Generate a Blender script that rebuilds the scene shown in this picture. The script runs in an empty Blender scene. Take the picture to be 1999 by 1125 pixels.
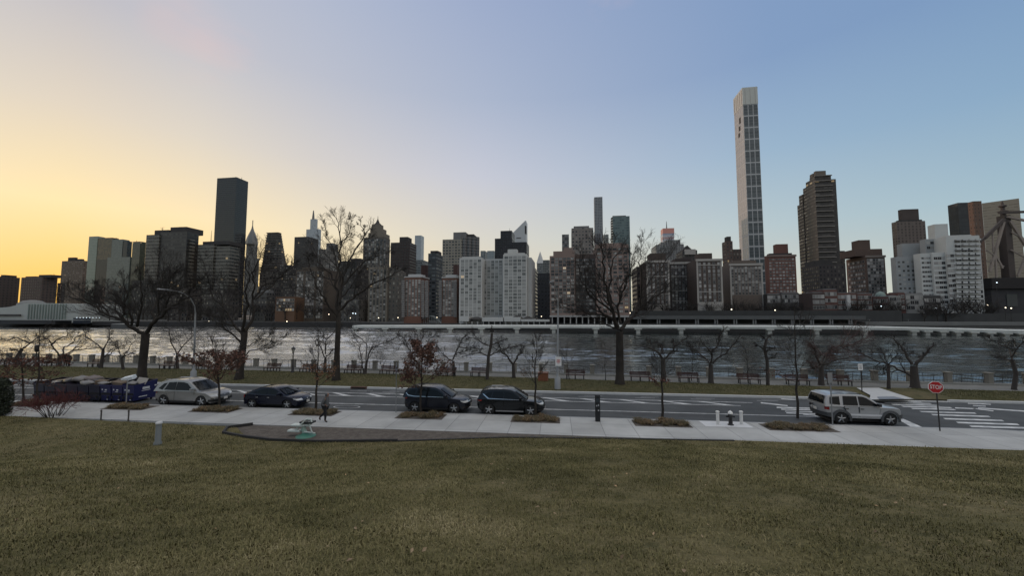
import bpy, bmesh, math, random
import numpy as np
from mathutils import Vector, Matrix
R = math.radians
rnd = random.Random(7)
sc = bpy.context.scene
C = sc.collection

# ---------------------------------------------------------------- camera
FPX, YAW, PITCH, EYE = 750.0, R(6.4), R(3.85), 6.6
cam = bpy.data.cameras.new('camera'); camo = bpy.data.objects.new('camera', cam); C.objects.link(camo)
cam.sensor_width = 36; cam.lens = 36 * FPX / 1999; cam.clip_start = .1; cam.clip_end = 9000
camo.location = (0, 0, EYE); camo.rotation_euler = (R(90) + PITCH, 0, YAW)
sc.camera = camo
sc.view_settings.view_transform = 'Standard'; sc.view_settings.look = 'None'
sc.view_settings.exposure = 0.0; sc.view_settings.gamma = 1
sc.cycles.max_bounces = 6; sc.cycles.diffuse_bounces = 3; sc.cycles.glossy_bounces = 3
sc.cycles.transmission_bounces = 4; sc.cycles.volume_bounces = 0
sc.cycles.caustics_reflective = False; sc.cycles.caustics_refractive = False

def vnoise(x, y, cell, seed):
    """smooth random field over x, y with features about one cell across"""
    g = np.random.default_rng(seed); T = g.uniform(-1, 1, (256, 256)); u, v = np.asarray(x)/cell+900.5, np.asarray(y)/cell+900.5
    i, j = np.floor(u).astype(int), np.floor(v).astype(int); a, b = u-i, v-j; a, b = a*a*(3-2*a), b*b*(3-2*b); i, j, i1, j1 = i%256, j%256, (i+1)%256, (j+1)%256
    return (T[i,j]*(1-a)+T[i1,j]*a)*(1-b) + (T[i,j1]*(1-a)+T[i1,j1]*a)*b
def srgb(r, g, b):
    f = lambda c: (c / 255 / 12.92) if c / 255 <= .04045 else ((c / 255 + .055) / 1.055) ** 2.4
    return (f(r), f(g), f(b), 1)

# ---------------------------------------------------------------- sky and sun (just above the roofs on the left)
SUN_AZ, SUN_EL = R(-50), R(2.0)            # azimuth from the camera's heading, left is negative
W = bpy.data.worlds.new('World'); sc.world = W; W.use_nodes = True
nt = W.node_tree; N = nt.nodes; L = nt.links
def nd(tree, t, **kw):
    n = tree.nodes.new(t)
    for k, v in kw.items(): setattr(n, k, v)
    return n
def lk(tree, a, b): tree.links.new(a, b)
def mth(tree, op, a, b=None, c=None, clamp=False):
    n = tree.nodes.new('ShaderNodeMath'); n.operation = op; n.use_clamp = clamp
    for i, v in enumerate((a, b, c)):
        if v is None: continue
        if isinstance(v, (int, float)): n.inputs[i].default_value = v
        else: tree.links.new(v, n.inputs[i])
    return n.outputs[0]
def ramp(tree, fac, stops, interp='LINEAR'):
    n = tree.nodes.new('ShaderNodeValToRGB'); cr = n.color_ramp; cr.interpolation = interp
    cr.elements[0].position, cr.elements[0].color = stops[0]
    cr.elements[1].position, cr.elements[1].color = stops[-1]
    for p, c in stops[1:-1]:
        e = cr.elements.new(p); e.color = c
    tree.links.new(fac, n.inputs[0]); return n.outputs[0]
def mixc(tree, fac, a, b, mode='MIX'):
    n = tree.nodes.new('ShaderNodeMix'); n.data_type = 'RGBA'; n.blend_type = mode
    for s, v in ((n.inputs[0], fac), (n.inputs[6], a), (n.inputs[7], b)):
        if isinstance(v, (int, float)): s.default_value = v
        elif isinstance(v, tuple): s.default_value = v if len(v) == 4 else (*v, 1)
        else: tree.links.new(v, s)
    return n.outputs[2]
tc = nd(nt, 'ShaderNodeTexCoord'); sx = nd(nt, 'ShaderNodeSeparateXYZ'); lk(nt, tc.outputs['Generated'], sx.inputs[0])
sunh = YAW - SUN_AZ                        # heading of the sun measured from +Y towards -X
shx, shy = -math.sin(sunh), math.cos(sunh)
hx = mth(nt, 'MULTIPLY', sx.outputs[0], shx); hd = mth(nt, 'MULTIPLY_ADD', sx.outputs[1], shy, hx)
hl = mth(nt, 'SQRT', mth(nt, 'ADD', mth(nt, 'MULTIPLY', sx.outputs[0], sx.outputs[0]), mth(nt, 'MULTIPLY_ADD', sx.outputs[1], sx.outputs[1], 1e-5)))
az = mth(nt, 'DIVIDE', mth(nt, 'ARCCOSINE', mth(nt, 'DIVIDE', hd, hl)), math.pi)      # 0 at the sun, 1 opposite
el = mth(nt, 'DIVIDE', mth(nt, 'ARCSINE', sx.outputs[2]), math.pi / 2)                # 0 horizon, 1 zenith
D = lambda d: d / 180
RAMPS = [
 (2,  [(0, srgb(254,202,98)), (D(10), srgb(254,211,122)), (D(22), srgb(249,222,160)), (D(45), srgb(232,214,178)), (D(85), srgb(206,204,188)), (D(112), srgb(192,202,196)), (D(150), srgb(120,116,112)), (1, srgb(120,114,108))]),
 (11, [(0, srgb(252,230,178)), (D(10), srgb(250,229,184)), (D(22), srgb(239,225,194)), (D(45), srgb(215,211,200)), (D(85), srgb(180,197,203)), (D(112), srgb(152,182,198)), (D(150), srgb(205,200,196)), (1, srgb(212,204,198))]),
 (20, [(0, srgb(224,212,194)), (D(10), srgb(221,212,198)), (D(22), srgb(211,206,202)), (D(45), srgb(196,199,211)), (D(85), srgb(152,178,201)), (D(112), srgb(130,163,194)), (D(150), srgb(246,240,236)), (1, srgb(255,246,240))]),
 (30, [(0, srgb(192,190,196)), (D(10), srgb(192,193,202)), (D(22), srgb(186,190,203)), (D(45), srgb(170,181,203)), (D(85), srgb(131,157,193)), (D(112), srgb(117,149,188)), (D(150), srgb(238,236,236)), (1, srgb(248,244,240))]),
 (45, [(0, srgb(172,180,200)), (D(22), srgb(165,178,205)), (D(45), srgb(150,166,199)), (D(85), srgb(125,151,191)), (D(112), srgb(114,146,186)), (D(150), srgb(228,228,232)), (1, srgb(236,236,238))]),
 (90, [(0, srgb(206,206,212)), (1, srgb(222,222,226))])]
RAMPS.insert(5, (58, [(0, srgb(246,243,240)), (1, srgb(252,248,244))])); RAMPS[6] = (90, [(0, srgb(252,248,244)), (1, srgb(255,250,246))])
col = None
for (e0, st) in RAMPS:
    c = ramp(nt, az, st)
    if col is None: col = c
    else:
        mr = nd(nt, 'ShaderNodeMapRange', interpolation_type='LINEAR'); lk(nt, el, mr.inputs[0])
        mr.inputs[1].default_value = pe / 90; mr.inputs[2].default_value = e0 / 90
        col = mixc(nt, mr.outputs[0], col, c)
    pe = e0
# thin pink wisps high up
nz = nd(nt, 'ShaderNodeTexNoise'); nz.inputs['Scale'].default_value = 5.0; nz.inputs['Detail'].default_value = 6
mp = nd(nt, 'ShaderNodeMapping'); mp.inputs['Scale'].default_value = (1, 1, 3.2); mp.inputs['Location'].default_value = (.35, .2, .1)
lk(nt, tc.outputs['Generated'], mp.inputs[0]); lk(nt, mp.outputs[0], nz.inputs[0])
def blob(x, y, wid):
    # a soft patch of sky around one direction
    d = px_dir(x, y); dp = nd(nt, 'ShaderNodeVectorMath', operation='DOT_PRODUCT'); lk(nt, tc.outputs['Generated'], dp.inputs[0]); dp.inputs[1].default_value = d
    mr = nd(nt, 'ShaderNodeMapRange', interpolation_type='SMOOTHSTEP'); lk(nt, dp.outputs['Value'], mr.inputs[0])
    mr.inputs[1].default_value = math.cos(R(wid)); mr.inputs[2].default_value = 1
    return mr.outputs[0]
F_ = Vector((-math.sin(YAW) * math.cos(PITCH), math.cos(YAW) * math.cos(PITCH), math.sin(PITCH)))
R_ = Vector((math.cos(YAW), math.sin(YAW), 0)); U_ = R_.cross(F_)
def px_dir(x, y):
    """direction seen at photograph pixel x, y (1999 x 1125)"""
    return (F_ * FPX + R_ * (x - 999.5) - U_ * (y - 562.5)).normalized()
wsp = mth(nt, 'MULTIPLY', mth(nt, 'ADD', mth(nt, 'ADD', blob(1195, 0, 3.2), blob(380, 75, 5)), blob(450, 110, 4), clamp=True),
          mth(nt, 'MULTIPLY_ADD', nz.outputs[0], 4.0, -1.75, clamp=True))
col = mixc(nt, mth(nt, 'MULTIPLY', wsp, .24), col, srgb(236, 196, 186))
sky = nd(nt, 'ShaderNodeTexSky', sky_type='NISHITA', sun_disc=False)
sky.sun_elevation = SUN_EL; sky.sun_rotation = -sunh; sky.dust_density = 3; sky.air_density = 1.3
big = nd(nt, 'ShaderNodeVectorMath', operation='SCALE'); lk(nt, col, big.inputs[0]); big.inputs['Scale'].default_value = 9.4
fin = mixc(nt, .06, big.outputs[0], sky.outputs[0])
bg = N['Background']; lk(nt, fin, bg.inputs[0]); bg.inputs[1].default_value = .115
sl = bpy.data.lights.new('sun', 'SUN'); sl.energy = 1.0; sl.angle = R(.53); sl.color = (1, .70, .54)
so = bpy.data.objects.new('sun', sl); C.objects.link(so)
sd = Vector((shx * math.cos(SUN_EL), shy * math.cos(SUN_EL), math.sin(SUN_EL)))
so.rotation_euler = sd.to_track_quat('Z', 'Y').to_euler(); so.location = (-40, 20, 60)

# ---------------------------------------------------------------- helpers
def at_z(x, y, z=0.0):
    d = px_dir(x, y); t = (z - EYE) / d.z; return Vector((0, 0, EYE)) + d * t
HF = Vector((-math.sin(YAW), math.cos(YAW), 0))
def at_d(x, y, dist):
    """point on the ray through the pixel at a horizontal distance dist ahead of the camera"""
    d = px_dir(x, y); return Vector((0, 0, EYE)) + d * (dist / d.dot(HF))
def depth_of(p): return Vector(p).dot(HF)
class MB:
    """collects shapes into one mesh"""
    def __init__(s): s.v = []; s.f = []; s.m = []; s.uv = []; s.sm = []
    def add(s, vs, fs, mi=0, uv=None, smooth=False):
        o = len(s.v); s.v += [tuple(v) for v in vs]
        for k, f in enumerate(fs):
            s.f.append([o + i for i in f]); s.m.append(mi); s.sm.append(smooth)
            s.uv.append(uv[k] if uv else [(0, 0)] * len(f))
    def box(s, x0, x1, y0, y1, z0, z1, mi=0, mt=None, top=None):
        """box with wall UVs in metres; top = material index of the top"""
        v = [(x0,y0,z0),(x1,y0,z0),(x1,y1,z0),(x0,y1,z0),(x0,y0,z1),(x1,y0,z1),(x1,y1,z1),(x0,y1,z1)]
        if mt: v = [tuple(mt @ Vector(p)) for p in v]
        w, d = x1 - x0, y1 - y0
        s.add(v, [(0,1,5,4),(2,3,7,6),(3,0,4,7),(1,2,6,5),(4,5,6,7),(3,2,1,0)], mi,
              [[(0,z0),(w,z0),(w,z1),(0,z1)]]*2 + [[(0,z0),(d,z0),(d,z1),(0,z1)]]*2 + [[(0,0)]*4]*2)
        if top is not None: s.m[-2] = top
    def prism(s, pts, z0, z1, mi=0, top_scale=None, top=None, off=(0,0)):
        """vertical prism over a counter-clockwise footprint"""
        n = len(pts); cx = sum(p[0] for p in pts)/n; cy = sum(p[1] for p in pts)/n
        tp = pts if top_scale is None else [(cx+off[0]+(p[0]-cx)*top_scale, cy+off[1]+(p[1]-cy)*top_scale) for p in pts]
        v = [(p[0],p[1],z0) for p in pts] + [(p[0],p[1],z1) for p in tp]
        fs = []; uv = []
        u = 0
        for i in range(n):
            j = (i+1) % n; l = math.dist(pts[i], pts[j])
            fs.append((i,j,n+j,n+i)); uv.append([(u,z0),(u+l,z0),(u+l,z1),(u,z1)]); u += math.ceil(l)
        s.add(v, fs, mi, uv)
        s.add(v, [tuple(range(n,2*n))], mi if top is None else top); s.f[-1] = [len(s.v)-2*n + i for i in range(n,2*n)]
    def tube(s, pts, rad, n=6, mi=0, cap=True, smooth=True):
        """round bar along points; rad a number or one per point"""
        pts = [Vector(p) for p in pts]; k = len(pts)
        if not isinstance(rad, (list, tuple)): rad = [rad]*k
        vs = []; a = None
        for i, p in enumerate(pts):
            t = (pts[min(i+1,k-1)] - pts[max(i-1,0)])
            if t.length < 1e-9: t = Vector((0,0,1))
            t.normalize()
            if a is None: a = t.orthogonal().normalized()
            else:
                a = a - t * a.dot(t)
                a = a.normalized() if a.length > 1e-6 else t.orthogonal().normalized()
            b = t.cross(a)
            for j in range(n):
                th = 2*math.pi*j/n; vs.append(p + (a*math.cos(th) + b*math.sin(th))*rad[i])
        fs = [(i*n+j, i*n+(j+1)%n, (i+1)*n+(j+1)%n, (i+1)*n+j) for i in range(k-1) for j in range(n)]
        s.add(vs, fs, mi, None, smooth)
        if cap:
            s.add(vs[:n], [tuple(range(n))[::-1]], mi); s.add(vs[-n:], [tuple(range(n))], mi)
    def lathe(s, prof, n=12, mi=0, c=(0,0,0), smooth=True, axis='z'):
        """profile of (radius, height) turned about an axis through c"""
        vs = []
        for r, z in prof:
            for j in range(n):
                th = 2*math.pi*j/n; x, y = r*math.cos(th), r*math.sin(th)
                vs.append({'z': (c[0]+x,c[1]+y,c[2]+z), 'y': (c[0]+x,c[1]+z,c[2]+y), 'x': (c[0]+z,c[1]+x,c[2]+y)}[axis])
        k = len(prof)
        s.add(vs, [(i*n+j, i*n+(j+1)%n, (i+1)*n+(j+1)%n, (i+1)*n+j) for i in range(k-1) for j in range(n)], mi, None, smooth)
        s.add(vs[:n], [tuple(range(n))[::-1]], mi); s.add(vs[-n:], [tuple(range(n))], mi)
    def mesh(s, name, mats):
        me = bpy.data.meshes.new(name); me.from_pydata(s.v, [], s.f)
        for m in (mats if isinstance(mats, (list, tuple)) else [mats]): me.materials.append(m)
        me.polygons.foreach_set('material_index', s.m); me.polygons.foreach_set('use_smooth', s.sm)
        ul = me.uv_layers.new(name='UVMap'); ul.data.foreach_set('uv', [c for f in s.uv for p in f for c in p])
        me.validate(); return me
    def build(s, name, mats, parent=None, loc=None, bevel=None, fix=False):
        me = s.mesh(name, mats)
        if fix or bevel:
            bm = bmesh.new(); bm.from_mesh(me)
            bmesh.ops.remove_doubles(bm, verts=bm.verts, dist=1e-4); bmesh.ops.recalc_face_normals(bm, faces=bm.faces)
            bm.to_mesh(me); bm.free()
        o = bpy.data.objects.new(name, me); C.objects.link(o)
        if parent: o.parent = parent
        if loc is not None: o.location = loc
        if bevel:
            b = o.modifiers.new('bevel', 'BEVEL'); b.width = bevel; b.segments = 2; b.limit_method = 'ANGLE'
        return o
def tag(o, label, cat, group=None):
    o['label'] = label; o['category'] = cat
    if group: o['group'] = group
    return o
def thing(name, label, cat, loc=(0,0,0), rz=0.0, group=None):
    o = bpy.data.objects.new(name, None); C.objects.link(o); o.empty_display_size = .2
    o.location = loc; o.rotation_euler = (0, 0, rz); return tag(o, label, cat, group)
def setting(o, kind='structure'): o['kind'] = kind; return o
def copy_tree(o, parent=None):
    c = o.copy(); C.objects.link(c)
    if parent: c.parent = parent
    for ch in list(o.children): copy_tree(ch, c)
    return c

# ---------------------------------------------------------------- materials
MATS = {}
def mat(name, color, rough=.7, metal=0.0, var=.12, scale=3.0, bump=0.0, bscale=None, spec=.5, emit=None, estr=1.0, coat=0.0, obj_var=0.0, trans=0.0, tint=None):
    """procedural surface: colour broken up by two noises, optional bump and per-object variation"""
    if name in MATS: return MATS[name]
    m = bpy.data.materials.new(name); m.use_nodes = True; t = m.node_tree; b = t.nodes['Principled BSDF']; MATS[name] = m
    c4 = color if len(color) == 4 else (*color, 1)
    tcn = nd(t, 'ShaderNodeTexCoord'); no = nd(t, 'ShaderNodeTexNoise'); no.inputs['Scale'].default_value = scale; no.inputs['Detail'].default_value = 5
    lk(t, tcn.outputs['Object'], no.inputs[0])
    f = mth(t, 'MULTIPLY_ADD', no.outputs[0], 2*var, 1 - var)
    if obj_var:
        oi = nd(t, 'ShaderNodeObjectInfo'); f = mth(t, 'MULTIPLY', f, mth(t, 'MULTIPLY_ADD', oi.outputs['Random'], 2*obj_var, 1 - obj_var))
    base = c4
    if tint is not None:
        n2 = nd(t, 'ShaderNodeTexNoise'); n2.inputs['Scale'].default_value = scale*.37; n2.inputs['Detail'].default_value = 3; lk(t, tcn.outputs['Object'], n2.inputs[0])
        base = mixc(t, mth(t, 'MULTIPLY_ADD', n2.outputs[0], 3, -1, clamp=True), c4, tint if len(tint) == 4 else (*tint, 1))
    cc = nd(t, 'ShaderNodeVectorMath', operation='SCALE'); lk(t, f, cc.inputs['Scale'])
    if isinstance(base, tuple): cc.inputs[0].default_value = base[:3]
    else: lk(t, base, cc.inputs[0])
    lk(t, cc.outputs[0], b.inputs['Base Color'])
    b.inputs['Roughness'].default_value = rough; b.inputs['Metallic'].default_value = metal
    b.inputs['Specular IOR Level'].default_value = spec; b.inputs['Coat Weight'].default_value = coat; b.inputs['Coat Roughness'].default_value = .06
    if trans: b.inputs['Transmission Weight'].default_value = trans
    if bump:
        bp = nd(t, 'ShaderNodeBump'); bp.inputs['Strength'].default_value = bump; bp.inputs['Distance'].default_value = .03
        n3 = nd(t, 'ShaderNodeTexNoise'); n3.inputs['Scale'].default_value = bscale or scale*8; n3.inputs['Detail'].default_value = 4; lk(t, tcn.outputs['Object'], n3.inputs[0])
        lk(t, n3.outputs[0], bp.inputs['Height']); lk(t, bp.outputs[0], b.inputs['Normal'])
    if emit:
        b.inputs['Emission Color'].default_value = (*emit[:3], 1); b.inputs['Emission Strength'].default_value = estr
    return m
_fac = [0]
def facade(wall, bay=3.2, floor=3.1, ww=.55, wh=.5, dark=(.02,.024,.028), light=(.17,.165,.155), thr=.6, soft=.3, lit=.0012, rough=.85, band=None, bandh=.0, metal=0.0, grough=.12, mull=None, var=.14):
    """wall with window cells: bay x floor grid from wall UVs in metres; every window its own blind, a few lit"""
    _fac[0] += 1; seed = _fac[0] * 3.7
    m = bpy.data.materials.new('facade'); m.use_nodes = True; t = m.node_tree; b = t.nodes['Principled BSDF']
    uv = nd(t, 'ShaderNodeUVMap'); s = nd(t, 'ShaderNodeSeparateXYZ'); lk(t, uv.outputs[0], s.inputs[0])
    u = mth(t, 'DIVIDE', s.outputs[0], bay); v = mth(t, 'DIVIDE', s.outputs[1], floor)
    fu = mth(t, 'FRACT', u); fv = mth(t, 'FRACT', v); iu = mth(t, 'FLOOR', u); iv = mth(t, 'FLOOR', v)
    inu = mth(t, 'LESS_THAN', mth(t, 'ABSOLUTE', mth(t, 'SUBTRACT', fu, .5)), ww/2)
    inv = mth(t, 'LESS_THAN', mth(t, 'ABSOLUTE', mth(t, 'SUBTRACT', fv, .52)), wh/2)
    win = mth(t, 'MULTIPLY', inu, inv)
    cb = nd(t, 'ShaderNodeCombineXYZ'); lk(t, iu, cb.inputs[0]); lk(t, iv, cb.inputs[1]); cb.inputs[2].default_value = seed
    wn = nd(t, 'ShaderNodeTexWhiteNoise', noise_dimensions='3D'); lk(t, cb.outputs[0], wn.inputs[0])
    sp = nd(t, 'ShaderNodeSeparateColor'); lk(t, wn.outputs['Color'], sp.inputs[0])
    bl = mth(t, 'DIVIDE', mth(t, 'SUBTRACT', sp.outputs[0], thr), soft, clamp=True)
    wc = mixc(t, bl, (*dark[:3], 1), (*light[:3], 1))
    no = nd(t, 'ShaderNodeTexNoise'); no.inputs['Scale'].default_value = .11; no.inputs['Detail'].default_value = 6; lk(t, uv.outputs[0], no.inputs[0])
    wl = nd(t, 'ShaderNodeVectorMath', operation='SCALE'); wl.inputs[0].default_value = wall[:3]
    lk(t, mth(t, 'MULTIPLY_ADD', no.outputs[0], 2*var, 1 - var), wl.inputs['Scale'])
    wallc = wl.outputs[0]
    if band is not None:      # spandrel or slab edge at every floor
        wallc = mixc(t, mth(t, 'LESS_THAN', fv, bandh), wallc, (*band[:3], 1))
    if mull is not None:
        wallc = mixc(t, mth(t, 'GREATER_THAN', mth(t, 'ABSOLUTE', mth(t, 'SUBTRACT', fu, .5)), .5 - mull[3]), wallc, (*mull[:3], 1))
    lk(t, mixc(t, win, wallc, wc), b.inputs['Base Color'])
    lk(t, mth(t, 'MULTIPLY_ADD', win, mth(t, 'SUBTRACT', mth(t, 'MULTIPLY_ADD', sp.outputs[2], .15, grough), rough), rough), b.inputs['Roughness'])
    b.inputs['Metallic'].default_value = metal
    on = mth(t, 'MULTIPLY', win, mth(t, 'GREATER_THAN', sp.outputs[1], 1 - lit))
    b.inputs['Emission Color'].default_value = (1, .72, .38, 1); lk(t, mth(t, 'MULTIPLY', on, .22), b.inputs['Emission Strength'])
    return m
def window_glass(name, dark=(.018,.02,.024), light=(.42,.41,.39), thr=.45, soft=.4, lit=.005):
    """pane material: each window object or island its own depth of blind, a few rooms lit"""
    if name in MATS: return MATS[name]
    m = bpy.data.materials.new(name); m.use_nodes = True; t = m.node_tree; b = t.nodes['Principled BSDF']; MATS[name] = m
    oi = nd(t, 'ShaderNodeObjectInfo'); g = nd(t, 'ShaderNodeNewGeometry')
    r = mth(t, 'FRACT', mth(t, 'ADD', oi.outputs['Random'], mth(t, 'MULTIPLY', g.outputs['Random Per Island'], 7.31)))
    r2 = mth(t, 'FRACT', mth(t, 'MULTIPLY', r, 17.77))
    lk(t, mixc(t, mth(t, 'DIVIDE', mth(t, 'SUBTRACT', r, thr), soft, clamp=True), (*dark, 1), (*light, 1)), b.inputs['Base Color'])
    b.inputs['Roughness'].default_value = .1
    b.inputs['Emission Color'].default_value = (1, .74, .42, 1)
    lk(t, mth(t, 'MULTIPLY', mth(t, 'GREATER_THAN', r2, 1 - lit), .32), b.inputs['Emission Strength'])
    return m
# ---------------------------------------------------------------- the setting
WATER_Z = -2.5
EYEV = Vector((0, 0, EYE))
def z_row(P, y):
    """height above ground point P that the photograph shows at row y"""
    d = Vector((P[0], P[1], 0)); k = (y - 562.5) / FPX
    # -(U.(d + z'))/(F.(d+z')) = k with z' = (z-EYE) e_z
    a = -U_.dot(d) - k * F_.dot(d); b = U_.z + k * F_.z
    return EYE + a / b
def sheet(name, pts, z, m, kind='structure'):
    mb = MB(); mb.add([(p[0], p[1], z if len(p) < 3 else p[2]) for p in pts], [tuple(range(len(pts)))])
    return setting(mb.build(name, m, fix=True), kind)
def lerp_tab(tab, x):
    if x <= tab[0][0]: return tab[0][1]
    for (a, fa), (b, fb) in zip(tab, tab[1:]):
        if x <= b: return fa + (fb - fa) * (x - a) / (b - a)
    return tab[-1][1]

asphalt = mat('asphalt', (.078,.083,.086), .85, var=.3, scale=.7, bump=.25, bscale=60, tint=(.055,.06,.063), spec=.3)
concrete = mat('kerb_concrete', (.52,.53,.52), .8, var=.15, scale=2, bump=.1)
paint = mat('road_paint', (.66,.67,.66), .6, var=.34, scale=5, tint=(.36,.37,.37))
paint_worn = mat('road_paint_worn', (.36,.37,.37), .7, var=.4, scale=5)
def slab_material():
    m = mat('sidewalk_concrete', (.41,.415,.405), .8, var=.12, scale=.8, bump=.08, bscale=40, tint=(.34,.345,.335)); t = m.node_tree
    b = t.nodes['Principled BSDF']; src = b.inputs['Base Color'].links[0].from_socket
    tcn = nd(t, 'ShaderNodeTexCoord'); s = nd(t, 'ShaderNodeSeparateXYZ'); lk(t, tcn.outputs['Object'], s.inputs[0])
    def line(c, per, w, off=0.0):
        return mth(t, 'LESS_THAN', mth(t, 'ABSOLUTE', mth(t, 'SUBTRACT', mth(t, 'FRACT', mth(t, 'DIVIDE', mth(t, 'ADD', c, off), per)), .5)), w / per / 2)
    j = mth(t, 'MAXIMUM', line(s.outputs[0], 1.75, .045), line(s.outputs[1], 2.05, .04, .02))
    cells = nd(t, 'ShaderNodeCombineXYZ'); lk(t, mth(t, 'FLOOR', mth(t, 'ADD', mth(t, 'DIVIDE', s.outputs[0], 1.75), .5)), cells.inputs[0]); lk(t, mth(t, 'FLOOR', mth(t, 'ADD', mth(t, 'DIVIDE', mth(t, 'ADD', s.outputs[1], .02), 2.05), .5)), cells.inputs[1])
    wn = nd(t, 'ShaderNodeTexWhiteNoise'); lk(t, cells.outputs[0], wn.inputs[0])
    sc_ = nd(t, 'ShaderNodeVectorMath', operation='SCALE'); lk(t, src, sc_.inputs[0])
    # faint rain and foot stains of their own shape
    n2 = nd(t, 'ShaderNodeTexNoise'); n2.inputs['Scale'].default_value = .55; n2.inputs['Detail'].default_value = 7; n2.inputs['Roughness'].default_value = .65; lk(t, tcn.outputs['Object'], n2.inputs[0])
    st = mth(t, 'MULTIPLY_ADD', n2.outputs[0], .60, .68)
    lk(t, mth(t, 'MULTIPLY', st, mth(t, 'MULTIPLY_ADD', wn.outputs[0], .16, .90)), sc_.inputs['Scale'])
    lk(t, mixc(t, mth(t, 'MULTIPLY', j, .55), sc_.outputs[0], (.12,.12,.12)), b.inputs['Base Color'])
    return m
slab = slab_material()
soil = mat('mulch', (.07,.058,.048), .95, var=.5, scale=9, bump=.6, bscale=50, tint=(.11,.095,.08))

# the lawn in front: a bank that rises from the pavement to the camera
EDGE = [(-60,21.2),(-34,21.1),(-18.2,20.6),(-16.6,19.3),(-14.5,18.75),(-12,18.7),(-8,19.3),(-2.5,20.5),(3,20.9),(8.3,21.3),(40,21.3)]
RISE = [(-60,9),(-34,12),(-26,14.5),(-19,17.4),(-14.5,18.5),(-10,18.8),(-6,19.4),(-2.5,20.4),(8,21.15),(40,21.15)]
def ground_h(x, y):
    t = max(0.0, (lerp_tab(RISE, x) - y) / 20.0)
    s = t - .055 * (1 - math.exp(-t / .055))
    n = .02*math.sin(x*.9+1.3)*math.sin(y*.7) + .012*math.sin(x*2.1+y*1.3) + .12*math.sin(x*.23+.5)
    return .13 + 4.95 * s + n * min(1, t * 4)
def grass_ground(name, c1, c2, c3, sc1, dirt=.0):
    m = bpy.data.materials.new(name); m.use_nodes = True; t = m.node_tree; b = t.nodes['Principled BSDF']
    tcn = nd(t, 'ShaderNodeTexCoord'); o = tcn.outputs['Object']
    def no(s, d=5, r=.6):
        n = nd(t, 'ShaderNodeTexNoise'); n.inputs['Scale'].default_value = s; n.inputs['Detail'].default_value = d; n.inputs['Roughness'].default_value = r; lk(t, o, n.inputs[0]); return n.outputs[0]
    a = mixc(t, mth(t, 'MULTIPLY_ADD', no(sc1), 3.2, -1.1, clamp=True), c1, c2)
    a = mixc(t, mth(t, 'MULTIPLY_ADD', no(sc1*6), 3.5, -1.5, clamp=True), a, c3)
    f = nd(t, 'ShaderNodeVectorMath', operation='SCALE'); lk(t, a, f.inputs[0]); lk(t, mth(t, 'MULTIPLY_ADD', no(sc1*34, 3), 1.1, .45), f.inputs['Scale'])
    lk(t, f.outputs[0], b.inputs['Base Color']); b.inputs['Roughness'].default_value = .95; b.inputs['Specular IOR Level'].default_value = .15
    bp = nd(t, 'ShaderNodeBump'); bp.inputs['Strength'].default_value = .8; bp.inputs['Distance'].default_value = .05; lk(t, no(sc1*22, 4), bp.inputs['Height']); lk(t, bp.outputs[0], b.inputs['Normal'])
    return m
lawn_m = grass_ground('lawn_turf', (.115,.102,.046), (.165,.138,.072), (.070,.066,.030), .45)
verge_m = grass_ground('verge_turf', (.085,.080,.036), (.12,.10,.054), (.06,.06,.028), .4)
def lawn():
    xs = np.arange(-62, 34.01, .4); ny = 76; vs = []; fs = []
    for x in xs:
        e = lerp_tab(EDGE, x)
        for j in range(ny):
            y = e + (-14 - e) * (j / (ny-1)); vs.append((x, y, ground_h(x, y)))
    for i in range(len(xs)-1):
        for j in range(ny-1):
            a = i*ny+j; fs.append((a, a+1, a+ny+1, a+ny))
    mb = MB(); mb.add(vs, fs, 0, None, True); return setting(mb.build('lawn', lawn_m, fix=True))
lawn()
# mulch pit with its rubber edging
pit = [(x, 21.205) for x in (10.5, 4, -4, -12)] + [(-17.6,21.1),(-18.5,20.3),(-17.9,19.4),(-16.4,18.95),(-14.5,18.6),(-12,18.6),(-8,19.2),(-2.5,20.4),(3,20.8),(9,21.15)]
mb = MB(); mb.add([(x,y,.10) for x,y in pit], [tuple(range(len(pit)))]); setting(mb.build('mulch_pit', soil, fix=True))
# the edging runs along the pit's lawn side
mb = MB(); pe = pit[4:]
for (x0,y0),(x1,y1) in zip(pe, pe[1:]):
    d = Vector((x1-x0, y1-y0)); n = Vector((d.y,-d.x)).normalized()*.06; EH = .25 if x1 < -6 else .185
    mb.add([(x0-n.x,y0-n.y,.05),(x1-n.x,y1-n.y,.05),(x1-n.x,y1-n.y,EH),(x0-n.x,y0-n.y,EH),(x0+n.x,y0+n.y,.05),(x1+n.x,y1+n.y,.05),(x1+n.x,y1+n.y,EH),(x0+n.x,y0+n.y,EH)],
           [(0,1,2,3),(5,4,7,6),(3,2,6,7),(1,5,6,2),(4,0,3,7)])
tag(mb.build('rubber_edging', mat('black_rubber', (.02,.02,.02), .75), fix=True), 'low black rubber edging curving around the mulch exercise pit', 'edging')

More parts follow.
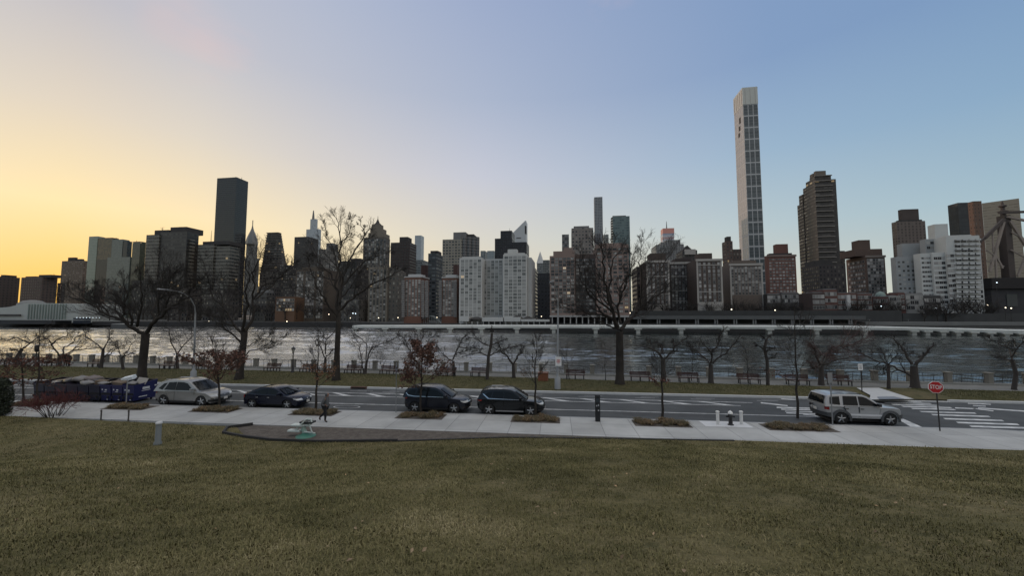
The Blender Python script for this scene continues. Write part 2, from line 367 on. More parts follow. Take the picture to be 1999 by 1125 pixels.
# pavement, road, kerbs
corner = [(24.2,24.8),(25.4,24.65),(26.5,24.2),(27.4,23.4),(28.0,22.3),(28.3,21),(28.4,15),(28.4,-14)]
mb = MB(); pts = [(-130,21.2)] + [(-130,24.8)] + corner + [(24,-14),(24.0,21.2)]
n = len(pts); mb.add([(x,y,.12) for x,y in pts] + [(x,y,-.05) for x,y in pts], [tuple(range(n))] + [(i,(i+1)%n,n+(i+1)%n,n+i) for i in range(n)])
setting(mb.build('sidewalk', slab, fix=True))
mb = MB(); kp = [(-130,24.8)] + corner
for (x0,y0),(x1,y1) in zip(kp, kp[1:]):
    d = Vector((x1-x0,y1-y0)); nn = Vector((-d.y,d.x)).normalized()*.16
    mb.add([(x0,y0,.123),(x1,y1,.123),(x1+nn.x,y1+nn.y,.123),(x0+nn.x,y0+nn.y,.123),(x0+nn.x,y0+nn.y,-.05),(x1+nn.x,y1+nn.y,-.05)], [(0,1,2,3),(3,2,5,4)])
setting(mb.build('near_kerb', mat('worn_kerb', (.33,.34,.345), .8, var=.2, scale=2), fix=True))
sheet('road', [(-160,12),(160,12),(160,32.7),(-160,32.7)], 0.0, asphalt)
mb = MB(); RAMP = (24.4, 29.2)
for a, b in ((-160, RAMP[0]), (RAMP[1], 160)): mb.box(a, b, 32.6, 32.82, -.05, .16)
mb.box(RAMP[0], RAMP[1], 32.6, 32.82, -.05, .05)
setting(mb.build('far_kerb', concrete))
PATH_NEAR = [(-160,43.6),(-67,40.9),(-34,40.6),(-4.4,39.1),(16.7,37.4),(29,37.3),(38,36.7),(80,35.4),(160,34)]
PATH_FAR = [(-160,50),(-61.4,43.8),(-32,42.0),(-4.7,41.4),(15.7,40.2),(37.4,39.4),(80,38),(160,36.5)]
def strip(name, lo, hi, z0, z1, m, xs, zmid=0.0):
    mb = MB(); vs = []; rows = 7
    for x in xs:
        for j in range(rows):
            f = j/(rows-1); vs.append((x, lo(x)+(hi(x)-lo(x))*f, z0+(z1-z0)*f + zmid*math.sin(f*math.pi)*(1+.4*math.sin(x*.17))))
    k = len(xs); mb.add(vs, [(i*rows+j,(i+1)*rows+j,(i+1)*rows+j+1,i*rows+j+1) for i in range(k-1) for j in range(rows-1)], 0, None, True)
    return setting(mb.build(name, m, fix=True))
xs = [-160+4*i for i in range(81)]
strip('verge', lambda x: 32.82, lambda x: lerp_tab(PATH_NEAR, x), .15, .2, verge_m, xs, .12)
strip('promenade_path', lambda x: lerp_tab(PATH_NEAR, x), lambda x: lerp_tab(PATH_FAR, x)+.6, .2, .2, mat('path_paving', (.17,.168,.155), .85, var=.25, scale=1.2, tint=(.12,.12,.11)), xs)
mb = MB()
for a, b in zip(xs, xs[1:]):
    ya, yb = lerp_tab(PATH_FAR,a), lerp_tab(PATH_FAR,b)
    for (ia, ib, z0, z1) in ((.1,.75,-.2,.34), (.6,1.2,-4,.1)):
        mb.add([(a,ya+ia,z0),(b,yb+ia,z0),(b,yb+ia,z1),(a,ya+ia,z1),(a,ya+ib,z0),(b,yb+ib,z0),(b,yb+ib,z1),(a,ya+ib,z1)], [(0,1,2,3),(5,4,7,6),(3,2,6,7)])
setting(mb.build('seawall', mat('seawall_stone', (.24,.24,.22), .9, var=.25, scale=1.5), fix=True))
def gpoly(name, px, z, m):
    return sheet(name, [tuple(at_z(x, y, z))[:2] for x, y in px], z, m)
gpoly('crossing_path', [(1672,757.5),(1716,757.5),(1784,779.5),(1698,780.5),(1699,772)], .31, mat('path_concrete', (.44,.45,.45), .8, var=.15, scale=2))
gpoly('tactile_pad', [(1712,775),(1745,774.5),(1766,779.3),(1716,780)], .325, mat('grey_pad', (.17,.19,.22), .7))

# painted markings
mk = MB()
def stripe(x0, x1, y0, y1, z=.005): mk.add([(x0,y0,z),(x1,y0,z),(x1,y1,z),(x0,y1,z)], [(0,1,2,3)])
stripe(-160, 17.6, 27.13, 27.25)
stripe(-160, 14.5, 30.78, 30.90); stripe(-160, 13.2, 29.72, 29.83)
x = -150.0
while x < 12:
    mk.add([(x,30.78,.006),(x+.42,30.78,.006),(x+2.25,29.83,.006),(x+1.55,29.83,.006)], [(0,1,2,3)]); x += 2.92
def mpx(px, z=.006): mk.add([tuple(at_z(x,y,z)) for x,y in px], [tuple(range(len(px)))])
mpx([(1752,818.5),(1764,818.5),(1802,835.2),(1780,835.2)])
Z4 = lambda a,b: (1500+a/4.006, 620+b/4.006)
for (xa,ya,xb,yb,w) in ((820,653,1180,660,6),(900,667,1260,675,7),(960,682,1320,690,7),(1035,697,1420,707,8),(1110,713,1450,722,8),(1180,738,1610,750,9),(1270,762,1720,776,10),(1365,793,1825,808,11),(1465,823,1945,838,12),(1570,853,2080,868,13),(1800,890,2200,902,14)):
    mpx([Z4(xa,ya-w/2),Z4(xb,yb-w/2),Z4(xb+20,yb+w/2),Z4(xa+20,ya+w/2)])
for (xa,ya,xb,yb,w) in ((100,639,215,644,6),(65,705,340,712,9),(100,719,345,725,7),(130,735,350,741,7),(140,748,380,757,6),(270,757,390,771,8),(1460,709,1620,715,7),(1600,712,1760,733,6),(1640,709,2010,735,8),(1560,673,1740,681,6),(1600,690,1700,696,5),(-60,668,150,692,8)):
    mpx([Z4(xa,ya-w/2),Z4(xb,yb-w/2),Z4(xb,yb+w/2),Z4(xa,ya+w/2)])
setting(mk.build('road_markings', paint, fix=True))
mk = MB()
for x in (-62,-41,-33.5,-24,-17.5,-14.6,-3,1.8,6.2,10.4,15.2,19,21.5):
    stripe(x, x+1.5, 31.6, 31.68, .005); stripe(x+.5, x+1.9, 31.95, 32.02, .005)
for x in (-15.5,): stripe(x, x+2.2, 31.2, 31.3)
# a faded ring where a cover was patched
for k in range(20):
    a, b = 2*math.pi*k/20, 2*math.pi*(k+1)/20; c = at_z(677,795,0)
    mk.add([(c.x+1.0*math.cos(a),c.y+.42*math.sin(a),.005),(c.x+1.0*math.cos(b),c.y+.42*math.sin(b),.005),(c.x+.88*math.cos(b),c.y+.36*math.sin(b),.005),(c.x+.88*math.cos(a),c.y+.36*math.sin(a),.005)], [(0,1,2,3)])
setting(mk.build('faded_road_markings', paint_worn, fix=True))
rg_ = random.Random(31); mk = MB(); mc = MB()
for (x, y, w, d) in ((-30,28.5,5,1.1),(-9.5,28.3,3.2,.9),(4.5,26.1,6,.8),(9,28.6,2.4,1.2),(16,31.5,7,.7),(-19,31.4,9,.6),(21.5,26.2,3,1.0),(-44,28,8,1.2)):
    P = [(x+w*a+rg_.uniform(-.15,.15), y+d*b+rg_.uniform(-.08,.08), .0022) for a, b in ((0,0),(.5,.03),(1,0),(1,1),(.45,.96),(0,1))]; mk.add(P, [tuple(range(6))])
for k in range(34):
    x, y = rg_.uniform(-50,26), rg_.uniform(25.3,32.3); a = rg_.choice((0,0,1.5))+rg_.gauss(0,.35); q = [(x,y)]
    for j in range(rg_.randint(5,12)): a += rg_.gauss(0,.25); q.append((q[-1][0]+.5*math.cos(a), min(32.4,max(25.1,q[-1][1]+.5*math.sin(a)))))
    for (x0,y0),(x1,y1) in zip(q,q[1:]): mc.add([(x0,y0-.018,.0032),(x1,y1-.018,.0032),(x1,y1+.018,.0032),(x0,y0+.018,.0032)], [(0,1,2,3)])
setting(mk.build('road_patches', mat('patch_asphalt', (.05,.053,.056), .9, var=.3, scale=2), fix=True)); setting(mc.build('road_cracks', mat('tar_crack', (.02,.02,.021), .6), fix=True))
for x, y in ((-6.2,29.0),(12.3,28.1),(-23,30.2)):
    mb = MB(); mb.lathe([(.36,0),(.36,.0045),(.30,.005),(.29,.0035),(.02,.0035)], 20, c=(x,y,0), smooth=False); tag(mb.build('manhole_cover', mat('cover_iron', (.035,.035,.036), .6)), 'round iron manhole cover in the road surface', 'manhole cover', 'manhole covers in the road')
mb = MB(); dr = at_z(699, 758, .1)
mb.box(dr.x-.75, dr.x+.75, 32.56, 32.86, -.02, .175); mb.box(dr.x-.6, dr.x+.6, 32.545, 32.57, .02, .12, 1)
tag(mb.build('storm_drain', [mat('rusty_iron', (.09,.045,.03), .85, var=.3), mat('drain_dark', (.01,.01,.01), .9)]), 'rust brown storm drain inlet set in the far kerb', 'drain')

# water
def water_material():
    m = bpy.data.materials.new('river_water'); m.use_nodes = True; t = m.node_tree; b = t.nodes['Principled BSDF']
    tcn = nd(t, 'ShaderNodeTexCoord')
    def no(sx_, sy_, d, r=.6, loc=0, dist=0.0):
        mp_ = nd(t, 'ShaderNodeMapping'); mp_.inputs['Scale'].default_value = (sx_, sy_, 1); mp_.inputs['Location'].default_value = (loc, loc*.7, 0); lk(t, tcn.outputs['Object'], mp_.inputs[0])
        n = nd(t, 'ShaderNodeTexNoise'); n.inputs['Scale'].default_value = 1; n.inputs['Detail'].default_value = d; n.inputs['Roughness'].default_value = r; n.inputs['Distortion'].default_value = dist; lk(t, mp_.outputs[0], n.inputs[0]); return n.outputs[0]
    b.inputs['Base Color'].default_value = (.014,.020,.019,1); b.inputs['IOR'].default_value = 3.2; b.inputs['Roughness'].default_value = .06
    h = mth(t, 'ADD', mth(t, 'MULTIPLY', no(.6, 1.3, 4, .6, 0, .3), 1.0), mth(t, 'MULTIPLY', no(2.0, 3.6, 3, .6, 5), .25))
    bp = nd(t, 'ShaderNodeBump'); bp.inputs['Distance'].default_value = .22; sxx = nd(t, 'ShaderNodeSeparateXYZ'); lk(t, tcn.outputs['Object'], sxx.inputs[0]); mr = nd(t, 'ShaderNodeMapRange', interpolation_type='SMOOTHSTEP'); lk(t, sxx.outputs[0], mr.inputs[0]); mr.inputs[1].default_value = -75; mr.inputs[2].default_value = 25; mr.inputs[3].default_value = .85; mr.inputs[4].default_value = .3; lk(t, mr.outputs[0], bp.inputs['Strength']); m2 = nd(t, 'ShaderNodeMapRange', interpolation_type='SMOOTHSTEP'); lk(t, sxx.outputs[0], m2.inputs[0]); m2.inputs[1].default_value = -110; m2.inputs[2].default_value = 20; m2.inputs[3].default_value = .85; m2.inputs[4].default_value = .0; lk(t, m2.outputs[0], b.inputs['Metallic']); lk(t, mixc(t, m2.outputs[0], (.014,.020,.019), (.9,.9,.88)), b.inputs['Base Color']); lk(t, h, bp.inputs['Height']); lk(t, bp.outputs[0], b.inputs['Normal'])  # sunset glare put into metallic and base colour: mirror-bright left, dark right
    return m
def waves(x, y):
    """height of the river surface: short wind waves in ruffled and calmer bands"""
    g = np.random.default_rng(12); h = np.zeros_like(x); WA = .72
    for k in range(34):
        lam = 1.1*1.085**k; th = g.normal(0, .42); ph = g.uniform(0, 6.28); a = .0125*lam**.95*g.uniform(.5, 1.3)/(1+(lam/9)**2)
        h += a*np.sin(2*np.pi/lam*(x*np.sin(th)*.8 + y*np.cos(th)) + ph + .6*np.sin(x*.05+k) + .5*np.sin(y*.08+k*2))
    band = np.zeros_like(x)
    for k in range(9):
        lx, ly = g.uniform(60, 260), g.uniform(14, 60); band += np.sin(x/lx*6.28+g.uniform(0,6.28)+1.2*np.sin(y/40+k))*np.sin(y/ly*6.28+g.uniform(0,6.28)+.8*np.sin(x/70+k))
    s = np.clip((x+75)/100, 0, 1); s = s*s*(3-2*s); near = np.clip((62-y)/14, 0, 1)   # sheltered and calmer towards the right, ruffled again under the near wall
    return h*np.clip(.95+.34*band, .28, 1.7)*WA*(1-s*(.58-.42*near))
def river():
    d = [41.0]
    while d[-1] < 300: d.append(d[-1]*1.0046)
    d = np.array(d); tt = np.linspace(-2.1, 2.3, 980); DD, TT = np.meshgrid(d, tt, indexing='ij'); x = HF.x*DD+R_.x*DD*TT; y = HF.y*DD+R_.y*DD*TT; z = WATER_Z+waves(x, y)
    v = np.stack([x, y, z], -1).reshape(-1,3).astype(np.float32); nr, nc = DD.shape; i = np.arange(nr-1)[:,None]*nc+np.arange(nc-1)[None,:]; q = np.stack([i, i+1, i+nc+1, i+nc], -1).reshape(-1,4).astype(np.int32)
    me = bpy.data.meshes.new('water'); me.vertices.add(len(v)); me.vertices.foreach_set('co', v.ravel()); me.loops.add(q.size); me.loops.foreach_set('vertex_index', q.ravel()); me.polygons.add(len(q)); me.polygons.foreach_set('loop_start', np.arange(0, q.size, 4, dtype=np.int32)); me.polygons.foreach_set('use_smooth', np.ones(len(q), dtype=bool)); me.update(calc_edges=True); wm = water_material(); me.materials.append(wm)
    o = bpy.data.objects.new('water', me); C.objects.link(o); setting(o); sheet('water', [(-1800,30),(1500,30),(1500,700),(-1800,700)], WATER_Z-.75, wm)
river()
# the far bank: bulkhead and land that runs out to the horizon
SHORE = [(-700,636),(0,637),(400,638.2),(680,640.5),(740,643.2),(850,645.5),(1000,646.5),(1500,649.2),(1999,652)]
sp_ = [at_z(x, y, WATER_Z) for x, y in SHORE]
sp_ = [Vector((-2600, sp_[0].y+40, 0))] + sp_ + [Vector((900, 190, 0))]
BANK = 1.2
mb = MB()
for a, b in zip(sp_, sp_[1:]): mb.add([(a.x,a.y,-4),(b.x,b.y,-4),(b.x,b.y,BANK),(a.x,a.y,BANK)], [(0,1,2,3)])
setting(mb.build('bulkhead', mat('bulkhead_stone', (.035,.035,.034), .9, var=.4, scale=.15)))
mb = MB(); fp = [(p.x,p.y) for p in sp_] + [(7000,190),(7000,8000),(-7000,8000),(-7000,sp_[0].y)]
mb.add([(x,y,BANK) for x,y in fp], [tuple(range(len(fp)))])
setting(mb.build('far_bank', mat('far_ground', (.045,.045,.042), .95, var=.4, scale=.02), fix=True))
# ground behind the camera
sheet('rear_ground', [(-2000,-2000),(2000,-2000),(2000,-13.9),(-2000,-13.9)], 4.6, mat('rear_grass', (.07,.07,.035), .95))
# ---------------------------------------------------------------- trees
bark = mat('bark', (.048,.042,.036), .95, var=.3, scale=3, bump=.7, bscale=14, tint=(.026,.023,.021), spec=.2)
bark2 = mat('cherry_bark', (.042,.036,.032), .9, var=.3, scale=5, bump=.4, bscale=25)
twig_m = mat('twig_bark', (.03,.026,.023), .9, var=.2, scale=2)
twig_red = mat('reddish_twigs', (.075,.045,.04), .9, var=.2, scale=2)
def rot_dir(d, ang, rg):
    a = d.orthogonal().normalized(); a.rotate(Matrix.Rotation(rg.uniform(0, 2*math.pi), 3, d))
    return (d*math.cos(ang) + a*math.sin(ang)).normalized()
def branch(mb, p, d, ln, r, lvl, rg, P, mi=0):
    """one branch and, recursively, what grows from it"""
    ns = 4 if lvl > 0 else 3; pts = [p]; dirs = []
    for i in range(ns):
        d = (d + Vector((rg.gauss(0,1), rg.gauss(0,1), rg.gauss(0,1)))*P['wander'] + Vector((0,0,P['up']))).normalized()
        dirs.append(d); pts.append(pts[-1] + d*(ln/ns))
    tip = max(P['rmin'], r*.38)
    mb.tube(pts, [r+(tip-r)*i/ns for i in range(ns+1)], 3 if r < .035 else 5, mi, cap=False)
    if lvl <= 0: return
    nc = P['kids'][min(lvl, len(P['kids'])-1)]
    for k in range(nc):
        t = .22 + .78*(k + rg.random()*.8)/nc; t = min(t, 1.0); i = min(int(t*ns), ns-1); f = t*ns - i
        q = pts[i].lerp(pts[i+1], min(f, 1)); cd = rot_dir(dirs[i], R(rg.uniform(P['a0'], P['a1'])), rg)
        rr = max(P['rmin'], (r+(tip-r)*t)*rg.uniform(.5, .75))
        branch(mb, q, cd, ln*rg.uniform(P['l0'], P['l1'])*(1.12-.35*t), rr, lvl-1, rg, P, mi)
def limb(mbt, mbc, pts, r0, r1, lvl, rg, P, n, start=.2, sub=.42, nside=6):
    """a main limb along given points, with n branches off it"""
    seg = []
    for a, b in zip(pts, pts[1:]):
        for k in range(3): seg.append(a.lerp(b, k/3))
    seg.append(pts[-1]); m = len(seg)
    for i in range(1, m-1): seg[i] = seg[i] + Vector((rg.gauss(0,1), rg.gauss(0,1), rg.gauss(0,1)))*P.get('kink', .05)
    tot = sum((b-a).length for a, b in zip(pts, pts[1:]))
    rads = [r0 + (r1-r0)*(i/(m-1))**.8 for i in range(m)]
    mbt.tube(seg, rads, nside, 0, cap=False)
    for k in range(n):
        t = start + (1-start)*(k + rg.random())/n; i = min(int(t*(m-1)), m-2); q = seg[i].lerp(seg[i+1], t*(m-1)-i)
        d = rot_dir((seg[i+1]-seg[i]).normalized(), R(rg.uniform(P['a0'], P['a1'])), rg)
        if P.get('lift') and d.z < 0: d.z *= -.4; d.normalize()
        branch(mbc, q, d, tot*sub*rg.uniform(.6, 1.15)*(1.15-.75*t), max(P['rmin'], rads[i]*rg.uniform(.35,.6)), lvl, rg, P)
    d = (seg[-1]-seg[-2]).normalized()
    for k in range(2): branch(mbc, seg[-1], rot_dir(d, R(14+8*k), rg), tot*sub*.38, r1*.9, lvl-1, rg, P)
def px_limb(px, D0, rg, spread):
    """photograph pixels of a limb to points around the trunk's distance"""
    k = rg.uniform(-spread, spread); base = at_d(px[0][0], px[0][1], D0); out = []
    for x, y in px:
        p = at_d(x, y, D0); off = k*(p-base).length; out.append(at_d(x, y, D0 + off))
    return out
def zoomed(ox, oy, s): return lambda pts: [(ox+x/s, oy+y/s) for x, y in pts]
BIGP = dict(wander=.10, up=.055, kids=[0,4,4,4], a0=20, a1=46, l0=.5, l1=.75, rmin=.0075, kink=.08, lift=True)
def big_tree(label, base, top, r0, r1, limbs, seed, lean_pts=(), twigs=8, sub=.4):
    rg = random.Random(seed); b = at_z(base[0], base[1], .25); D0 = depth_of(b)
    t = thing('bare_tree', label, 'tree', (b.x, b.y, 0), group='tall bare trees on the verge')
    off = Vector((b.x, b.y, 0)); tp = at_d(top[0], top[1], D0)
    mbt, mbc = MB(), MB()
    mid = [at_d(x, y, D0) for x, y in lean_pts]
    path = [Vector((b.x,b.y,-.1)), Vector((b.x,b.y,.25)).lerp(tp,.06), Vector((b.x,b.y,.25)).lerp(tp,.2)] + mid + [tp]
    k = len(path); mbt.tube(path, [r0*1.75, r0*1.2, r0*1.02] + [r0+(r1-r0)*(i+1)/(k-3) for i in range(k-3)], 12, 0, cap=False)
    for pts, rr in limbs:
        P3 = px_limb(pts, D0, rg, .55); limb(mbt, mbc, P3, rr*.8, max(.022, rr*.18), 3, rg, BIGP, twigs+2, .18, sub)
    for mb in (mbt, mbc): mb.v = [(x-off.x, y-off.y, z) for x, y, z in mb.v]
    mbt.build('trunk', bark, t); mbc.build('crown', twig_m, t); return t
Z = zoomed(120, 440, 3.517)
big_tree('broad spreading bare tree with low forked limbs behind the dumpsters', (276,738), (284.5,652), .34, .33, [(Z(p), r) for p, r in (
 ([(585,745),(480,700),(410,655),(330,620),(250,575),(170,530),(100,505),(50,490)], .24), ([(585,740),(640,660),(700,600),(760,550),(850,510),(940,480)], .26),
 ([(570,750),(470,690),(415,640),(430,560),(440,480),(430,380)], .20), ([(520,695),(545,580),(555,480),(540,330)], .16), ([(480,690),(460,580),(400,520),(330,460),(270,420)], .15),
 ([(620,690),(640,560),(670,450),(700,330),(690,230)], .16), ([(660,640),(665,520),(740,420),(830,350)], .13), ([(700,600),(735,500),(740,400),(770,330)], .12), ([(460,690),(380,600),(300,540),(220,500)], .13),
 ([(800,530),(900,430),(960,380)], .08), ([(330,620),(250,520),(120,440)], .08))], 11)
Z = zoomed(360, 440, 3.517)
big_tree('bare tree with twisting upright limbs behind the rust leaved sapling', (466.5,741), (478,648), .31, .26, [(Z(p), r) for p, r in (
 ([(405,770),(345,690),(300,620),(265,540),(240,450),(225,400)], .19), ([(400,730),(410,620),(430,520),(425,460),(440,380),(420,250)], .20), ([(420,730),(480,610),(470,510),(540,420),(640,370),(720,300)], .21),
 ([(340,690),(230,640),(130,600),(60,570)], .10), ([(385,800),(330,740),(250,680),(180,640)], .12), ([(470,510),(480,400),(470,330),(500,250),(550,150)], .12), ([(265,560),(200,500),(165,420),(150,330),(130,250)], .10),
 ([(500,500),(600,420),(680,330),(740,270)], .10), ([(400,900),(450,870),(520,850),(600,830),(700,760)], .09), ([(392,860),(420,830),(500,800),(590,750)], .06))], 23, twigs=7)
Z = zoomed(560, 400, 3.125)
big_tree('tall slim bare tree with a high domed crown, right of the lamp post', (656,743), (661.5,610), .30, .22, [(Z(p), r) for p, r in (
 ([(314,690),(265,630),(225,570),(180,500),(155,420),(130,330)], .15), ([(315,660),(305,540),(295,480),(240,400),(195,350),(160,260)], .19), ([(318,650),(335,500),(345,420),(380,340),(430,250),(500,150)], .21),
 ([(330,640),(400,570),(490,510),(560,470),(640,430),(690,400)], .17), ([(322,600),(330,480),(320,380),(330,250),(320,130),(300,80)], .18), ([(345,490),(400,420),(470,350),(550,310),(620,290)], .12), ([(260,620),(190,580),(110,540),(30,510)], .09),
 ([(295,480),(305,380),(290,280),(240,200),(225,110)], .11), ([(335,560),(390,510),(430,440),(470,380)], .1), ([(330,250),(370,170),(390,70)], .08), ([(430,260),(470,190),(450,90)], .07))], 31, [(658,690)], twigs=8, sub=.27)
Z = zoomed(1060, 440, 3.515)
big_tree('thick trunked bare tree with wide crooked crown, between the street light and the hydrant', (1210,752), (1209.5,648), .35, .31, [(Z(p), r) for p, r in (
 ([(522,715),(470,640),(410,610),(370,540),(290,440),(260,360),(250,300)], .19), ([(515,700),(465,570),(440,470),(420,400),(420,250),(400,150)], .22), ([(530,720),(600,640),(680,560),(760,500),(830,450)], .24),
 ([(530,670),(510,560),(530,440),(590,300)], .17), ([(480,600),(380,520),(300,420),(270,200)], .13), ([(460,640),(350,610),(230,590),(130,570)], .10), ([(505,710),(440,690),(380,660),(300,600)], .1),
 ([(465,570),(450,450),(470,330),(480,230),(540,150)], .14), ([(640,600),(690,480),(730,380),(820,280),(900,160)], .14), ([(510,560),(560,430),(590,330),(620,200)], .12), ([(670,560),(680,420),(660,260),(690,120)], .10))], 47, twigs=7)

CHP = dict(wander=.20, up=.06, kids=[0,4,5,4], a0=25, a1=60, l0=.48, l1=.75, rmin=.0088, kink=.05)
def cherry(label, base, trunk, limbs, r, seed, tw=5, sub=.42, tm=twig_m, lvl=2, name='cherry_tree'):
    rg = random.Random(seed); b = at_z(base[0], base[1], .22); D0 = depth_of(b)
    t = thing(name, label, 'tree', (b.x, b.y, .1), group='small bare trees by the promenade')
    off = Vector((b.x, b.y, .1)); mbt, mbc = MB(), MB()
    path = [Vector((b.x,b.y,.05)), Vector((b.x,b.y,.35))] + [at_d(x, y, D0) for x, y in trunk]
    k = len(path); mbt.tube(path, [r*1.5] + [r*(1.1-.3*i/(k-2)) for i in range(k-1)], 9, 0, cap=False)
    for q in limbs:
        pts, rr = (q, r*.55) if not isinstance(q, tuple) else q
        limb(mbt, mbc, px_limb(pts, D0, rg, .8), rr*.85, max(.016, rr*.26), lvl, rg, CHP, tw+3, .15, sub, 5)
    for mb in (mbt, mbc): mb.v = [(x-off.x, y-off.y, z-off.z) for x, y, z in mb.v]
    mbt.build('trunk', bark2, t); mbc.build('crown', tm, t)
    return t
Z8 = zoomed(0, 640, 5.88); ZA = zoomed(120, 440, 3.517); ZC = zoomed(560, 400, 3.125); Z5 = zoomed(670, 600, 4.65); Z6 = zoomed(1200, 620, 4.76); Z7 = zoomed(1580, 620, 4.77)
z = Z8
cherry('dark bare tree arching over to the right at the left end of the promenade', (34,713), z([(195,340),(250,250)]), [z([(250,250),(350,180),(440,110),(520,40)]), z([(350,180),(190,120),(0,165)]), z([(230,280),(200,260),(120,250)])], .2, 3)
cherry('bare tree with long low limb beside the two standing people', (117,715), z([(680,335)]), [z([(680,330),(600,200),(530,120),(440,90)]), z([(690,330),(740,220),(830,180),(860,120),(960,60)]), z([(700,335),(850,260),(1080,235),(1200,225)]), z([(600,190),(700,120),(770,90),(775,20)])], .2, 4)
cherry('bare forked tree left of the broad spreading tree', (197,719), z([(1170,380),(1185,255)]), [z([(1185,255),(1100,170),(980,110),(960,40)]), z([(1188,250),(1250,140),(1260,20)]), z([(1175,350),(1260,300),(1340,240),(1420,200)])], .17, 5, 6)
cherry('thin bare tree half hidden by the broad tree trunk', (240,722), z([(1392,345)]), [z([(1392,345),(1370,250),(1280,160)]), z([(1400,345),(1480,250),(1560,140)]), z([(1410,345),(1500,290),(1570,320)])], .13, 6, 5)
z = ZA
cherry('bare tree shaped like a V near the left street light', (346,720), z([(792,895)]), [z([(792,895),(750,800),(735,720),(690,690)]), z([(795,885),(840,820),(920,750),(960,700)])], .16, 7, 6)
z = ZC
cherry('bare tree with stubby cut side limbs left of the slim tall tree', (635,728), z([(235,930)]), [z([(228,930),(200,860),(190,830)]), z([(235,910),(240,820),(180,750)]), z([(240,925),(285,880)]), z([(240,825),(300,770),(330,740)])], .15, 8, 5)
z = Z5
cherry('bare tree rising in several stems from the verge near the slim tall tree', (712,731), z([(195,590)]), [(z([(190,600),(165,480),(150,340),(115,290)]),.09), (z([(196,600),(205,480),(215,360),(170,290),(100,230)]),.1), (z([(205,600),(230,430),(270,360),(380,330),(480,270)]),.11)], .2, 9, 5)
cherry('bare tree half hidden behind the red leaved sapling', (818,735), z([(690,520)]), [z([(690,520),(610,440),(600,340),(440,320)]), z([(690,520),(720,380),(700,260)]), z([(610,400),(560,300),(500,250)]), z([(700,400),(790,290),(860,230)])], .14, 10, 6)
cherry('bare tree leaning right with a long limb, right of the red leaved sapling', (886,734), z([(1000,490)]), [z([(995,490),(900,420),(850,360)]), (z([(995,480),(1050,350),(1080,290),(1150,230)]),.1), z([(1045,360),(1150,370),(1240,380)]), z([(1020,420),(1060,410),(1140,390)])], .16, 11, 6)
cherry('straight stemmed bare tree with level side limbs near the orange bin', (951,742), z([(1318,450),(1340,350),(1350,240)]), [z([(1315,445),(1230,410),(1110,440)]), z([(1335,440),(1420,390),(1500,360)]), z([(1338,350),(1230,310),(1150,280)]), z([(1345,345),(1470,290)]), z([(1350,250),(1350,180)])], .15, 12, 5)
cherry('bare tree forking into two curved arms left of the orange bin', (1003,738), z([(1542,515)]), [(z([(1538,515),(1490,450),(1435,405),(1500,365),(1600,350),(1690,345)]),.12), (z([(1548,515),(1590,440),(1630,400),(1620,360)]),.12)], .17, 13, 8, .3)
z = Z6
cherry('bare tree with a stub topped trunk right of the thick trunked tree', (1295.5,747), z([(450,385)]), [z([(440,375),(390,310),(300,270),(170,260)]), (z([(465,390),(530,320),(560,260),(660,200)]),.12), z([(445,340),(440,260),(380,230)]), z([(552,265),(545,200)])], .22, 14, 6)
cherry('bare tree with four long straight limbs in the middle of the right promenade', (1388,748), z([(892,440)]), [(z([(885,440),(790,340),(710,270),(600,250)]),.1), (z([(892,430),(900,320),(800,210)]),.12), (z([(900,325),(960,250),(990,150),(1010,110)]),.11), (z([(908,430),(1000,360),(1090,280),(1150,190)]),.11)], .22, 15, 6, .36)
cherry('slender curved bare tree left of the reddish crowned tree', (1499,752), z([(1416,400),(1392,300),(1410,200)]), [z([(1410,200),(1470,150)]), z([(1392,300),(1300,240)]), z([(1418,395),(1500,340)]), z([(1405,210),(1360,170)]), z([(1400,330),(1480,280)])], .13, 16, 6)
z = Z7
cherry('wide bare tree with a dense reddish crown above the parked silver off-roader', (1603,752), z([(112,445)]), [(z([(112,440),(200,410),(330,385),(440,350)]),.12), (z([(110,445),(50,480),(0,420)]),.1), (z([(108,440),(140,330),(280,265),(450,250),(500,210)]),.12), z([(100,440),(60,330),(20,260)]), z([(112,440),(180,340),(210,290)])], .22, 17, 9, .42, twig_red)
cherry('small bare tree with bent thin stem left of the thick leaning tree', (1735,760), z([(737,445)]), [z([(737,440),(770,400),(830,320),(970,340)]), z([(732,440),(706,400),(700,340),(640,310)]), z([(735,440),(690,470),(705,520)])], .12, 18, 6)
cherry('thick bare tree with a sawn off limb, behind the stop sign', (1786.5,757), z([(972,455)]), [(z([(955,440),(900,350),(860,270),(800,220),(720,180)]),.15), (z([(985,450),(1060,360),(1110,300),(1150,262)]),.17), (z([(960,550),(880,510),(740,440),(600,390),(480,335),(330,290)]),.13)], .30, 19, 7, .28)
cherry('leaning bare tree at the right end of the promenade', (1980,761), z([(1925,530),(1890,400)]), [z([(1890,400),(1850,290),(1750,230),(1680,200)]), z([(1880,370),(1960,260),(2040,200)]), z([(1900,430),(1800,380),(1720,360)])], .15, 20, 7)
SAPP = dict(wander=.1, up=.12, kids=[0,3,4,4], a0=18, a1=40, l0=.5, l1=.7, rmin=.0075)
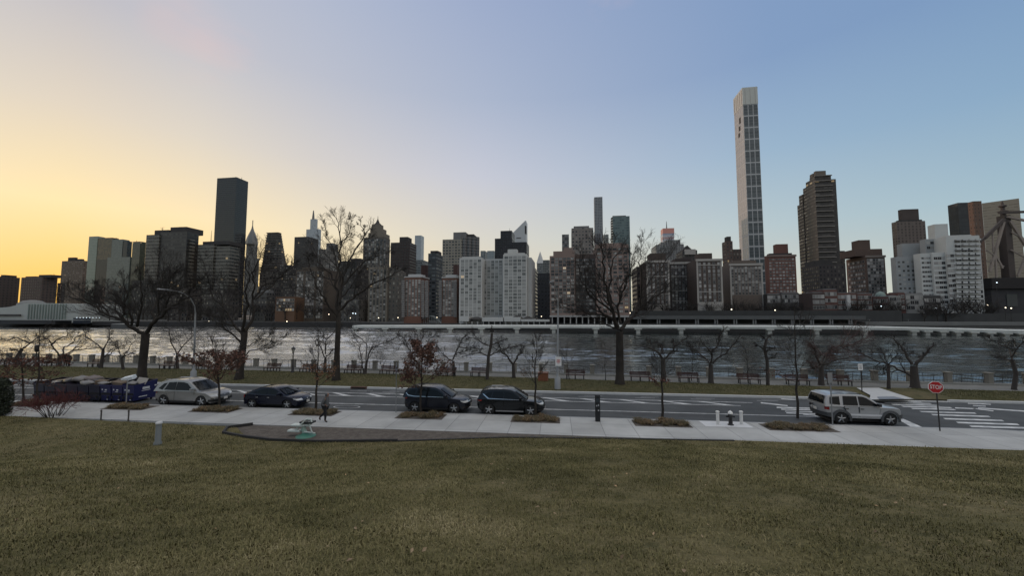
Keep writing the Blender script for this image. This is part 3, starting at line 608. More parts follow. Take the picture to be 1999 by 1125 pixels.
def sapling(label, base, top, r, seed, nb, lo=.35, ln=.32, lvl=2, tm=twig_m, leaves=None, name='street_tree', group=None, wide=1.0, up=.12, stems=1):
    """a young tree: straight stem, side branches from the height share lo upwards, clinging leaves if given"""
    rg = random.Random(seed); b = at_z(base[0], base[1], .15); D0 = depth_of(b); tp = at_d(top[0], top[1], D0); H = tp.z - .15
    t = thing(name, label, 'tree', (b.x, b.y, .12), group=group); P = dict(SAPP, up=up)
    mbt, mbc = MB(), MB(); pts = [Vector((0,0,-.05))]
    for k in range(1, 9): pts.append(Vector(((tp.x-b.x)*k/8 + rg.gauss(0,.03), (tp.y-b.y)*k/8 + rg.gauss(0,.03), H*k/8)))
    mbt.tube(pts, [r*(1.15-.95*(k/8)) for k in range(9)], 7, 0, cap=False)
    tips = []
    for k in range(nb):
        f = lo + (1-lo)*(k + rg.random())/nb; i = min(int(f*8), 7); q = pts[i].lerp(pts[i+1], f*8-i)
        a = rg.uniform(0, 2*math.pi); d = Vector((math.cos(a), math.sin(a), rg.uniform(.15,.8))).normalized()
        l = H*ln*wide*(1.15-.75*(f-lo)/(1-lo))*rg.uniform(.7,1.15); n0 = len(mbc.v)
        branch(mbc, q, d, l, max(.009, r*.4*(1.1-f)), lvl, rg, P); tips += mbc.v[n0:]
    mbt.build('trunk', bark, t); mbc.build('crown', tm, t)
    if leaves:
        cnt, size, lm, zlo, zhi = leaves; mb = MB(); cand = [v for v in tips if zlo*H <= v[2] <= zhi*H]
        for _ in range(cnt):
            p = Vector(rg.choice(cand)) + Vector((rg.gauss(0,.07), rg.gauss(0,.07), rg.gauss(0,.06)))
            n = Vector((rg.gauss(0,1), rg.gauss(0,1), rg.gauss(0,1))).normalized(); a = n.orthogonal().normalized(); c = n.cross(a); s = size*rg.uniform(.6,1.3)
            mb.add([p-a*s, p+c*s*.55+n*s*.15, p+a*s, p-c*s*.55+n*s*.15], [(0,1,2,3)])
        mb.build('leaves', lm, t)
    return t
def leaf_mat(name, c1, c2):
    m = bpy.data.materials.new(name); m.use_nodes = True; t = m.node_tree; b = t.nodes['Principled BSDF']; g = nd(t, 'ShaderNodeNewGeometry')
    lk(t, ramp(t, g.outputs['Random Per Island'], [(0, (*c1, 1)), (.6, (*c2, 1)), (1, (c2[0]*1.7, c2[1]*1.5, c2[2]*1.4, 1))]), b.inputs['Base Color']); b.inputs['Roughness'].default_value = .7
    return m
rust = leaf_mat('rust_leaves', (.06,.031,.021), (.105,.052,.036)); tan_l = leaf_mat('tan_leaves', (.10,.05,.025), (.16,.085,.045)); dkred = leaf_mat('dark_red_leaves', (.05,.022,.016), (.09,.035,.022))
sapling('young street tree with rust brown leaves in front of the silver parked car', (428,795), (421,668), .075, 51, 22, .36, .36, 2, leaves=(2500,.08,rust,.32,.86), wide=1.3)
sapling('nearly bare young street tree with a few tan leaves behind the walking person', (616.5,801), (622,655), .075, 52, 20, .3, .30, 2, leaves=(260,.085,tan_l,.28,.62))
sapling('conical young street tree thick with rust red leaves beside the dark blue car', (822,807), (824,655), .07, 53, 30, .30, .30, 2, leaves=(3000,.08,rust,.26,.94), wide=1.1)
sapling('leafless young street tree with upswept twigs at the front of the black car', (1045,813), (1046,655), .07, 54, 26, .38, .24, 2, up=.18, leaves=(30,.07,tan_l,.3,.6))
sapling('bare young street tree between the parking meter and the hydrant', (1292.5,817), (1291,680), .075, 55, 18, .42, .28, 2, leaves=(110,.07,dkred,.36,.6))
sapling('tall thin bare street tree behind the rear of the silver off-roader', (1557,815), (1551,600), .07, 56, 22, .3, .24, 2, leaves=(50,.07,dkred,.28,.42))
sapling('young tree with dark drooping leaves at the left end of the dumpster row', (45,792), (42,668), .06, 57, 16, .3, .36, 2, leaves=(700,.08,dkred,.25,.75), wide=1.2, up=.0)
sapling('young tall stemmed tree with dark leaves over the left dumpsters', (74,793), (78,640), .06, 58, 18, .25, .30, 2, leaves=(650,.08,dkred,.2,.62), wide=1.2, up=.0)
SG = 'thin saplings on the verge'
for (lab, bs, tp_, sd_) in (('thin sapling with upright twigs right of the right street light', (1112,742), (1104,676), 61), ('thin sapling with fan of twigs left of the thick trunked tree', (1182,745), (1181,668), 62), ('thin sapling behind the benches right of the stub topped tree', (1350,745), (1352,668), 63),
                         ('faint sapling between the four limbed tree and the curved tree', (1461,748), (1456,680), 64), ('thin twiggy sapling left of the left street light', (312,722), (309,690), 65), ('thin sapling behind the red leaved tree', (746,729), (741,690), 66)):
    sapling(lab, bs, tp_, .035, sd_, 22, .3, .42, 1, name='sapling', group=SG, up=.16)
# red stemmed bush and evergreen shrub at the left
def bush():
    b = at_z(105, 813.5, .13); t = thing('red_bush', 'leafless bush with dense dark red twigs on the lawn edge at left', 'bush', (b.x, b.y, .1)); rg = random.Random(71)
    st, tw = MB(), MB(); P = dict(wander=.16, up=.02, kids=[0,5,5], a0=20, a1=50, l0=.5, l1=.8, rmin=.006)
    for k in range(16):
        a = rg.uniform(0, 6.28); d = Vector((math.cos(a)*.75, math.sin(a)*.6, 1)).normalized(); p = Vector((math.cos(a)*rg.uniform(0,.6), math.sin(a)*.3, -.05)); q = p + d*rg.uniform(.55,.9)
        st.tube([p, p.lerp(q,.5)+Vector((rg.gauss(0,.03),0,0)), q], [.022,.018,.013], 4, 0, cap=False)
        for j in range(3): branch(tw, q, rot_dir(d, R(20), rg), rg.uniform(.5,.95), .011, 2, rg, P)
    st.build('stems', bark2, t); tw.build('twigs', mat('red_twigs', (.10,.028,.026), .8, var=.3), t)
bush()
def shrub():
    b = at_z(-16, 813, .13); t = thing('evergreen_shrub', 'dense dark evergreen shrub cut off by the left edge', 'shrub', (b.x, b.y, .1)); rg = random.Random(72)
    mb = MB(); st = MB(); P = dict(wander=.12, up=.08, kids=[0,4,4], a0=20, a1=50, l0=.5, l1=.8, rmin=.008)
    for k in range(10):
        a = rg.uniform(0,6.28); branch(st, Vector((0,0,-.05)), Vector((math.cos(a)*.35, math.sin(a)*.35, 1)).normalized(), 1.6, .03, 2, rg, P)
    for _ in range(9000):
        h = rg.random(); rr = .85*math.sqrt(max(0, 1-(h*1.02-.35)**2*1.5))*rg.random()**.35; a = rg.uniform(0,6.28)
        p = Vector((rr*math.cos(a), rr*math.sin(a), .1+h*2.25)); n = Vector((rg.gauss(0,1), rg.gauss(0,1), rg.gauss(.5,1))).normalized(); u = n.orthogonal().normalized(); c = n.cross(u); s = rg.uniform(.05,.085)
        mb.add([p-u*s, p+c*s*.4, p+u*s, p-c*s*.4], [(0,1,2,3)])
    st.build('stems', bark2, t); mb.build('foliage', leaf_mat('evergreen_leaves', (.012,.018,.010), (.022,.032,.017)), t)
shrub()
# ---------------------------------------------------------------- the far skyline
PHI = R(-2)
def brick(name, c, v=.2): return mat(name, c, .88, var=v, scale=.12, bump=.0, tint=tuple(x*.82 for x in c))
frame_w = mat('pale_window_frame', (.30,.30,.29), .6, var=.1); frame_d = mat('dark_window_frame', (.05,.05,.05), .6, var=.1)
roof_m = mat('roof_grey', (.16,.16,.16), .9, var=.3, scale=.2); roof_d = mat('roof_dark', (.045,.043,.042), .9, var=.3, scale=.2)
limestone = mat('limestone_trim', (.36,.34,.31), .85, var=.15, scale=.3)
glass_std = window_glass('apartment_glass'); glass_bright = window_glass('pale_blind_glass', thr=.30, soft=.65, light=(.40,.39,.37)); glass_pale = window_glass('grey_blind_glass', dark=(.085,.09,.09), light=(.34,.34,.33), thr=.15, soft=.75, lit=.004); glass_dark = window_glass('dark_tower_glass', dark=(.012,.016,.02), light=(.06,.075,.085), thr=.3, soft=.6, lit=.004)
UNITS = {}
class Bld:
    def __init__(s, name, label, x0, x1, ytop, D, side=None, dep=None, base=BANK, cat='building', group=None, phi=PHI, depmax=60):
        A = at_d(x0, ytop, D); s.e = Vector((math.cos(phi), math.sin(phi), 0)); s.n = Vector((-math.sin(phi), math.cos(phi), 0)); s.phi = phi
        s.O = Vector((A.x, A.y, 0)); s.base = base; s.w = s.uz(x1, ytop)[0]; s.H = A.z - base
        if dep is None:
            if side is None: dep = min(max(s.w, 12), 40)
            else:
                d = px_dir(side, ytop); q = s.O + (s.e*s.w if side > x1 else Vector((0,0,0)))
                # q + n*t on the ray
                t = (q.y*d.x - q.x*d.y) / (s.n.x*d.y - s.n.y*d.x); dep = min(max(t, 4), depmax)
        s.dep = dep; s.root = thing(name, label, cat, (A.x, A.y, base), phi, group); s.wl = []; s.mb = MB(); s.mats = []
    def uz(s, x, y, y0=0.0):
        """pixel to facade coordinates on the plane y0 behind the front"""
        d = px_dir(x, y); q = s.O + s.n*y0 - Vector((0,0,EYE)); t = s.n.dot(Vector((q.x,q.y,0))) / s.n.dot(d); p = Vector((0,0,EYE)) + d*t
        r = p - s.O; return r.dot(s.e), p.z - s.base
    def mi(s, m):
        if m not in s.mats: s.mats.append(m)
        return s.mats.index(m)
    def box(s, x0, x1, ytop, m, y0=0.0, y1=None, ybot=None, roof=roof_m):
        """box of the body given by pixels on the plane y0"""
        u0, z1 = s.uz(x0, ytop, y0); u1, _ = s.uz(x1, ytop, y0); z0 = -1.0 if ybot is None else s.uz((x0+x1)/2, ybot, y0)[1]
        s.mb.box(u0, u1, y0, s.dep if y1 is None else y1, z0, z1, s.mi(m), top=s.mi(roof)); return u0, u1, z0, z1
    def body(s, m, roof=roof_m): s.mb.box(0, s.w, 0, s.dep, -1, s.H, s.mi(m), top=s.mi(roof)); return s
    def done(s, name='wall'):
        o = s.mb.build(name, s.mats, s.root); s.mb = MB(); s.mats = []; return o
    def part(s, name, x0, x1, ytop, ybot, m, y0=2.0, y1=None, bevel=None):
        mb = MB(); u0, z1 = s.uz(x0, ytop, y0); u1, _ = s.uz(x1, ytop, y0); z0 = s.uz((x0+x1)/2, ybot, y0)[1]
        mb.box(u0, u1, y0, y0 + max(4, min(s.dep-y0-1, (u1-u0))) if y1 is None else y1, min(z0, z1-.5), z1, 0); return mb.build(name, m, s.root)
    def mast(s, x, ytop, ybot, r=.35, y0=4.0, name='antenna', m=None, arms=0):
        u, z1 = s.uz(x, ytop, y0); z0 = s.uz(x, ybot, y0)[1]; mb = MB(); mb.tube([(u,y0,z0-1),(u,y0,(z0+z1)/2),(u,y0,z1)], [r, r*.7, r*.3], 5)
        for k in range(arms): mb.tube([(u-2.5+k, y0, z1-.5-k*1.3), (u+2.5-k*.5, y0, z1-.2-k*1.3)], .12, 4)
        return mb.build(name, m or roof_d, s.root)
    def wins(s, cols, rows, x0=None, x1=None, yt=None, yb=None, w=1.5, h=1.6, y0=0.0, face='front', u0=None, u1=None, z0=None, z1=None, skip=None, frame=None, gl=None, jit=0):
        """a field of windows on a face (front / left / right)"""
        if x0 is not None:
            u0, z1 = s.uz(x0, yt, y0); u1 = s.uz(x1, yt, y0)[0]; z0 = s.uz((x0+x1)/2, yb, y0)[1]
        elif face != 'front':
            z1 = s.H - 2 if z1 is None else z1; z0 = 4 if z0 is None else z0; u0 = 1.2 if u0 is None else u0; u1 = s.dep - 1.2 if u1 is None else u1
        bw, fh = (u1-u0)/cols, (z1-z0)/rows
        for r in range(rows):
            for c in range(cols):
                if skip and skip(c, r): continue
                s.wl.append((face, u0+bw*(c+.5), z1-fh*(r+.5), min(w, bw*.86), min(h, fh*.8), y0, frame or frame_w, gl or glass_std))
    def finish(s, name='window'):
        """the first hundred windows each an object, the remainder one mass"""
        rest = None; fr = gl = None
        for k, (face, u, z, w, h, y0, fr, gl) in enumerate(s.wl):
            key = (round(w,1), round(h,1), fr.name, gl.name)
            if key not in UNITS:
                mb = MB(); f = .1
                mb.box(-w/2-f, w/2+f, -.07, .06, -h/2-f, -h/2, 0); mb.box(-w/2-f, w/2+f, -.05, .06, h/2, h/2+f, 0)
                mb.box(-w/2-f, -w/2, -.05, .06, -h/2, h/2, 0); mb.box(w/2, w/2+f, -.05, .06, -h/2, h/2, 0); mb.box(-.04, .04, -.045, .06, -h/2, h/2, 0)
                mb.add([(-w/2,-.02,-h/2),(w/2,-.02,-h/2),(w/2,-.02,h/2),(-w/2,-.02,h/2)], [(0,1,2,3)], 1); UNITS[key] = (mb.mesh(name, [fr, gl]), mb)
            me, umb = UNITS[key]
            if face == 'front': loc, rz = Vector((u, y0, z)), 0
            elif face == 'right': loc, rz = Vector((y0 if y0 else s.w, u, z)), R(90)
            else: loc, rz = Vector((y0, s.dep - u, z)), R(-90)
            if k < 100:
                o = bpy.data.objects.new(name, me); C.objects.link(o); o.parent = s.root; o.location = loc; o.rotation_euler = (0, 0, rz)
            else:
                if rest is None: rest = MB(); rm = [fr, gl]
                mt = Matrix.Translation(loc) @ Matrix.Rotation(rz, 4, 'Z'); off = len(rest.v)
                rest.v += [tuple(mt @ Vector(v)) for v in umb.v]; rest.f += [[off+i for i in f] for f in umb.f]; rest.m += umb.m; rest.uv += umb.uv; rest.sm += umb.sm
        if rest: setting(rest.build(name, rm, s.root), 'stuff')
        return s
def simple(name, label, x0, x1, ytop, D, m, side=None, dep=None, pents=(), masts=(), group=None, roof=roof_m, pm=None, cat='building', phi=PHI, depmax=60, base=BANK):
    if side is None and D < 1000:
        xm = (x0+x1)/2; full = Bld.__new__(Bld); k = abs(xm-1085)/FPX; w = (x1-x0)*D/FPX; dp = dep or min(max(w, 12), 40); sw = k*dp*FPX/D; sw2 = min(sw, (x1-x0)*.42); dep = max(3, dp*sw2/max(sw, .01))
        if xm > 1085: side, x0 = x0, x0+sw2
        else: side, x1 = x1, x1-sw2
    b = Bld(name, label, x0, x1, ytop, D, side, dep, base, cat, group, phi, depmax); b.body(m, roof).done()
    for (a, c, yt) in pents:
        y0 = b.dep*.25; u0 = max(.3, b.uz(a, yt, y0)[0]); u1 = min(b.w-.3, b.uz(c, yt, y0)[0]); z1 = b.uz(a, yt, y0)[1]
        if u1-u0 < 2: u0, u1 = .4, b.w-.4
        mb = MB(); mb.box(u0, u1, y0, b.dep*.85, b.H, max(z1, b.H+.6)); mb.build('penthouse', pm or roof, b.root)
    for a in masts: b.mast(*a)
    return b
# --- left end
fb = lambda c, **k: facade(c, **k)
simple('apartment_building', 'low dark brick block at the left edge with stepped roof', -60, 40, 541, 430, fb((.07,.055,.05), bay=3, floor=3, ww=.4, wh=.5, lit=.0005, light=(.05,.045,.042)), dep=30, pents=[(2,34,537)], roof=roof_d)
simple('apartment_building', 'low dark brick block outside the left edge of the skyline', -260, -64, 540, 430, fb((.07,.055,.05), bay=3, floor=3, ww=.4, wh=.5, lit=.0005, light=(.05,.045,.042)), dep=30, roof=roof_d)
b = simple('apartment_building', 'wide low reddish brick block with a humped roof, left of the slim brown tower', 42, 113, 542, 415, fb((.085,.062,.054), bay=3, floor=3, ww=.4, wh=.5, lit=.0005, light=(.05,.045,.042)), dep=28, roof=roof_d)
b.part('penthouse', 76, 100, 537, 542, roof_d, 2.5); b.part('penthouse', 50, 70, 540, 542, roof_d, 2.5)
simple('apartment_building', 'narrow dark block tucked between the reddish block and the brown tower', 113, 127, 553, 430, fb((.06,.05,.045), bay=3, floor=3), dep=20, roof=roof_d)
simple('apartment_tower', 'slim brown tower with two small roof boxes at the left of the skyline', 121, 163, 510, 640, fb((.14,.105,.08), bay=3.4, floor=3.1, ww=.5, wh=.5), side=171, pents=[(133,147,503),(151,160,506)], roof=roof_d)
# --- green glass pair
gp = lambda c, **k: facade(c, bay=1.6, floor=2.0, ww=.88, wh=.86, metal=.0, rough=.25, grough=.06, **k)
b = Bld('glass_tower', 'pale green folded glass tower with cut corners left of the banded twin slabs', 174, 257, 466, 500, dep=34)
g1 = gp((.13,.165,.14), dark=(.20,.25,.21), light=(.22,.27,.23), thr=.2); g2 = gp((.04,.04,.032), dark=(.06,.05,.032), light=(.11,.085,.045), thr=.3); g3 = gp((.014,.018,.019), dark=(.010,.015,.017), light=(.02,.025,.027), thr=.5); g4 = gp((.08,.10,.095), dark=(.11,.135,.125), light=(.13,.155,.145), thr=.4)  # golden sky reflection on the middle face put into its glass colour
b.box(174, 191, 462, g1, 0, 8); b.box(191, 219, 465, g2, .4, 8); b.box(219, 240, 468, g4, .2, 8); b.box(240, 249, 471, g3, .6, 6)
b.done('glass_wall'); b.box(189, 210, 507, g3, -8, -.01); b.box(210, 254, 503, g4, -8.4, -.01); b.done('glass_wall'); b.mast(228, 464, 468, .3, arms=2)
simple('glass_tower', 'dark olive glass slab between the green glass tower and the taller banded slab', 259, 285, 472, 480, gp((.05,.055,.04), dark=(.055,.062,.045), light=(.08,.085,.06)), dep=26, roof=roof_d, masts=[(267,469,472,.3)])
bandf = lambda: facade((.15,.145,.125), bay=2.6, floor=3.6, ww=.95, wh=.58, dark=(.014,.015,.015), light=(.06,.058,.05), thr=.35, soft=.6, lit=.002, rough=.6, grough=.25)
bf2 = facade((.040,.038,.034), bay=2.6, floor=3.6, ww=.85, wh=.5, dark=(.012,.013,.014), light=(.055,.055,.05), thr=.45, soft=.5, lit=.006, rough=.5, grough=.3)
b = Bld('apartment_tower', 'taller of two dark towers with pale window bands, rooftop boxes and aerial', 286, 311, 459, 400, dep=26)
b.mb.box(0, b.w, 0, 26, -1, b.H, b.mi(bandf()), top=b.mi(roof_d)); b.done(); u0 = b.uz(311,459)[0]; u1 = b.uz(367,452,2)[0]; u2 = b.uz(374,466,5)[0]
b.mb.box(u0+.02, u1, 1.2, 14, -1, b.uz(335,453,1)[1], b.mi(bf2), top=b.mi(roof_d)); b.mb.box(u1+.02, u2, 4, 9, -1, b.uz(374,467,4)[1], b.mi(bandf()), top=b.mi(roof_d)); b.done()
b.part('penthouse', 333, 364, 444, 454, roof_d, 6); b.part('penthouse', 302, 330, 450, 459, roof_d, 5); b.mast(317, 444, 450, .3, 6, arms=3); b.mast(350, 443, 444, .3, 8, arms=1)
b = Bld('apartment_tower', 'shorter of two dark towers with pale window bands, in front of the black slab', 387, 418, 478, 400, dep=26)
b.body(bandf(), roof_d).done(); u1 = b.uz(450,482,2)[0]; b.mb.box(b.w+.02, u1, 1.5, 13, -1, b.uz(440,481,1.5)[1], b.mi(bandf()), top=b.mi(roof_d)); b.done(); b.part('penthouse', 396, 446, 472, 478, roof_d, 6); b.mast(413, 450, 473, .35, 8)
# --- black slab and neighbours
bz = facade((.028,.026,.023), bay=1.5, floor=3.6, ww=.84, wh=.78, dark=(.024,.024,.023), light=(.036,.035,.032), thr=.3, soft=.7, lit=0, rough=.3, grough=.12)
b = simple('office_tower', 'tall plain black glass slab rising above everything on the left', 424, 462, 348, 700, bz, side=485, roof=roof_d); b.mast(460, 345, 348, .5); b.mast(472, 346, 349, .5, 14)
simple('office_tower', 'narrow black slab in front of the foot of the tall plain black glass slab', 459, 480, 456, 520, facade((.018,.018,.02), bay=2, floor=3.3, ww=.8, wh=.6, dark=(.012,.013,.016), light=(.03,.03,.035), lit=0), dep=14, roof=roof_d)
def spire_tower():
    b = Bld('spire_tower', 'stepped pale tower with a curved crown and needle spire', 478, 501, 505, 1350, dep=12)
    f = facade((.17,.165,.155), bay=4, floor=3.6, ww=.5, wh=.6, lit=.0); b.body(f); f2 = f
    b.box(481, 499, 478, f, 2, 11, 505); b.done()
    z0 = b.uz(491,478,8)[1]; zt = b.uz(492,432,20)[1]; cu = (b.uz(482,478,8)[0]+b.uz(501,478,8)[0])/2; r0 = (b.uz(501,478,8)[0]-b.uz(482,478,8)[0])/2
    prof = [(r0*k, z0 + (zt-z0)*t) for k, t in ((.98,0),(.95,.1),(.86,.22),(.7,.33),(.5,.45),(.3,.56),(.16,.66),(.07,.78),(.02,1))]
    mb = MB(); mb.lathe([(max(r, 1.3), z) for r, z in prof], 8, c=(cu, 8, 0), smooth=False); mb.build('spire', mat('steel_crown', (.15,.15,.145), .4, metal=.4, var=.2, scale=.05), b.root)
spire_tower()
def taper_tower():
    b = Bld('apartment_tower', 'brown tower tapering into a steep wedge top with stepped balconies', 507, 547, 532, 430, dep=14)
    f = facade((.085,.075,.066), bay=4, floor=3.1, ww=.6, wh=.45, light=(.2,.19,.17), lit=.004); b.body(f, roof_d).done()
    n = 16; zt = b.uz(536, 456, 10)[1]; ul, ur = b.uz(510,531,2)[0], b.uz(548,531,2)[0]; tl, tr = b.uz(526,457,8)[0], b.uz(546,457,8)[0]; mb = MB(); z0 = b.H; sl = MB()
    for k in range(n):
        t0, t1 = k/n, (k+1)/n; g = lambda t: t**.8
        a, c = ul+(tl-ul)*g(t0), ur+(tr-ur)*g(t0); za, zb = z0+(zt-z0)*t0, z0+(zt-z0)*t1; y = 1+4*t0
        mb.box(a, c, y, 14-4*t0, za, zb, 0); sl.box(a-.9, c+.9, y-.9, y+4, zb-.55, zb-.1, 0)
    mb.build('wedge_top', f, b.root); sl.build('balconies', mat('balcony_slab', (.13,.12,.11), .8), b.root)
taper_tower()
simple('office_tower', 'dark flat topped tower with fine floor bands left of the slim tall tree crown', 575, 622, 463, 560, facade((.05,.045,.042), bay=2, floor=3.0, ww=.9, wh=.5, dark=(.02,.02,.02), light=(.06,.055,.05), lit=.002), dep=30, roof=roof_d)
b = Bld('glass_tower', 'far pale blue stepped glass tower with a long needle', 598, 622, 448, 1300, dep=14)
hz = facade((.36,.39,.41), bay=5, floor=4, ww=.8, wh=.7, dark=(.26,.30,.33), light=(.40,.43,.45), thr=.2, lit=0, rough=.4); b.body(hz, hz); b.box(606, 617, 428, hz, 3, 12, 448, roof=hz); b.done('glass_wall'); b.mast(612, 411, 428, 4.5, 6, 'spire', roof_m)  # pale glass, lightened further with distance haze put into the colour
b = simple('office_tower', 'pale grey stepped tower seen through the slim tree crown', 622, 662, 487, 620, facade((.17,.16,.145), bay=3, floor=3.2, ww=.45, wh=.5, light=(.25,.24,.2)), dep=30, pents=[(637,653,475)])
simple('apartment_tower', 'pale grey slab standing low behind the slim tall tree trunk', 636, 664, 515, 400, facade((.22,.21,.19), bay=3, floor=3.1, ww=.5, wh=.5), dep=25)
# --- mid left brick
pb = lambda c, **k: facade(c, bay=2.5, floor=3.0, ww=.42, wh=.52, light=(.20,.19,.16), thr=.55, lit=.006, **k)
simple('apartment_building', 'dark plain block filling the gap left of the brown many windowed block', 504, 552, 560, 330, pb((.04,.037,.035)), dep=20, roof=roof_d)
simple('apartment_building', 'dark block with flat roof behind the lit brick block', 546, 580, 518, 420, pb((.045,.04,.038)), dep=20, roof=roof_d)
b = Bld('apartment_building', 'brown many windowed block with rounded corner behind the old lamp post', 578, 634, 527, 270, side=640, dep=22); b.body(brick('brown_brick', (.105,.085,.066)), roof_d).done()
b.part('parapet', 590, 622, 522, 527, brick('brown_brick', (.105,.085,.066)), 2); b.wins(12, 15, 580, 632, 530, 622, w=1.2, h=1.5, skip=lambda c, r: c in (3, 8)); b.finish()
b = Bld('apartment_building', 'low orange brick block with warm lit windows between tapering tower and brown block', 538, 576, 580, 262, dep=14); b.body(brick('orange_brick', (.13,.075,.045)), roof_d).done(); b.wins(8, 4, 540, 575, 583, 608, w=1.3, h=1.5, gl=window_glass('lit_glass', lit=.10)); b.finish()
simple('apartment_building', 'low grey block with a lit row of windows left of the orange brick block', 498, 537, 572, 275, pb((.07,.068,.065)), dep=14, pents=[(505,530,567)])
simple('apartment_building', 'dark low block with scattered lit windows under the shorter banded tower', 398, 468, 566, 300, pb((.06,.055,.05)), dep=20, roof=roof_d)
simple('apartment_building', 'dark brick block with lit windows behind the left street light arm', 330, 397, 562, 300, pb((.055,.048,.042)), dep=20, roof=roof_d)
simple('apartment_building', 'low dark block behind the broad spreading tree crown', 258, 328, 548, 360, pb((.045,.045,.042)), dep=20, roof=roof_d)
simple('office_tower', 'dark grey blank block right of the slim tall tree', 663, 722, 510, 360, pb((.05,.047,.045)), dep=24, roof=roof_d, pents=[(684,712,505)])
simple('apartment_building', 'low pale grey block by the river beside the slim tree trunk', 664, 722, 585, 262, pb((.10,.095,.09)), dep=14)
# --- stone tower with lantern
def lantern_tower():
    st = brick('river_stone', (.185,.165,.135)); b = Bld('apartment_tower', 'stone apartment tower with stepped shoulders, lantern and pointed cap', 720, 757, 522, 265, dep=26)
    sd = facade((.10,.09,.078), bay=2.6, floor=3.1, ww=.4, wh=.5, light=(.3,.29,.25), lit=.006)
    b.body(st); u1 = b.uz(776, 530, 1)[0]; b.mb.box(b.w+.02, u1, 1.5, 15, -1, b.uz(775,528,1.5)[1], b.mi(sd), top=b.mi(roof_d)); b.mb.box(b.w+.02, u1-2, 3, 12, b.uz(775,528,1.5)[1]+.02, b.uz(775,521,3)[1], b.mi(sd), top=b.mi(roof_d))
    b.box(709.5, 750, 464, sd, 5, 14, 522, roof_d); b.done()
    for (a, c, yt, yb, y) in ((719,747,455,464,8),(723,744,446,455,9.5),(726,741,438,446,10.5)): b.part('lantern_stage', a, c, yt, yb, st, y)
    u0, z0 = b.uz(725,438,11); u1_, _ = b.uz(742,438,11); zt = b.uz(734,432,14)[1]; mb = MB(); cu = (u0+u1_)/2; mb.lathe([((u1_-u0)*.45, z0), ((u1_-u0)*.22, (z0+zt)/2), (.25, zt+1.5), (.08, zt+4)], 8, c=(cu,14,0), smooth=False); mb.build('cap', roof_d, b.root)
    b.wins(5, 29, 722, 755, 526, 628, w=1.3, h=1.6, gl=glass_bright, frame=frame_d); b.wins(6, 12, 711, 755, 467, 518, w=1.1, h=1.4, y0=5); b.finish()
lantern_tower()
# --- dark tower, slim pale tower, small blocks
simple('apartment_tower', 'very dark brown tower with square roof box left of the cream slab', 763, 800, 474, 390, facade((.042,.032,.03), bay=2.8, floor=3, ww=.5, wh=.4, dark=(.012,.012,.013), light=(.05,.045,.04), lit=.003), side=813, pents=[(780,796,463)], roof=roof_d)
simple('glass_tower', 'far slim pale blue tower right of the very dark brown tower', 810, 822, 460, 1150, facade((.36,.40,.42), bay=4, floor=4, ww=.7, wh=.7, dark=(.29,.33,.36), light=(.36,.40,.42), lit=0, rough=.4), dep=24)  # distance haze put into the pale blue wall and pane colours
simple('office_tower', 'small bluish grey tower in the gap right of the very dark brown tower', 812, 836, 508, 520, facade((.13,.145,.15), bay=3, floor=3.3, ww=.7, wh=.5, lit=0), dep=24)
simple('apartment_building', 'plain red brown brick block peeping over the left balcony building', 822, 840, 518, 330, brick('dark_red_brick', (.075,.042,.036)), dep=16, roof=roof_d)
simple('apartment_tower', 'dark banded tower with small roof turrets between the two small brick buildings', 836, 864, 495, 310, facade((.05,.055,.06), bay=3.2, floor=2.9, ww=.82, wh=.5, dark=(.016,.02,.024), light=(.10,.12,.13), lit=.004), dep=24, roof=roof_d, pents=[(838,844,490),(850,862,491)])
# cream slab with round bays
def cream_tower():
    f = facade((.26,.24,.20), bay=3.1, floor=2.9, ww=.62, wh=.5, dark=(.03,.034,.037), light=(.16,.16,.15), lit=.004); f2 = facade((.15,.15,.15), bay=2.3, floor=2.9, ww=.72, wh=.55, dark=(.03,.036,.042), light=(.13,.14,.145), lit=.004)
    b = Bld('apartment_tower', 'cream slab tower with rounded grey bays on its right side', 864, 902, 468, 380, dep=28); b.body(f); b.done()
    for k, (a, c) in enumerate(((900,910),(909,919),(918,927),(925,934))):
        u0, u1 = b.uz(a,463,k*2)[0], b.uz(c,463,k*2)[0]; r = (u1-u0)/2; z = b.uz(a,462,k*2)[1]; cx, cy = (u0+u1)/2, 3+k*2.4
        b.mb.prism([(cx+r*1.05*math.cos(2*math.pi*j/10), cy+r*1.05*math.sin(2*math.pi*j/10)) for j in range(10)], -1, z, b.mi(f2), top=b.mi(roof_m))
    b.done('bay'); b.part('penthouse', 885, 909, 454, 468, roof_m, 5); b.part('penthouse', 903, 925, 458, 463, roof_d, 9)
cream_tower()
def balcony_row(b, xs_, rows, yt, yb, y0, wpx, m, name='balcony'):
    for x in xs_:
        for r in range(rows):
            y = yt + (yb-yt)*(r+.8)/rows; u0, z = b.uz(x, y, y0); u1 = b.uz(x+wpx, y, y0)[0]; mb = MB()
            mb.box(u0, u1, y0-1.5, y0-.01, z, z+.18); mb.box(u0, u1, y0-1.5, y0-1.4, z+.18, z+1.0); mb.build(name, m, b.root)
slabm = mat('balcony_concrete', (.17,.165,.16), .8, var=.2)
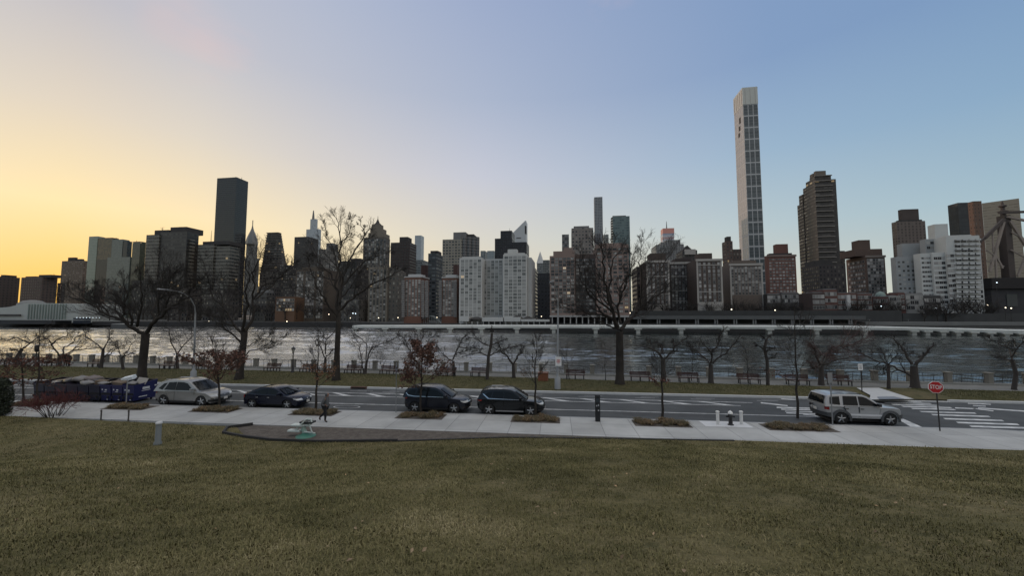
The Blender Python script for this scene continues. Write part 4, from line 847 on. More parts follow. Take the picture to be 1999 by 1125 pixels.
for (lab, x0, x1, yt, sx_, bal, seed) in (('small red brick block with balconies left of the pale apartment complex gap', 790, 823, 542, 838, (786, 824, 832), 1), ('small red brick block with balconies touching the pale apartment complex', 863, 893, 543, None, (858, 887), 2)):
    b = Bld('apartment_building', lab, x0, x1, yt, 222, side=sx_, dep=None if sx_ else 14); b.body(brick('red_brick', (.16,.08,.055))).done()
    b.part('cornice', x0-1, x1+1, yt-2, yt, mat('pale_cornice', (.36,.36,.35), .7), -.3, 12); b.part('penthouse', x0+7, x1-2, yt-6, yt-2.2, mat('pale_roof_box', (.42,.43,.43), .7), 2.5)
    b.wins(5, 17, x0+1, x1-1, yt+4, 618, w=1.15, h=.9, gl=glass_bright)
    if sx_: b.wins(3, 17, face='right', w=1.5, h=1.3)
    balcony_row(b, bal, 17, yt+6, 620, 0.0, 6, slabm); b.finish()
simple('apartment_building', 'plain red brown brick block peeping over the right balcony building', 885, 898, 517, 300, brick('dark_red_brick', (.075,.042,.036)), dep=14, roof=roof_d)
# --- pale apartment complex
def pale_complex():
    w1 = mat('white_brick', (.50,.505,.485), .85, var=.12, scale=.15, tint=(.44,.445,.43)); w2 = mat('grey_white_brick', (.38,.39,.385), .85, var=.12, scale=.15)
    b = Bld('apartment_building', 'broad pale grey apartment complex of three wings by the river', 897, 941, 504, 214, dep=30); b.body(w1)
    b.box(941.3, 982, 506, w2, 7, 30); b.box(982.3, 1028, 497, w1, .0, 30); u1 = b.uz(1028.3,497)[0]; u2 = b.uz(1039,500,8)[0]; b.mb.box(u1, u2, 3, 26, -1, b.uz(1033,503,3)[1], b.mi(w2), top=b.mi(roof_m)); b.done()
    b.part('penthouse', 991, 1009, 487, 497, w1, 4); b.part('parapet', 984, 1024, 494.5, 497, w1, 2); b.part('parapet', 902, 937, 501.5, 504, w1, 2)
    b.wins(5, 18, 984, 1027, 500, 618, w=1.9, h=1.35, gl=glass_pale, frame=frame_w); b.wins(5, 18, 899, 940, 507, 618, w=1.7, h=1.35, gl=glass_pale, frame=frame_w)
    b.wins(5, 18, 943, 981, 509, 616, w=1.6, h=1.35, y0=7.0, gl=glass_pale, frame=frame_w); b.finish()
pale_complex()
# --- office towers behind
simple('office_tower', 'pale bluish low tower peeping above the pale complex middle wing', 938, 951, 490, 700, facade((.22,.25,.26), bay=3, floor=3.5, ww=.7, wh=.6, lit=0), dep=20)
simple('office_tower', 'pale glass low tower beside the stepped black block', 951, 968, 490, 760, facade((.27,.31,.32), bay=3, floor=3.5, ww=.7, wh=.6, dark=(.17,.20,.22), lit=0), dep=20)
dk = facade((.028,.027,.03), bay=2.4, floor=3.2, ww=.6, wh=.5, dark=(.012,.013,.015), light=(.04,.04,.045), lit=.003)
b = Bld('office_tower', 'stepped black tower with a higher left shoulder, in front of the slanted roof tower', 966, 1000, 466, 470, dep=34); b.body(dk, roof_d); b.box(977, 999, 451, dk, 3, 30, 466, roof_d); u0 = b.uz(1000.4,473)[0]; u1 = b.uz(1028,473)[0]; b.mb.box(u0, u1, 0, 30, -1, b.uz(1010,473)[1], b.mi(dk), top=b.mi(roof_d)); b.done(); b.mast(995, 445, 451, .3)
def slant_tower():
    b = Bld('office_tower', 'bright silver tower with a steep slanted roof', 1000, 1027, 476, 850, dep=30); f = facade((.46,.49,.50), bay=4, floor=3.9, ww=.96, wh=.3, dark=(.34,.37,.38), light=(.42,.45,.46), lit=0, rough=.35); b.body(f, f); b.done()
    u0, z0 = b.uz(1000,456); u1, zt = b.uz(1025,431); w = b.w; H = b.H; wl = mat('silver_cladding', (.46,.48,.49), .4, var=.08, scale=.03); mb = MB()
    mb.add([(0,0,H),(w,0,H),(w,0,zt),(u1,0,zt),(0,0,z0),(0,30,H),(w,30,H),(w,30,zt),(u1,30,zt),(0,30,z0)], [(0,1,2,3,4),(9,8,7,6,5),(4,3,8,9),(3,2,7,8),(1,6,7,2),(0,4,9,5)]); mb.build('slanted_roof', wl, b.root, fix=True)
    mb = MB(); a = b.uz(1008,465)[0]; c = b.uz(1017,465)[0]; z = b.uz(1012,464)[1]; mb.box(a, c, -.3, -.02, z-2, z); mb.build('louvre', roof_d, b.root)
    mb = MB(); z1 = b.uz(1025,441)[1]; z2 = b.uz(1025,457)[1]; a = b.uz(1024.6,450)[0]; mb.box(a, b.w+.3, -.4, 8, z2, z1); mb.build('louvre', roof_d, b.root)
slant_tower()
simple('apartment_building', 'dark stepped block just right of the pale complex', 1034, 1049, 524, 330, dk, dep=30, roof=roof_d); simple('apartment_building', 'very dark block in the gap left of the tan complex', 1049, 1077, 534, 300, facade((.022,.024,.028), bay=2.6, floor=3, ww=.5, wh=.4, dark=(.01,.01,.012), light=(.06,.06,.065), thr=.8), dep=30, roof=roof_d)
b = Bld('office_tower', 'far grey tower with a sharp white pyramid tip in the gap', 1048, 1060, 514, 800, dep=16); b.body(facade((.17,.18,.18), bay=3, floor=3.6, ww=.6, wh=.5, lit=0)); b.done(); mb = MB(); cu = b.w*.5; mb.lathe([(b.w*.62,b.H),(b.w*.34,b.H+(b.uz(1054,490)[1]-b.H)*.5),(.1,b.uz(1054,490)[1])], 4, c=(cu,8,0), smooth=False); mb.build('pyramid_roof', mat('white_tip', (.5,.52,.52), .5), b.root)
simple('office_tower', 'grey blue slab right of the white pyramid tip', 1060, 1073, 508, 700, facade((.15,.155,.15), bay=3, floor=3.4, ww=.7, wh=.5, lit=0), dep=20)
# --- tan complex
def tan_complex():
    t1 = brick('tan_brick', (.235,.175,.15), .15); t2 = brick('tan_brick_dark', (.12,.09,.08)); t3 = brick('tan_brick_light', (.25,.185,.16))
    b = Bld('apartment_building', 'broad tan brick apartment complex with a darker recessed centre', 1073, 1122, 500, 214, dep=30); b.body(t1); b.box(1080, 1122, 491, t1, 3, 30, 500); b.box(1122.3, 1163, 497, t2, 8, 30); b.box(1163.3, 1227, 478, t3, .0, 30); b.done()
    b.part('penthouse', 1100, 1119, 484, 491, t1, 6); b.part('parapet', 1170, 1215, 475.5, 478, t3, 3)
    b.wins(6, 17, 1164, 1226, 484, 612, w=1.75, h=1.15, gl=glass_bright, frame=frame_d); b.wins(6, 18, 1075, 1121, 503, 612, w=1.6, h=1.15, gl=glass_bright, frame=frame_d); b.wins(6, 16, 1124, 1162, 505, 610, w=1.5, h=1.3, y0=8.0, gl=glass_bright, frame=frame_d); b.finish()
tan_complex()
b = simple('apartment_tower', 'grey brown stepped tower rising behind the tan complex', 1111, 1158, 446, 330, facade((.20,.18,.165), bay=2.8, floor=3, ww=.5, wh=.45, light=(.26,.25,.23), lit=.004), dep=30, pents=[(1120,1150,442)])
b.box(1097, 1110.6, 458, facade((.13,.125,.12), bay=2.2, floor=2.9, ww=.8, wh=.5, light=(.2,.2,.2), lit=0), 3, 24); b.done('wing')
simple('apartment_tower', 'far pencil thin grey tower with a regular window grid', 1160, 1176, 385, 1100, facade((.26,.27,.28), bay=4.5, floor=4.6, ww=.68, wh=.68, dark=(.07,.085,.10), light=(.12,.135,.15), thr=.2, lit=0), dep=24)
simple('apartment_tower', 'pale far block just right of the pencil thin tower', 1176, 1188, 458, 700, facade((.30,.32,.31), bay=3, floor=3.4, ww=.6, wh=.5, lit=0), dep=18); simple('office_tower', 'grey violet block at the foot of the pencil thin tower', 1158, 1173, 456, 560, facade((.14,.14,.15), bay=3, floor=3.3, ww=.6, wh=.5, lit=0), dep=18)
b = simple('glass_tower', 'sea green glass tower with side balconies behind the thick trunked tree', 1189, 1229, 423, 420, facade((.10,.14,.14), bay=2.4, floor=2.9, ww=.88, wh=.62, dark=(.055,.095,.10), light=(.13,.19,.19), thr=.25, soft=.6, lit=.005, rough=.3, grough=.08), dep=24)
b.part('roof_plant', 1196, 1222, 421.5, 423, roof_m, 4); mb = MB(); z = b.H - 1
while z > 40: mb.box(-1.6, 0, 0, 8, z-.3, z); z -= 2.9
setting(mb.build('balcony', slabm, b.root), 'stuff')
# --- prewar row
def prewar(lab, x0, x1, yt, D, wall, trim, cols, rows, yb, side=None, dep=20, pents=(), stone=None, quoin=True, w=1.05, h=1.4, gl=None, courses=(), group=None):
    b = Bld('apartment_building', lab, x0, x1, yt, D, side=side, dep=dep if side is None else None); b.body(wall, roof_d).done()
    for (a, c, y) in pents: b.part('penthouse', a, c, y, yt, wall, 3)
    mb = MB(); mb.box(-.35, b.w+.35, -.45, .0, b.H-1.0, b.H+.25); mb.build('cornice', trim, b.root)
    mb = MB()
    for y in courses: mb = MB(); z = b.uz(x0, y)[1]; mb.box(.9, b.w-.9, -.16, 0, z-.2, z+.2); mb.build('string_course', trim, b.root)
    if quoin:
        mb = MB(); mb.box(.0, .85, -.1, 0, 0, b.H-1.01); mb.box(b.w-.85, b.w, -.1, 0, 0, b.H-1.01); mb.build('quoins', trim, b.root)
    if stone: mb = MB(); z = b.uz(x0, stone)[1]; mb.box(.86, b.w-.86, -.14, 0, -1, z); mb.build('stone_base', trim, b.root)
    b.wins(cols, rows, x0+2, x1-2, yt+5, yb, w=w, h=h, gl=gl or glass_bright, y0=-.0 if not stone else -.0)
    b.finish(); return b
pw = brick('prewar_brick', (.082,.062,.052)); pwd = brick('prewar_brick_dark', (.055,.044,.040)); pwt = brick('prewar_brick_tan', (.15,.12,.10))
G = 'dark prewar apartment houses on the bank'
simple('apartment_building', 'dark brick flank at the left end of the prewar row behind tree branches', 1230, 1261, 521, 250, pb((.042,.036,.034)), dep=30, roof=roof_d, group=G)
prewar('dark brick house with pale quoins, left of the three in the prewar row', 1261, 1306, 510, 218, pw, limestone, 5, 13, 608, pents=[(1269,1300,495)], stone=594, courses=(540,575), group=G)
prewar('darkest brick house with rows of white windows, set back in the prewar row', 1307, 1359, 513, 236, pwd, limestone, 7, 14, 606, pents=[(1318,1350,505)], quoin=False, courses=(523,540,568,588), group=G)
prewar('tall brown brick house with pale edges and stone base, right in the prewar row', 1359, 1409, 507, 216, pw, limestone, 5, 13, 606, pents=[(1364,1390,495)], stone=590, courses=(518,570), group=G)
b = Bld('apartment_building', 'dark gabled penthouse house with a white colonnade above the prewar row', 1332, 1361, 489, 330, dep=20); b.body(pb((.08,.07,.065)), roof_d); b.done(); u0 = b.uz(1332,489)[0]; u1 = b.uz(1352,489)[0]; zt = b.uz(1342,479)[1]; mb = MB(); mb.add([(u0,0,b.H),(u1,0,b.H),((u0+u1)/2,0,zt),(u0,14,b.H),(u1,14,b.H),((u0+u1)/2,14,zt)], [(0,1,2),(5,4,3),(0,2,5,3),(1,4,5,2),(0,3,4,1)]); mb.build('gable', roof_d, b.root, fix=True); b.part('colonnade', 1337, 1358, 487, 497, limestone, -2, -.02)
b = Bld('office_tower', 'pale stepped office block below the pink topped tower', 1281, 1335, 478, 650, dep=40); f = facade((.24,.24,.235), bay=2.6, floor=3.6, ww=.5, wh=.9, dark=(.07,.075,.08), light=(.16,.165,.17), lit=0); b.body(f); b.box(1300, 1328, 469, f, 3, 34, 478); b.box(1290, 1300, 473, f, 3, 34, 478); b.done()
def pink_tower():
    b = Bld('office_tower', 'far tower with a pink and white striped top and mast', 1294, 1316, 446, 1050, dep=26); pk = mat('pink_panel', (.60,.27,.22), .5, var=.06); wt = mat('white_panel', (.52,.52,.56), .5, var=.06); bl = mat('blue_panel', (.30,.36,.46), .4, var=.06)
    for y0, y1, m in ((446,456,pk),(456,459,bl),(459,463,wt),(463,467,mat('rose_panel', (.50,.36,.36), .5)),(467,None,wt)): b.box(1294, 1316, y0, m, 0, None, y1, roof=pk)
    b.done(); b.mast(1301, 432, 446, 1.4, 8)
pink_tower()
# --- right of centre
b = simple('apartment_tower', 'brown brick tower with small turret just left of the super tall tower', 1408, 1430, 471, 320, pb((.095,.065,.055)), side=None, dep=22, pents=[(1419,1430,462)], roof=roof_d); b.box(1430.3, 1447, 487, pb((.075,.055,.048)), 2, 20, roof=roof_d); b.done('wing')
prewar('tan brick house with a low roof tower at the foot of the super tall tower', 1424, 1488, 516, 232, pwt, limestone, 9, 10, 576, pents=[(1431,1476,509)], quoin=True, courses=(525,552), w=1.1)
def super_tall():
    b = Bld('super_tall_tower', 'extremely tall slender white framed tower with blank pale crown', 1449, 1478, 172, 440, side=1431, depmax=40)
    wf = mat('white_frame', (.44,.45,.455), .6, var=.06, scale=.05); b.body(wf, wf); b.done('frame'); zc = b.uz(1462, 203)[1]
    cr = mat('crown_panel', (.50,.515,.48), .5, var=.08, scale=.08); mb = MB(); mb.box(-.25, b.w+.25, -.25, 0, zc, b.H+.6); mb.box(-.25, 0, 0, b.dep+.2, zc, b.H+.6); mb.box(0,b.w,0,b.dep,b.H+.02,b.H+.5); mb.build('crown', cr, b.root)
    mb = MB(); n = 5
    for k in range(n): y = b.dep*(k+.5)/n; mb.box(-.5, -.26, y-.5, y+.5, zc+1.5, b.H-1.5)
    for k in range(3): x = b.w*(k+.5)/3; mb.box(x-.14, x+.14, -.4, -.26, zc+1, b.H-1)
    mb.build('crown_fins', mat('crown_fin', (.34,.30,.28), .6), b.root)
    gl = facade((.10,.12,.13), bay=5, floor=3.55, ww=.97, wh=.86, dark=(.035,.055,.065), light=(.07,.095,.105), thr=.3, soft=.6, lit=.006, grough=.07, rough=.3); gs = facade((.40,.395,.385), bay=3.6, floor=3.55, ww=.8, wh=.84, dark=(.33,.335,.33), light=(.40,.395,.385), thr=.2, lit=0, grough=.15)  # sky reflection in the left-face glass put into its pale colour
    z = zc - .8; pitch = (b.uz(1462,206)[1]-b.uz(1466,390)[1])/8.0; c3 = b.w/3
    while z > 12:
        for k in range(3):
            mb = MB(); x0 = c3*k+.42; mb.box(x0, c3*(k+1)-.42, -.06, .02, z-pitch+1.5, z); mb.build('window', gl, b.root)
        for k in range(4):
            mb = MB(); d4 = b.dep/4; mb.box(-.06, .02, d4*k+.55, d4*(k+1)-.55, z-pitch+1.5, z); mb.build('window', gs, b.root)
        z -= pitch
    mb = MB(); dk_ = b.dep
    for (y0, y1, f0) in ((222,234,.62),(238,247,.55),(250,259,.48)):
        za, zb = b.uz(1450,y1)[1], b.uz(1450,y0)[1]; mb.box(-.14, -.07, dk_*(1-f0)-2.2, dk_*(1-f0)+2.2, za, zb)
    mb.build('dark_opening', roof_d, b.root)
super_tall()
b = prewar('red brick house with a square tower, right of the super tall tower foot', 1498, 1553, 499, 252, brick('red_prewar', (.15,.072,.056)), brick('red_trim', (.2,.15,.13)), 8, 11, 572, side=1561, pents=[], quoin=False, courses=(512,), w=1.15, h=1.0); b.part('roof_tower', 1515, 1538, 477, 499, brick('red_prewar', (.15,.072,.056)), 5); b.part('penthouse', 1503, 1546, 495, 499, roof_d, 4)
def brown_tower():
    f = facade((.046,.043,.040), bay=3.4, floor=3.0, ww=.9, wh=.5, dark=(.012,.013,.014), light=(.08,.075,.068), thr=.62, soft=.5, lit=.003, rough=.7, grough=.3); fl = facade((.07,.06,.052), bay=2.4, floor=3.0, ww=.8, wh=.42, dark=(.02,.02,.02), light=(.30,.28,.25), thr=.45, soft=.5, lit=.006)
    b = Bld('apartment_tower', 'tall brown tower with horizontal balcony bands and stepped top', 1590, 1622, 343, 330, side=1552); d = b.dep; b.mb.box(0, b.w, 0, d*.25, -1, b.H, b.mi(f), top=b.mi(roof_d)); u = b.uz(1630,350,2.5)[0]; b.mb.box(b.w+.02, u, 1.5, d*.6, -1, b.uz(1626,350,2)[1], b.mi(f), top=b.mi(roof_d))
    for k, (ya, yb, dz) in enumerate(((.25,.45,2),(.45,.65,6),(.65,.85,11),(.85,1.0,19))): b.mb.box(.6*(k%2), b.w, d*ya+.01, d*yb, -1, b.H-dz, b.mi(fl if k > 0 else f), top=b.mi(roof_d))
    b.done(); b.part('penthouse', 1592, 1612, 334, 343, brick('brown_cap', (.16,.14,.12)), 2, 4.8); b.part('penthouse', 1586, 1600, 339, 345, brick('brown_cap', (.16,.14,.12)), 5, 9)
    mb = MB(); z = b.H
    while z > 30:
        mb.box(-.3, b.w+.3, -1.1, -.02, z-.85, z-.1); z -= 4.5
    setting(mb.build('balcony', mat('brown_slab', (.20,.185,.165), .8), b.root), 'stuff')
brown_tower()
simple('apartment_building', 'dark low block at the foot of the tall brown tower', 1560, 1650, 518, 290, pb((.05,.045,.045)), dep=22, roof=roof_d, pents=[(1588,1625,509)]); simple('apartment_tower', 'dark narrow block right of the tall brown tower', 1631, 1649, 490, 350, pb((.06,.05,.045)), dep=20, roof=roof_d)
b = prewar('brown brick tower house with lit white windows and two tiered roof', 1690, 1727, 500, 238, brick('brown_red', (.10,.068,.055)), brick('brown_trim', (.2,.17,.15)), 6, 14, 592, side=1651, pents=[], quoin=False, courses=(), w=1.2, h=1.5)
b.wins(7, 14, face='left', w=1.3, h=1.4, gl=glass_std); b.wl = b.wl[84:]; b.finish(); b.part('penthouse', 1668, 1722, 487, 500, brick('brown_red', (.10,.068,.055)), 3); b.part('roof_tower', 1676, 1698, 469, 487, brick('brown_red', (.10,.068,.055)), 6)
b = Bld('apartment_tower', 'brown grey tower with dark roof box behind the white terraced complex', 1749, 1806, 433, 390, side=1740, depmax=24); b.body(facade((.15,.125,.11), bay=3.3, floor=3, ww=.45, wh=.7, dark=(.03,.027,.025), light=(.1,.09,.08), lit=.004), roof_d); b.done(); b.part('penthouse', 1759, 1793, 409, 430, brick('brown_plant', (.075,.06,.055)), 4); b.part('penthouse', 1755, 1800, 430, 433, roof_d, 3)
# --- white terraced complex
def terraced():
    w1 = mat('white_terrace_brick', (.52,.53,.51), .85, var=.1, scale=.2); w2 = mat('grey_terrace_brick', (.30,.31,.31), .85, var=.12, scale=.2)
    b = Bld('apartment_building', 'white terraced apartment complex with balconies beside the bridge', 1846, 1912, 462, 208, side=None, dep=9, phi=R(-7)); b.body(w1)
    b.box(1820, 1845.7, 493, w1, 1.5, 7.9); b.box(1796, 1819.6, 495, w1, 3.0, 7.9); b.box(1806, 1846, 467, w2, 8, 12); b.box(1760, 1800, 476, w2, 16, 20); b.box(1748, 1795, 502, w2, 9, 13); b.done()
    b.part('penthouse', 1824, 1850, 438, 467, w1, 12.1, 17); b.part('parapet', 1848, 1896, 460, 462, w1, 2)
    b.wins(4, 15, 1862, 1911, 467, 602, w=2.6, h=1.6, y0=-.0, frame=frame_w); b.wins(2, 11, 1847, 1862, 495, 602, w=2.2, h=1.5); b.wins(3, 10, 1822, 1845, 500, 595, w=1.6, h=1.4, y0=1.5); b.wins(4, 10, 1798, 1818, 500, 590, w=.9, h=1.0, y0=3.0, gl=glass_dark, frame=frame_d); b.wins(5, 9, 1750, 1794, 508, 585, w=1.0, h=1.1, y0=9.0, gl=glass_dark, frame=frame_d); b.wins(5, 2, 1808, 1845, 470, 488, w=2.2, h=1.4, y0=8.0)
    b.finish(); balcony_row(b, (1863, 1876, 1889, 1901), 15, 463, 602, 0.0, 9, mat('white_balcony', (.5,.51,.5), .7))
terraced()
simple('glass_tower', 'dark blue glass tower behind the white terraced complex', 1848, 1899, 396, 330, facade((.012,.018,.022), bay=2.2, floor=3.4, ww=.92, wh=.85, dark=(.009,.016,.021), light=(.018,.028,.034), thr=.3, lit=.001, rough=.6, grough=.45), dep=26, roof=roof_d)
b = Bld('apartment_tower', 'narrow rust brown brick tower left of the bridge', 1899, 1916, 393, 300, dep=4); b.body(facade((.135,.085,.062), bay=2.4, floor=3, ww=.2, wh=.5, lit=0), roof_d); b.done()
simple('office_tower', 'wide sand coloured slab with faint floor lines behind the bridge tower', 1917, 1990, 397, 420, facade((.30,.255,.19), bay=3, floor=3.1, ww=.94, wh=.34, dark=(.23,.19,.14), light=(.30,.25,.19), thr=.2, lit=.0, rough=.6), side=2004, dep=12, phi=R(-42))
# --- terraced houses under the towers
G = 'low houses under the towers'
for (lab, x0, x1, yt, c, cols, rows, yb) in (('small dark slate roofed house at the left end of the low houses', 1497, 1524, 575, (.07,.065,.06), 5, 2, 592), ('grey low house with pale dormers left of the red houses', 1525, 1560, 573, (.10,.095,.09), 6, 2, 592), ('small white fronted house among the dark trees', 1561, 1584, 577, (.16,.16,.15), 3, 2, 594), ('low dark brick house left of the red house with white bays', 1585, 1610, 572, (.07,.05,.045), 4, 3, 606),
    ('dull red house with pale top storey', 1607, 1634, 566, (.12,.06,.05), 4, 3, 606), ('red brick house with tall white window bays', 1634, 1672, 573, (.125,.06,.048), 5, 3, 606), ('red brick house with flat roof right of the white bays', 1673, 1702, 574, (.12,.058,.048), 4, 3, 606), ('dark red house with a small green dome', 1703, 1734, 580, (.085,.04,.036), 4, 2, 606), ('pale stone house with two dark garage doors', 1735, 1758, 578, (.30,.29,.27), 3, 3, 606), ('narrow red house between pale houses', 1752, 1766, 572, (.13,.06,.05), 2, 3, 606), ('pale house with wide dark windows left of the white terraced complex', 1767, 1802, 574, (.26,.26,.25), 4, 3, 606), ('dark slate house at the foot of the white terraced complex', 1803, 1836, 578, (.06,.058,.058), 4, 2, 606)):
    b = Bld('town_house', lab, x0, x1, yt, 203 if x0 > 1580 else 225, dep=12, group=G); b.body(brick('house_%d' % x0, c), roof_m if x0 % 2 else roof_d).done()
    b.wins(cols, rows, x0+1, x1-1, yt+2, yb, w=1.7, h=1.8, gl=glass_bright); b.part('parapet', x0+2, x1-2, yt-1.6, yt, roof_m, 1.5, 8); b.finish()
    if 'dome' in lab: mb = MB(); u, z = b.uz(1722, 580, 3); mb.lathe([(2.2,z),(2.1,z+1.2),(1.4,z+2.4),(.2,z+3)], 10, c=(u,4,0)); mb.build('dome', mat('green_copper', (.16,.22,.2), .6), b.root)
    if 'white window bays' in lab:
        mb = MB(); u0, z1 = b.uz(1653,576,-1); u1, z0 = b.uz(1661,606,-1); mb.box(u0,u1,-1.2,-.02,z0,z1); mb.build('bay_window', mat('white_bay', (.5,.5,.49), .6), b.root)
# ---------------------------------------------------------------- along the far shore
pale_c = mat('viaduct_concrete', (.80,.82,.79), .75, var=.14, scale=.2, tint=(.64,.66,.63)); dark_c = mat('dark_concrete', (.07,.075,.075), .9, var=.3, scale=.2); mid_c = mat('grey_concrete', (.15,.155,.15), .9, var=.25, scale=.15)
def viaduct():
    t = thing('viaduct', 'long low pale concrete viaduct on short piers standing in the river', 'viaduct')
    row = [(688,647,634.6,641.2),(850,648.8,634.4,640.8),(1000,650,634.3,640.8),(1300,651.5,634.8,641.5),(1500,652.8,635,642.5),(1650,653.6,635.6,643.5),(1750,654.3,637.2,645),(1850,655.2,639.6,647),(1999,657,643,651),(2250,659,647,656)]
    mb = MB(); A = []
    for x, yw, yt, yb in row:
        P = at_z(x, yw, WATER_Z); A.append((P, z_row(P, yt), z_row(P, yb)))
    for (p, a, b), (q, c, d) in zip(A, A[1:]):
        n = Vector((-(q.y-p.y), q.x-p.x, 0)).normalized(); n = n if n.y > 0 else -n; w = n*7.5; k = n*.5
        mb.add([(p.x,p.y,b),(q.x,q.y,d),(q.x,q.y,c-.3),(p.x,p.y,a-.3),(p.x+w.x,p.y+w.y,b),(q.x+w.x,q.y+w.y,d),(q.x+w.x,q.y+w.y,c-.3),(p.x+w.x,p.y+w.y,a-.3)], [(0,1,2,3),(3,2,6,7),(1,0,4,5),(5,4,7,6),(0,3,7,4),(2,1,5,6)])
    mb.build('deck', pale_c, t, fix=True); mb = MB()
    for (p, a, b), (q, c, d) in zip(A, A[1:]):
        m = a - (a-b)*.42, c - (c-d)*.42; n = Vector((0,-.35,0))
        mb.add([(p.x,p.y-.35,m[0]-.35),(q.x,q.y-.35,m[1]-.35),(q.x,q.y-.35,m[1]),(p.x,p.y-.35,m[0]),(p.x,p.y-.01,m[0]),(q.x,q.y-.01,m[1]),(p.x,p.y-.01,m[0]-.35),(q.x,q.y-.01,m[1]-.35)], [(0,1,2,3),(3,2,5,4),(1,0,6,7)])
    mb.build('edge_beam', mat('beam_concrete', (.60,.61,.58), .8), t)
    mb = MB()
    for (p, a, b), (q, c, d) in zip(A, A[1:]): mb.tube([(p.x,p.y+.4,a+.25),(q.x,q.y+.4,c+.25)], .05, 4); mb.tube([(p.x,p.y+.4,a+.55),(q.x,q.y+.4,c+.55)], .05, 4)
    mb.build('rail', mid_c, t)
    for x in (693,752,818,879,940,1009,1081,1163,1246,1330,1416,1503,1595,1690,1785,1811,1842,1871,1902,1934,1966,1996):
        i = max(0, min(len(row)-2, next((k for k in range(len(row)-1) if row[k+1][0] > x), 0))); f = (x-row[i][0])/(row[i+1][0]-row[i][0])
        yw = row[i][1]+f*(row[i+1][1]-row[i][1]); P = at_z(x, yw, WATER_Z); zb = A[i][2]+f*(A[i+1][2]-A[i][2]); mb = MB()
        mb.box(P.x-1.6, P.x+1.6, P.y-.6, P.y+6.5, zb-.65, zb-.01); mb.box(P.x-.85, P.x+.85, P.y-.2, P.y+2, -4, zb-.66); mb.build('pier', mat('pier_concrete', (.40,.41,.38), .85, var=.2, scale=.3), t)
viaduct()
def shore_deck(name, lab, x0, x1, ytop, ythick, ycol, D, m, cols, cm, dep=8, back=None, cat='elevated road', base=BANK):
    b = Bld(name, lab, x0, x1, ytop, D, dep=dep, cat=cat, base=base); z1 = b.H; z0 = b.uz(x0, ythick)[1]; mb = MB(); mb.box(0, b.w, 0, dep, z0, z1); mb.build('deck', m, b.root)
    for x in cols:
        u = b.uz(x, ytop)[0]; mb = MB(); mb.box(u-.28, u+.28, .3, .9, -.5, z0-.01); mb.build('column', cm, b.root)
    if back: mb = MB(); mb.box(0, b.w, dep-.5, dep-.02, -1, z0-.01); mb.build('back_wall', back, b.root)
    return b
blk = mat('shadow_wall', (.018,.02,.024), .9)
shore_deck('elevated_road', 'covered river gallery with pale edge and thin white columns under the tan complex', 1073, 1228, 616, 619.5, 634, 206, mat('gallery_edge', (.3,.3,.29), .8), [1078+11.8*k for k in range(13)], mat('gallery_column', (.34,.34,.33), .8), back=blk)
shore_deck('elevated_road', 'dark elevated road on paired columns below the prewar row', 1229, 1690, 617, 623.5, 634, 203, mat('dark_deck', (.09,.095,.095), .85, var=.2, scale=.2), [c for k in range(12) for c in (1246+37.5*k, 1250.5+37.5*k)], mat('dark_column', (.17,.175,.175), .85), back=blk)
shore_deck('elevated_road', 'grey concrete ramp on blocky piers by the bridge foot', 1690, 2150, 629, 636, 642, 188, mid_c, [1720,1722,1790,1792,1858,1860,1924,1928,1968,1972,2020,2024], mid_c, back=blk)
def pavilion():
    b = Bld('river_pavilion', 'white single storey pavilion with colonnade and hipped roofs below the pale complex', 897, 1073, 621.5, 207, dep=9); z0 = b.uz(940,628)[1]
    for a, c, yt in ((897,915,618),(941,982,620),(984,1016,619.5),(1017,1044,623.5),(1045,1072,624.5)):
        mb = MB(); u0, zt = b.uz(a,yt); u1 = b.uz(c,yt)[0]; mb.box(u0, u1, 0, 8.5, z0, zt); mb.build('frieze', mat('pavilion_white', (.44,.45,.44), .8, var=.1), b.root)
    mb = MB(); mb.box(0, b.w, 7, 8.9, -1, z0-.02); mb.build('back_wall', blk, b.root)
    for x in range(899, 1073, 11):
        u = b.uz(x, 628)[0]; mb = MB(); mb.box(u-.22, u+.22, .4, .8, -.5, z0-.02); mb.build('column', mat('pavilion_column', (.36,.37,.36), .8), b.root)
    for a, c, yt, yb in ((912,941,619,624),(998,1018,616,621),(1018,1040,618,623.4)):
        u0, zb = b.uz(a,yb); u1 = b.uz(c,yb)[0]; zt = b.uz(a,yt)[1]; mb = MB(); mb.prism([(u0,1),(u1,1),(u1,8),(u0,8)], zb, zt, top_scale=.25); mb.build('roof', roof_d, b.root)
pavilion()
def arch_bridge():
    b = Bld('foot_bridge', 'small arched steel footbridge on the far shore', 812, 862, 617, 222, dep=4, cat='footbridge'); u0, zd = b.uz(776,631.5); u1 = b.uz(886,633)[0]; a0 = b.uz(812,632)[0]; a1 = b.uz(863,632)[0]; zt = b.H; st = mat('bridge_steel', (.20,.22,.22), .6)
    mb = MB(); mb.box(u0, u1, 0, 4, zd-1.2, zd-.5); mb.build('deck', pale_c, b.root)
    for y in (.2, 3.8):
        mb = MB(); P = [(a0+(a1-a0)*k/14, y, zd-.5+(zt-zd+.5)*math.sin(math.pi*k/14)) for k in range(15)]; mb.tube(P, .3, 5)
        for p in P[1:-1]: mb.tube([(p[0],y,zd-.5), p], .09, 4)
        mb.build('arch', st, b.root)
arch_bridge()
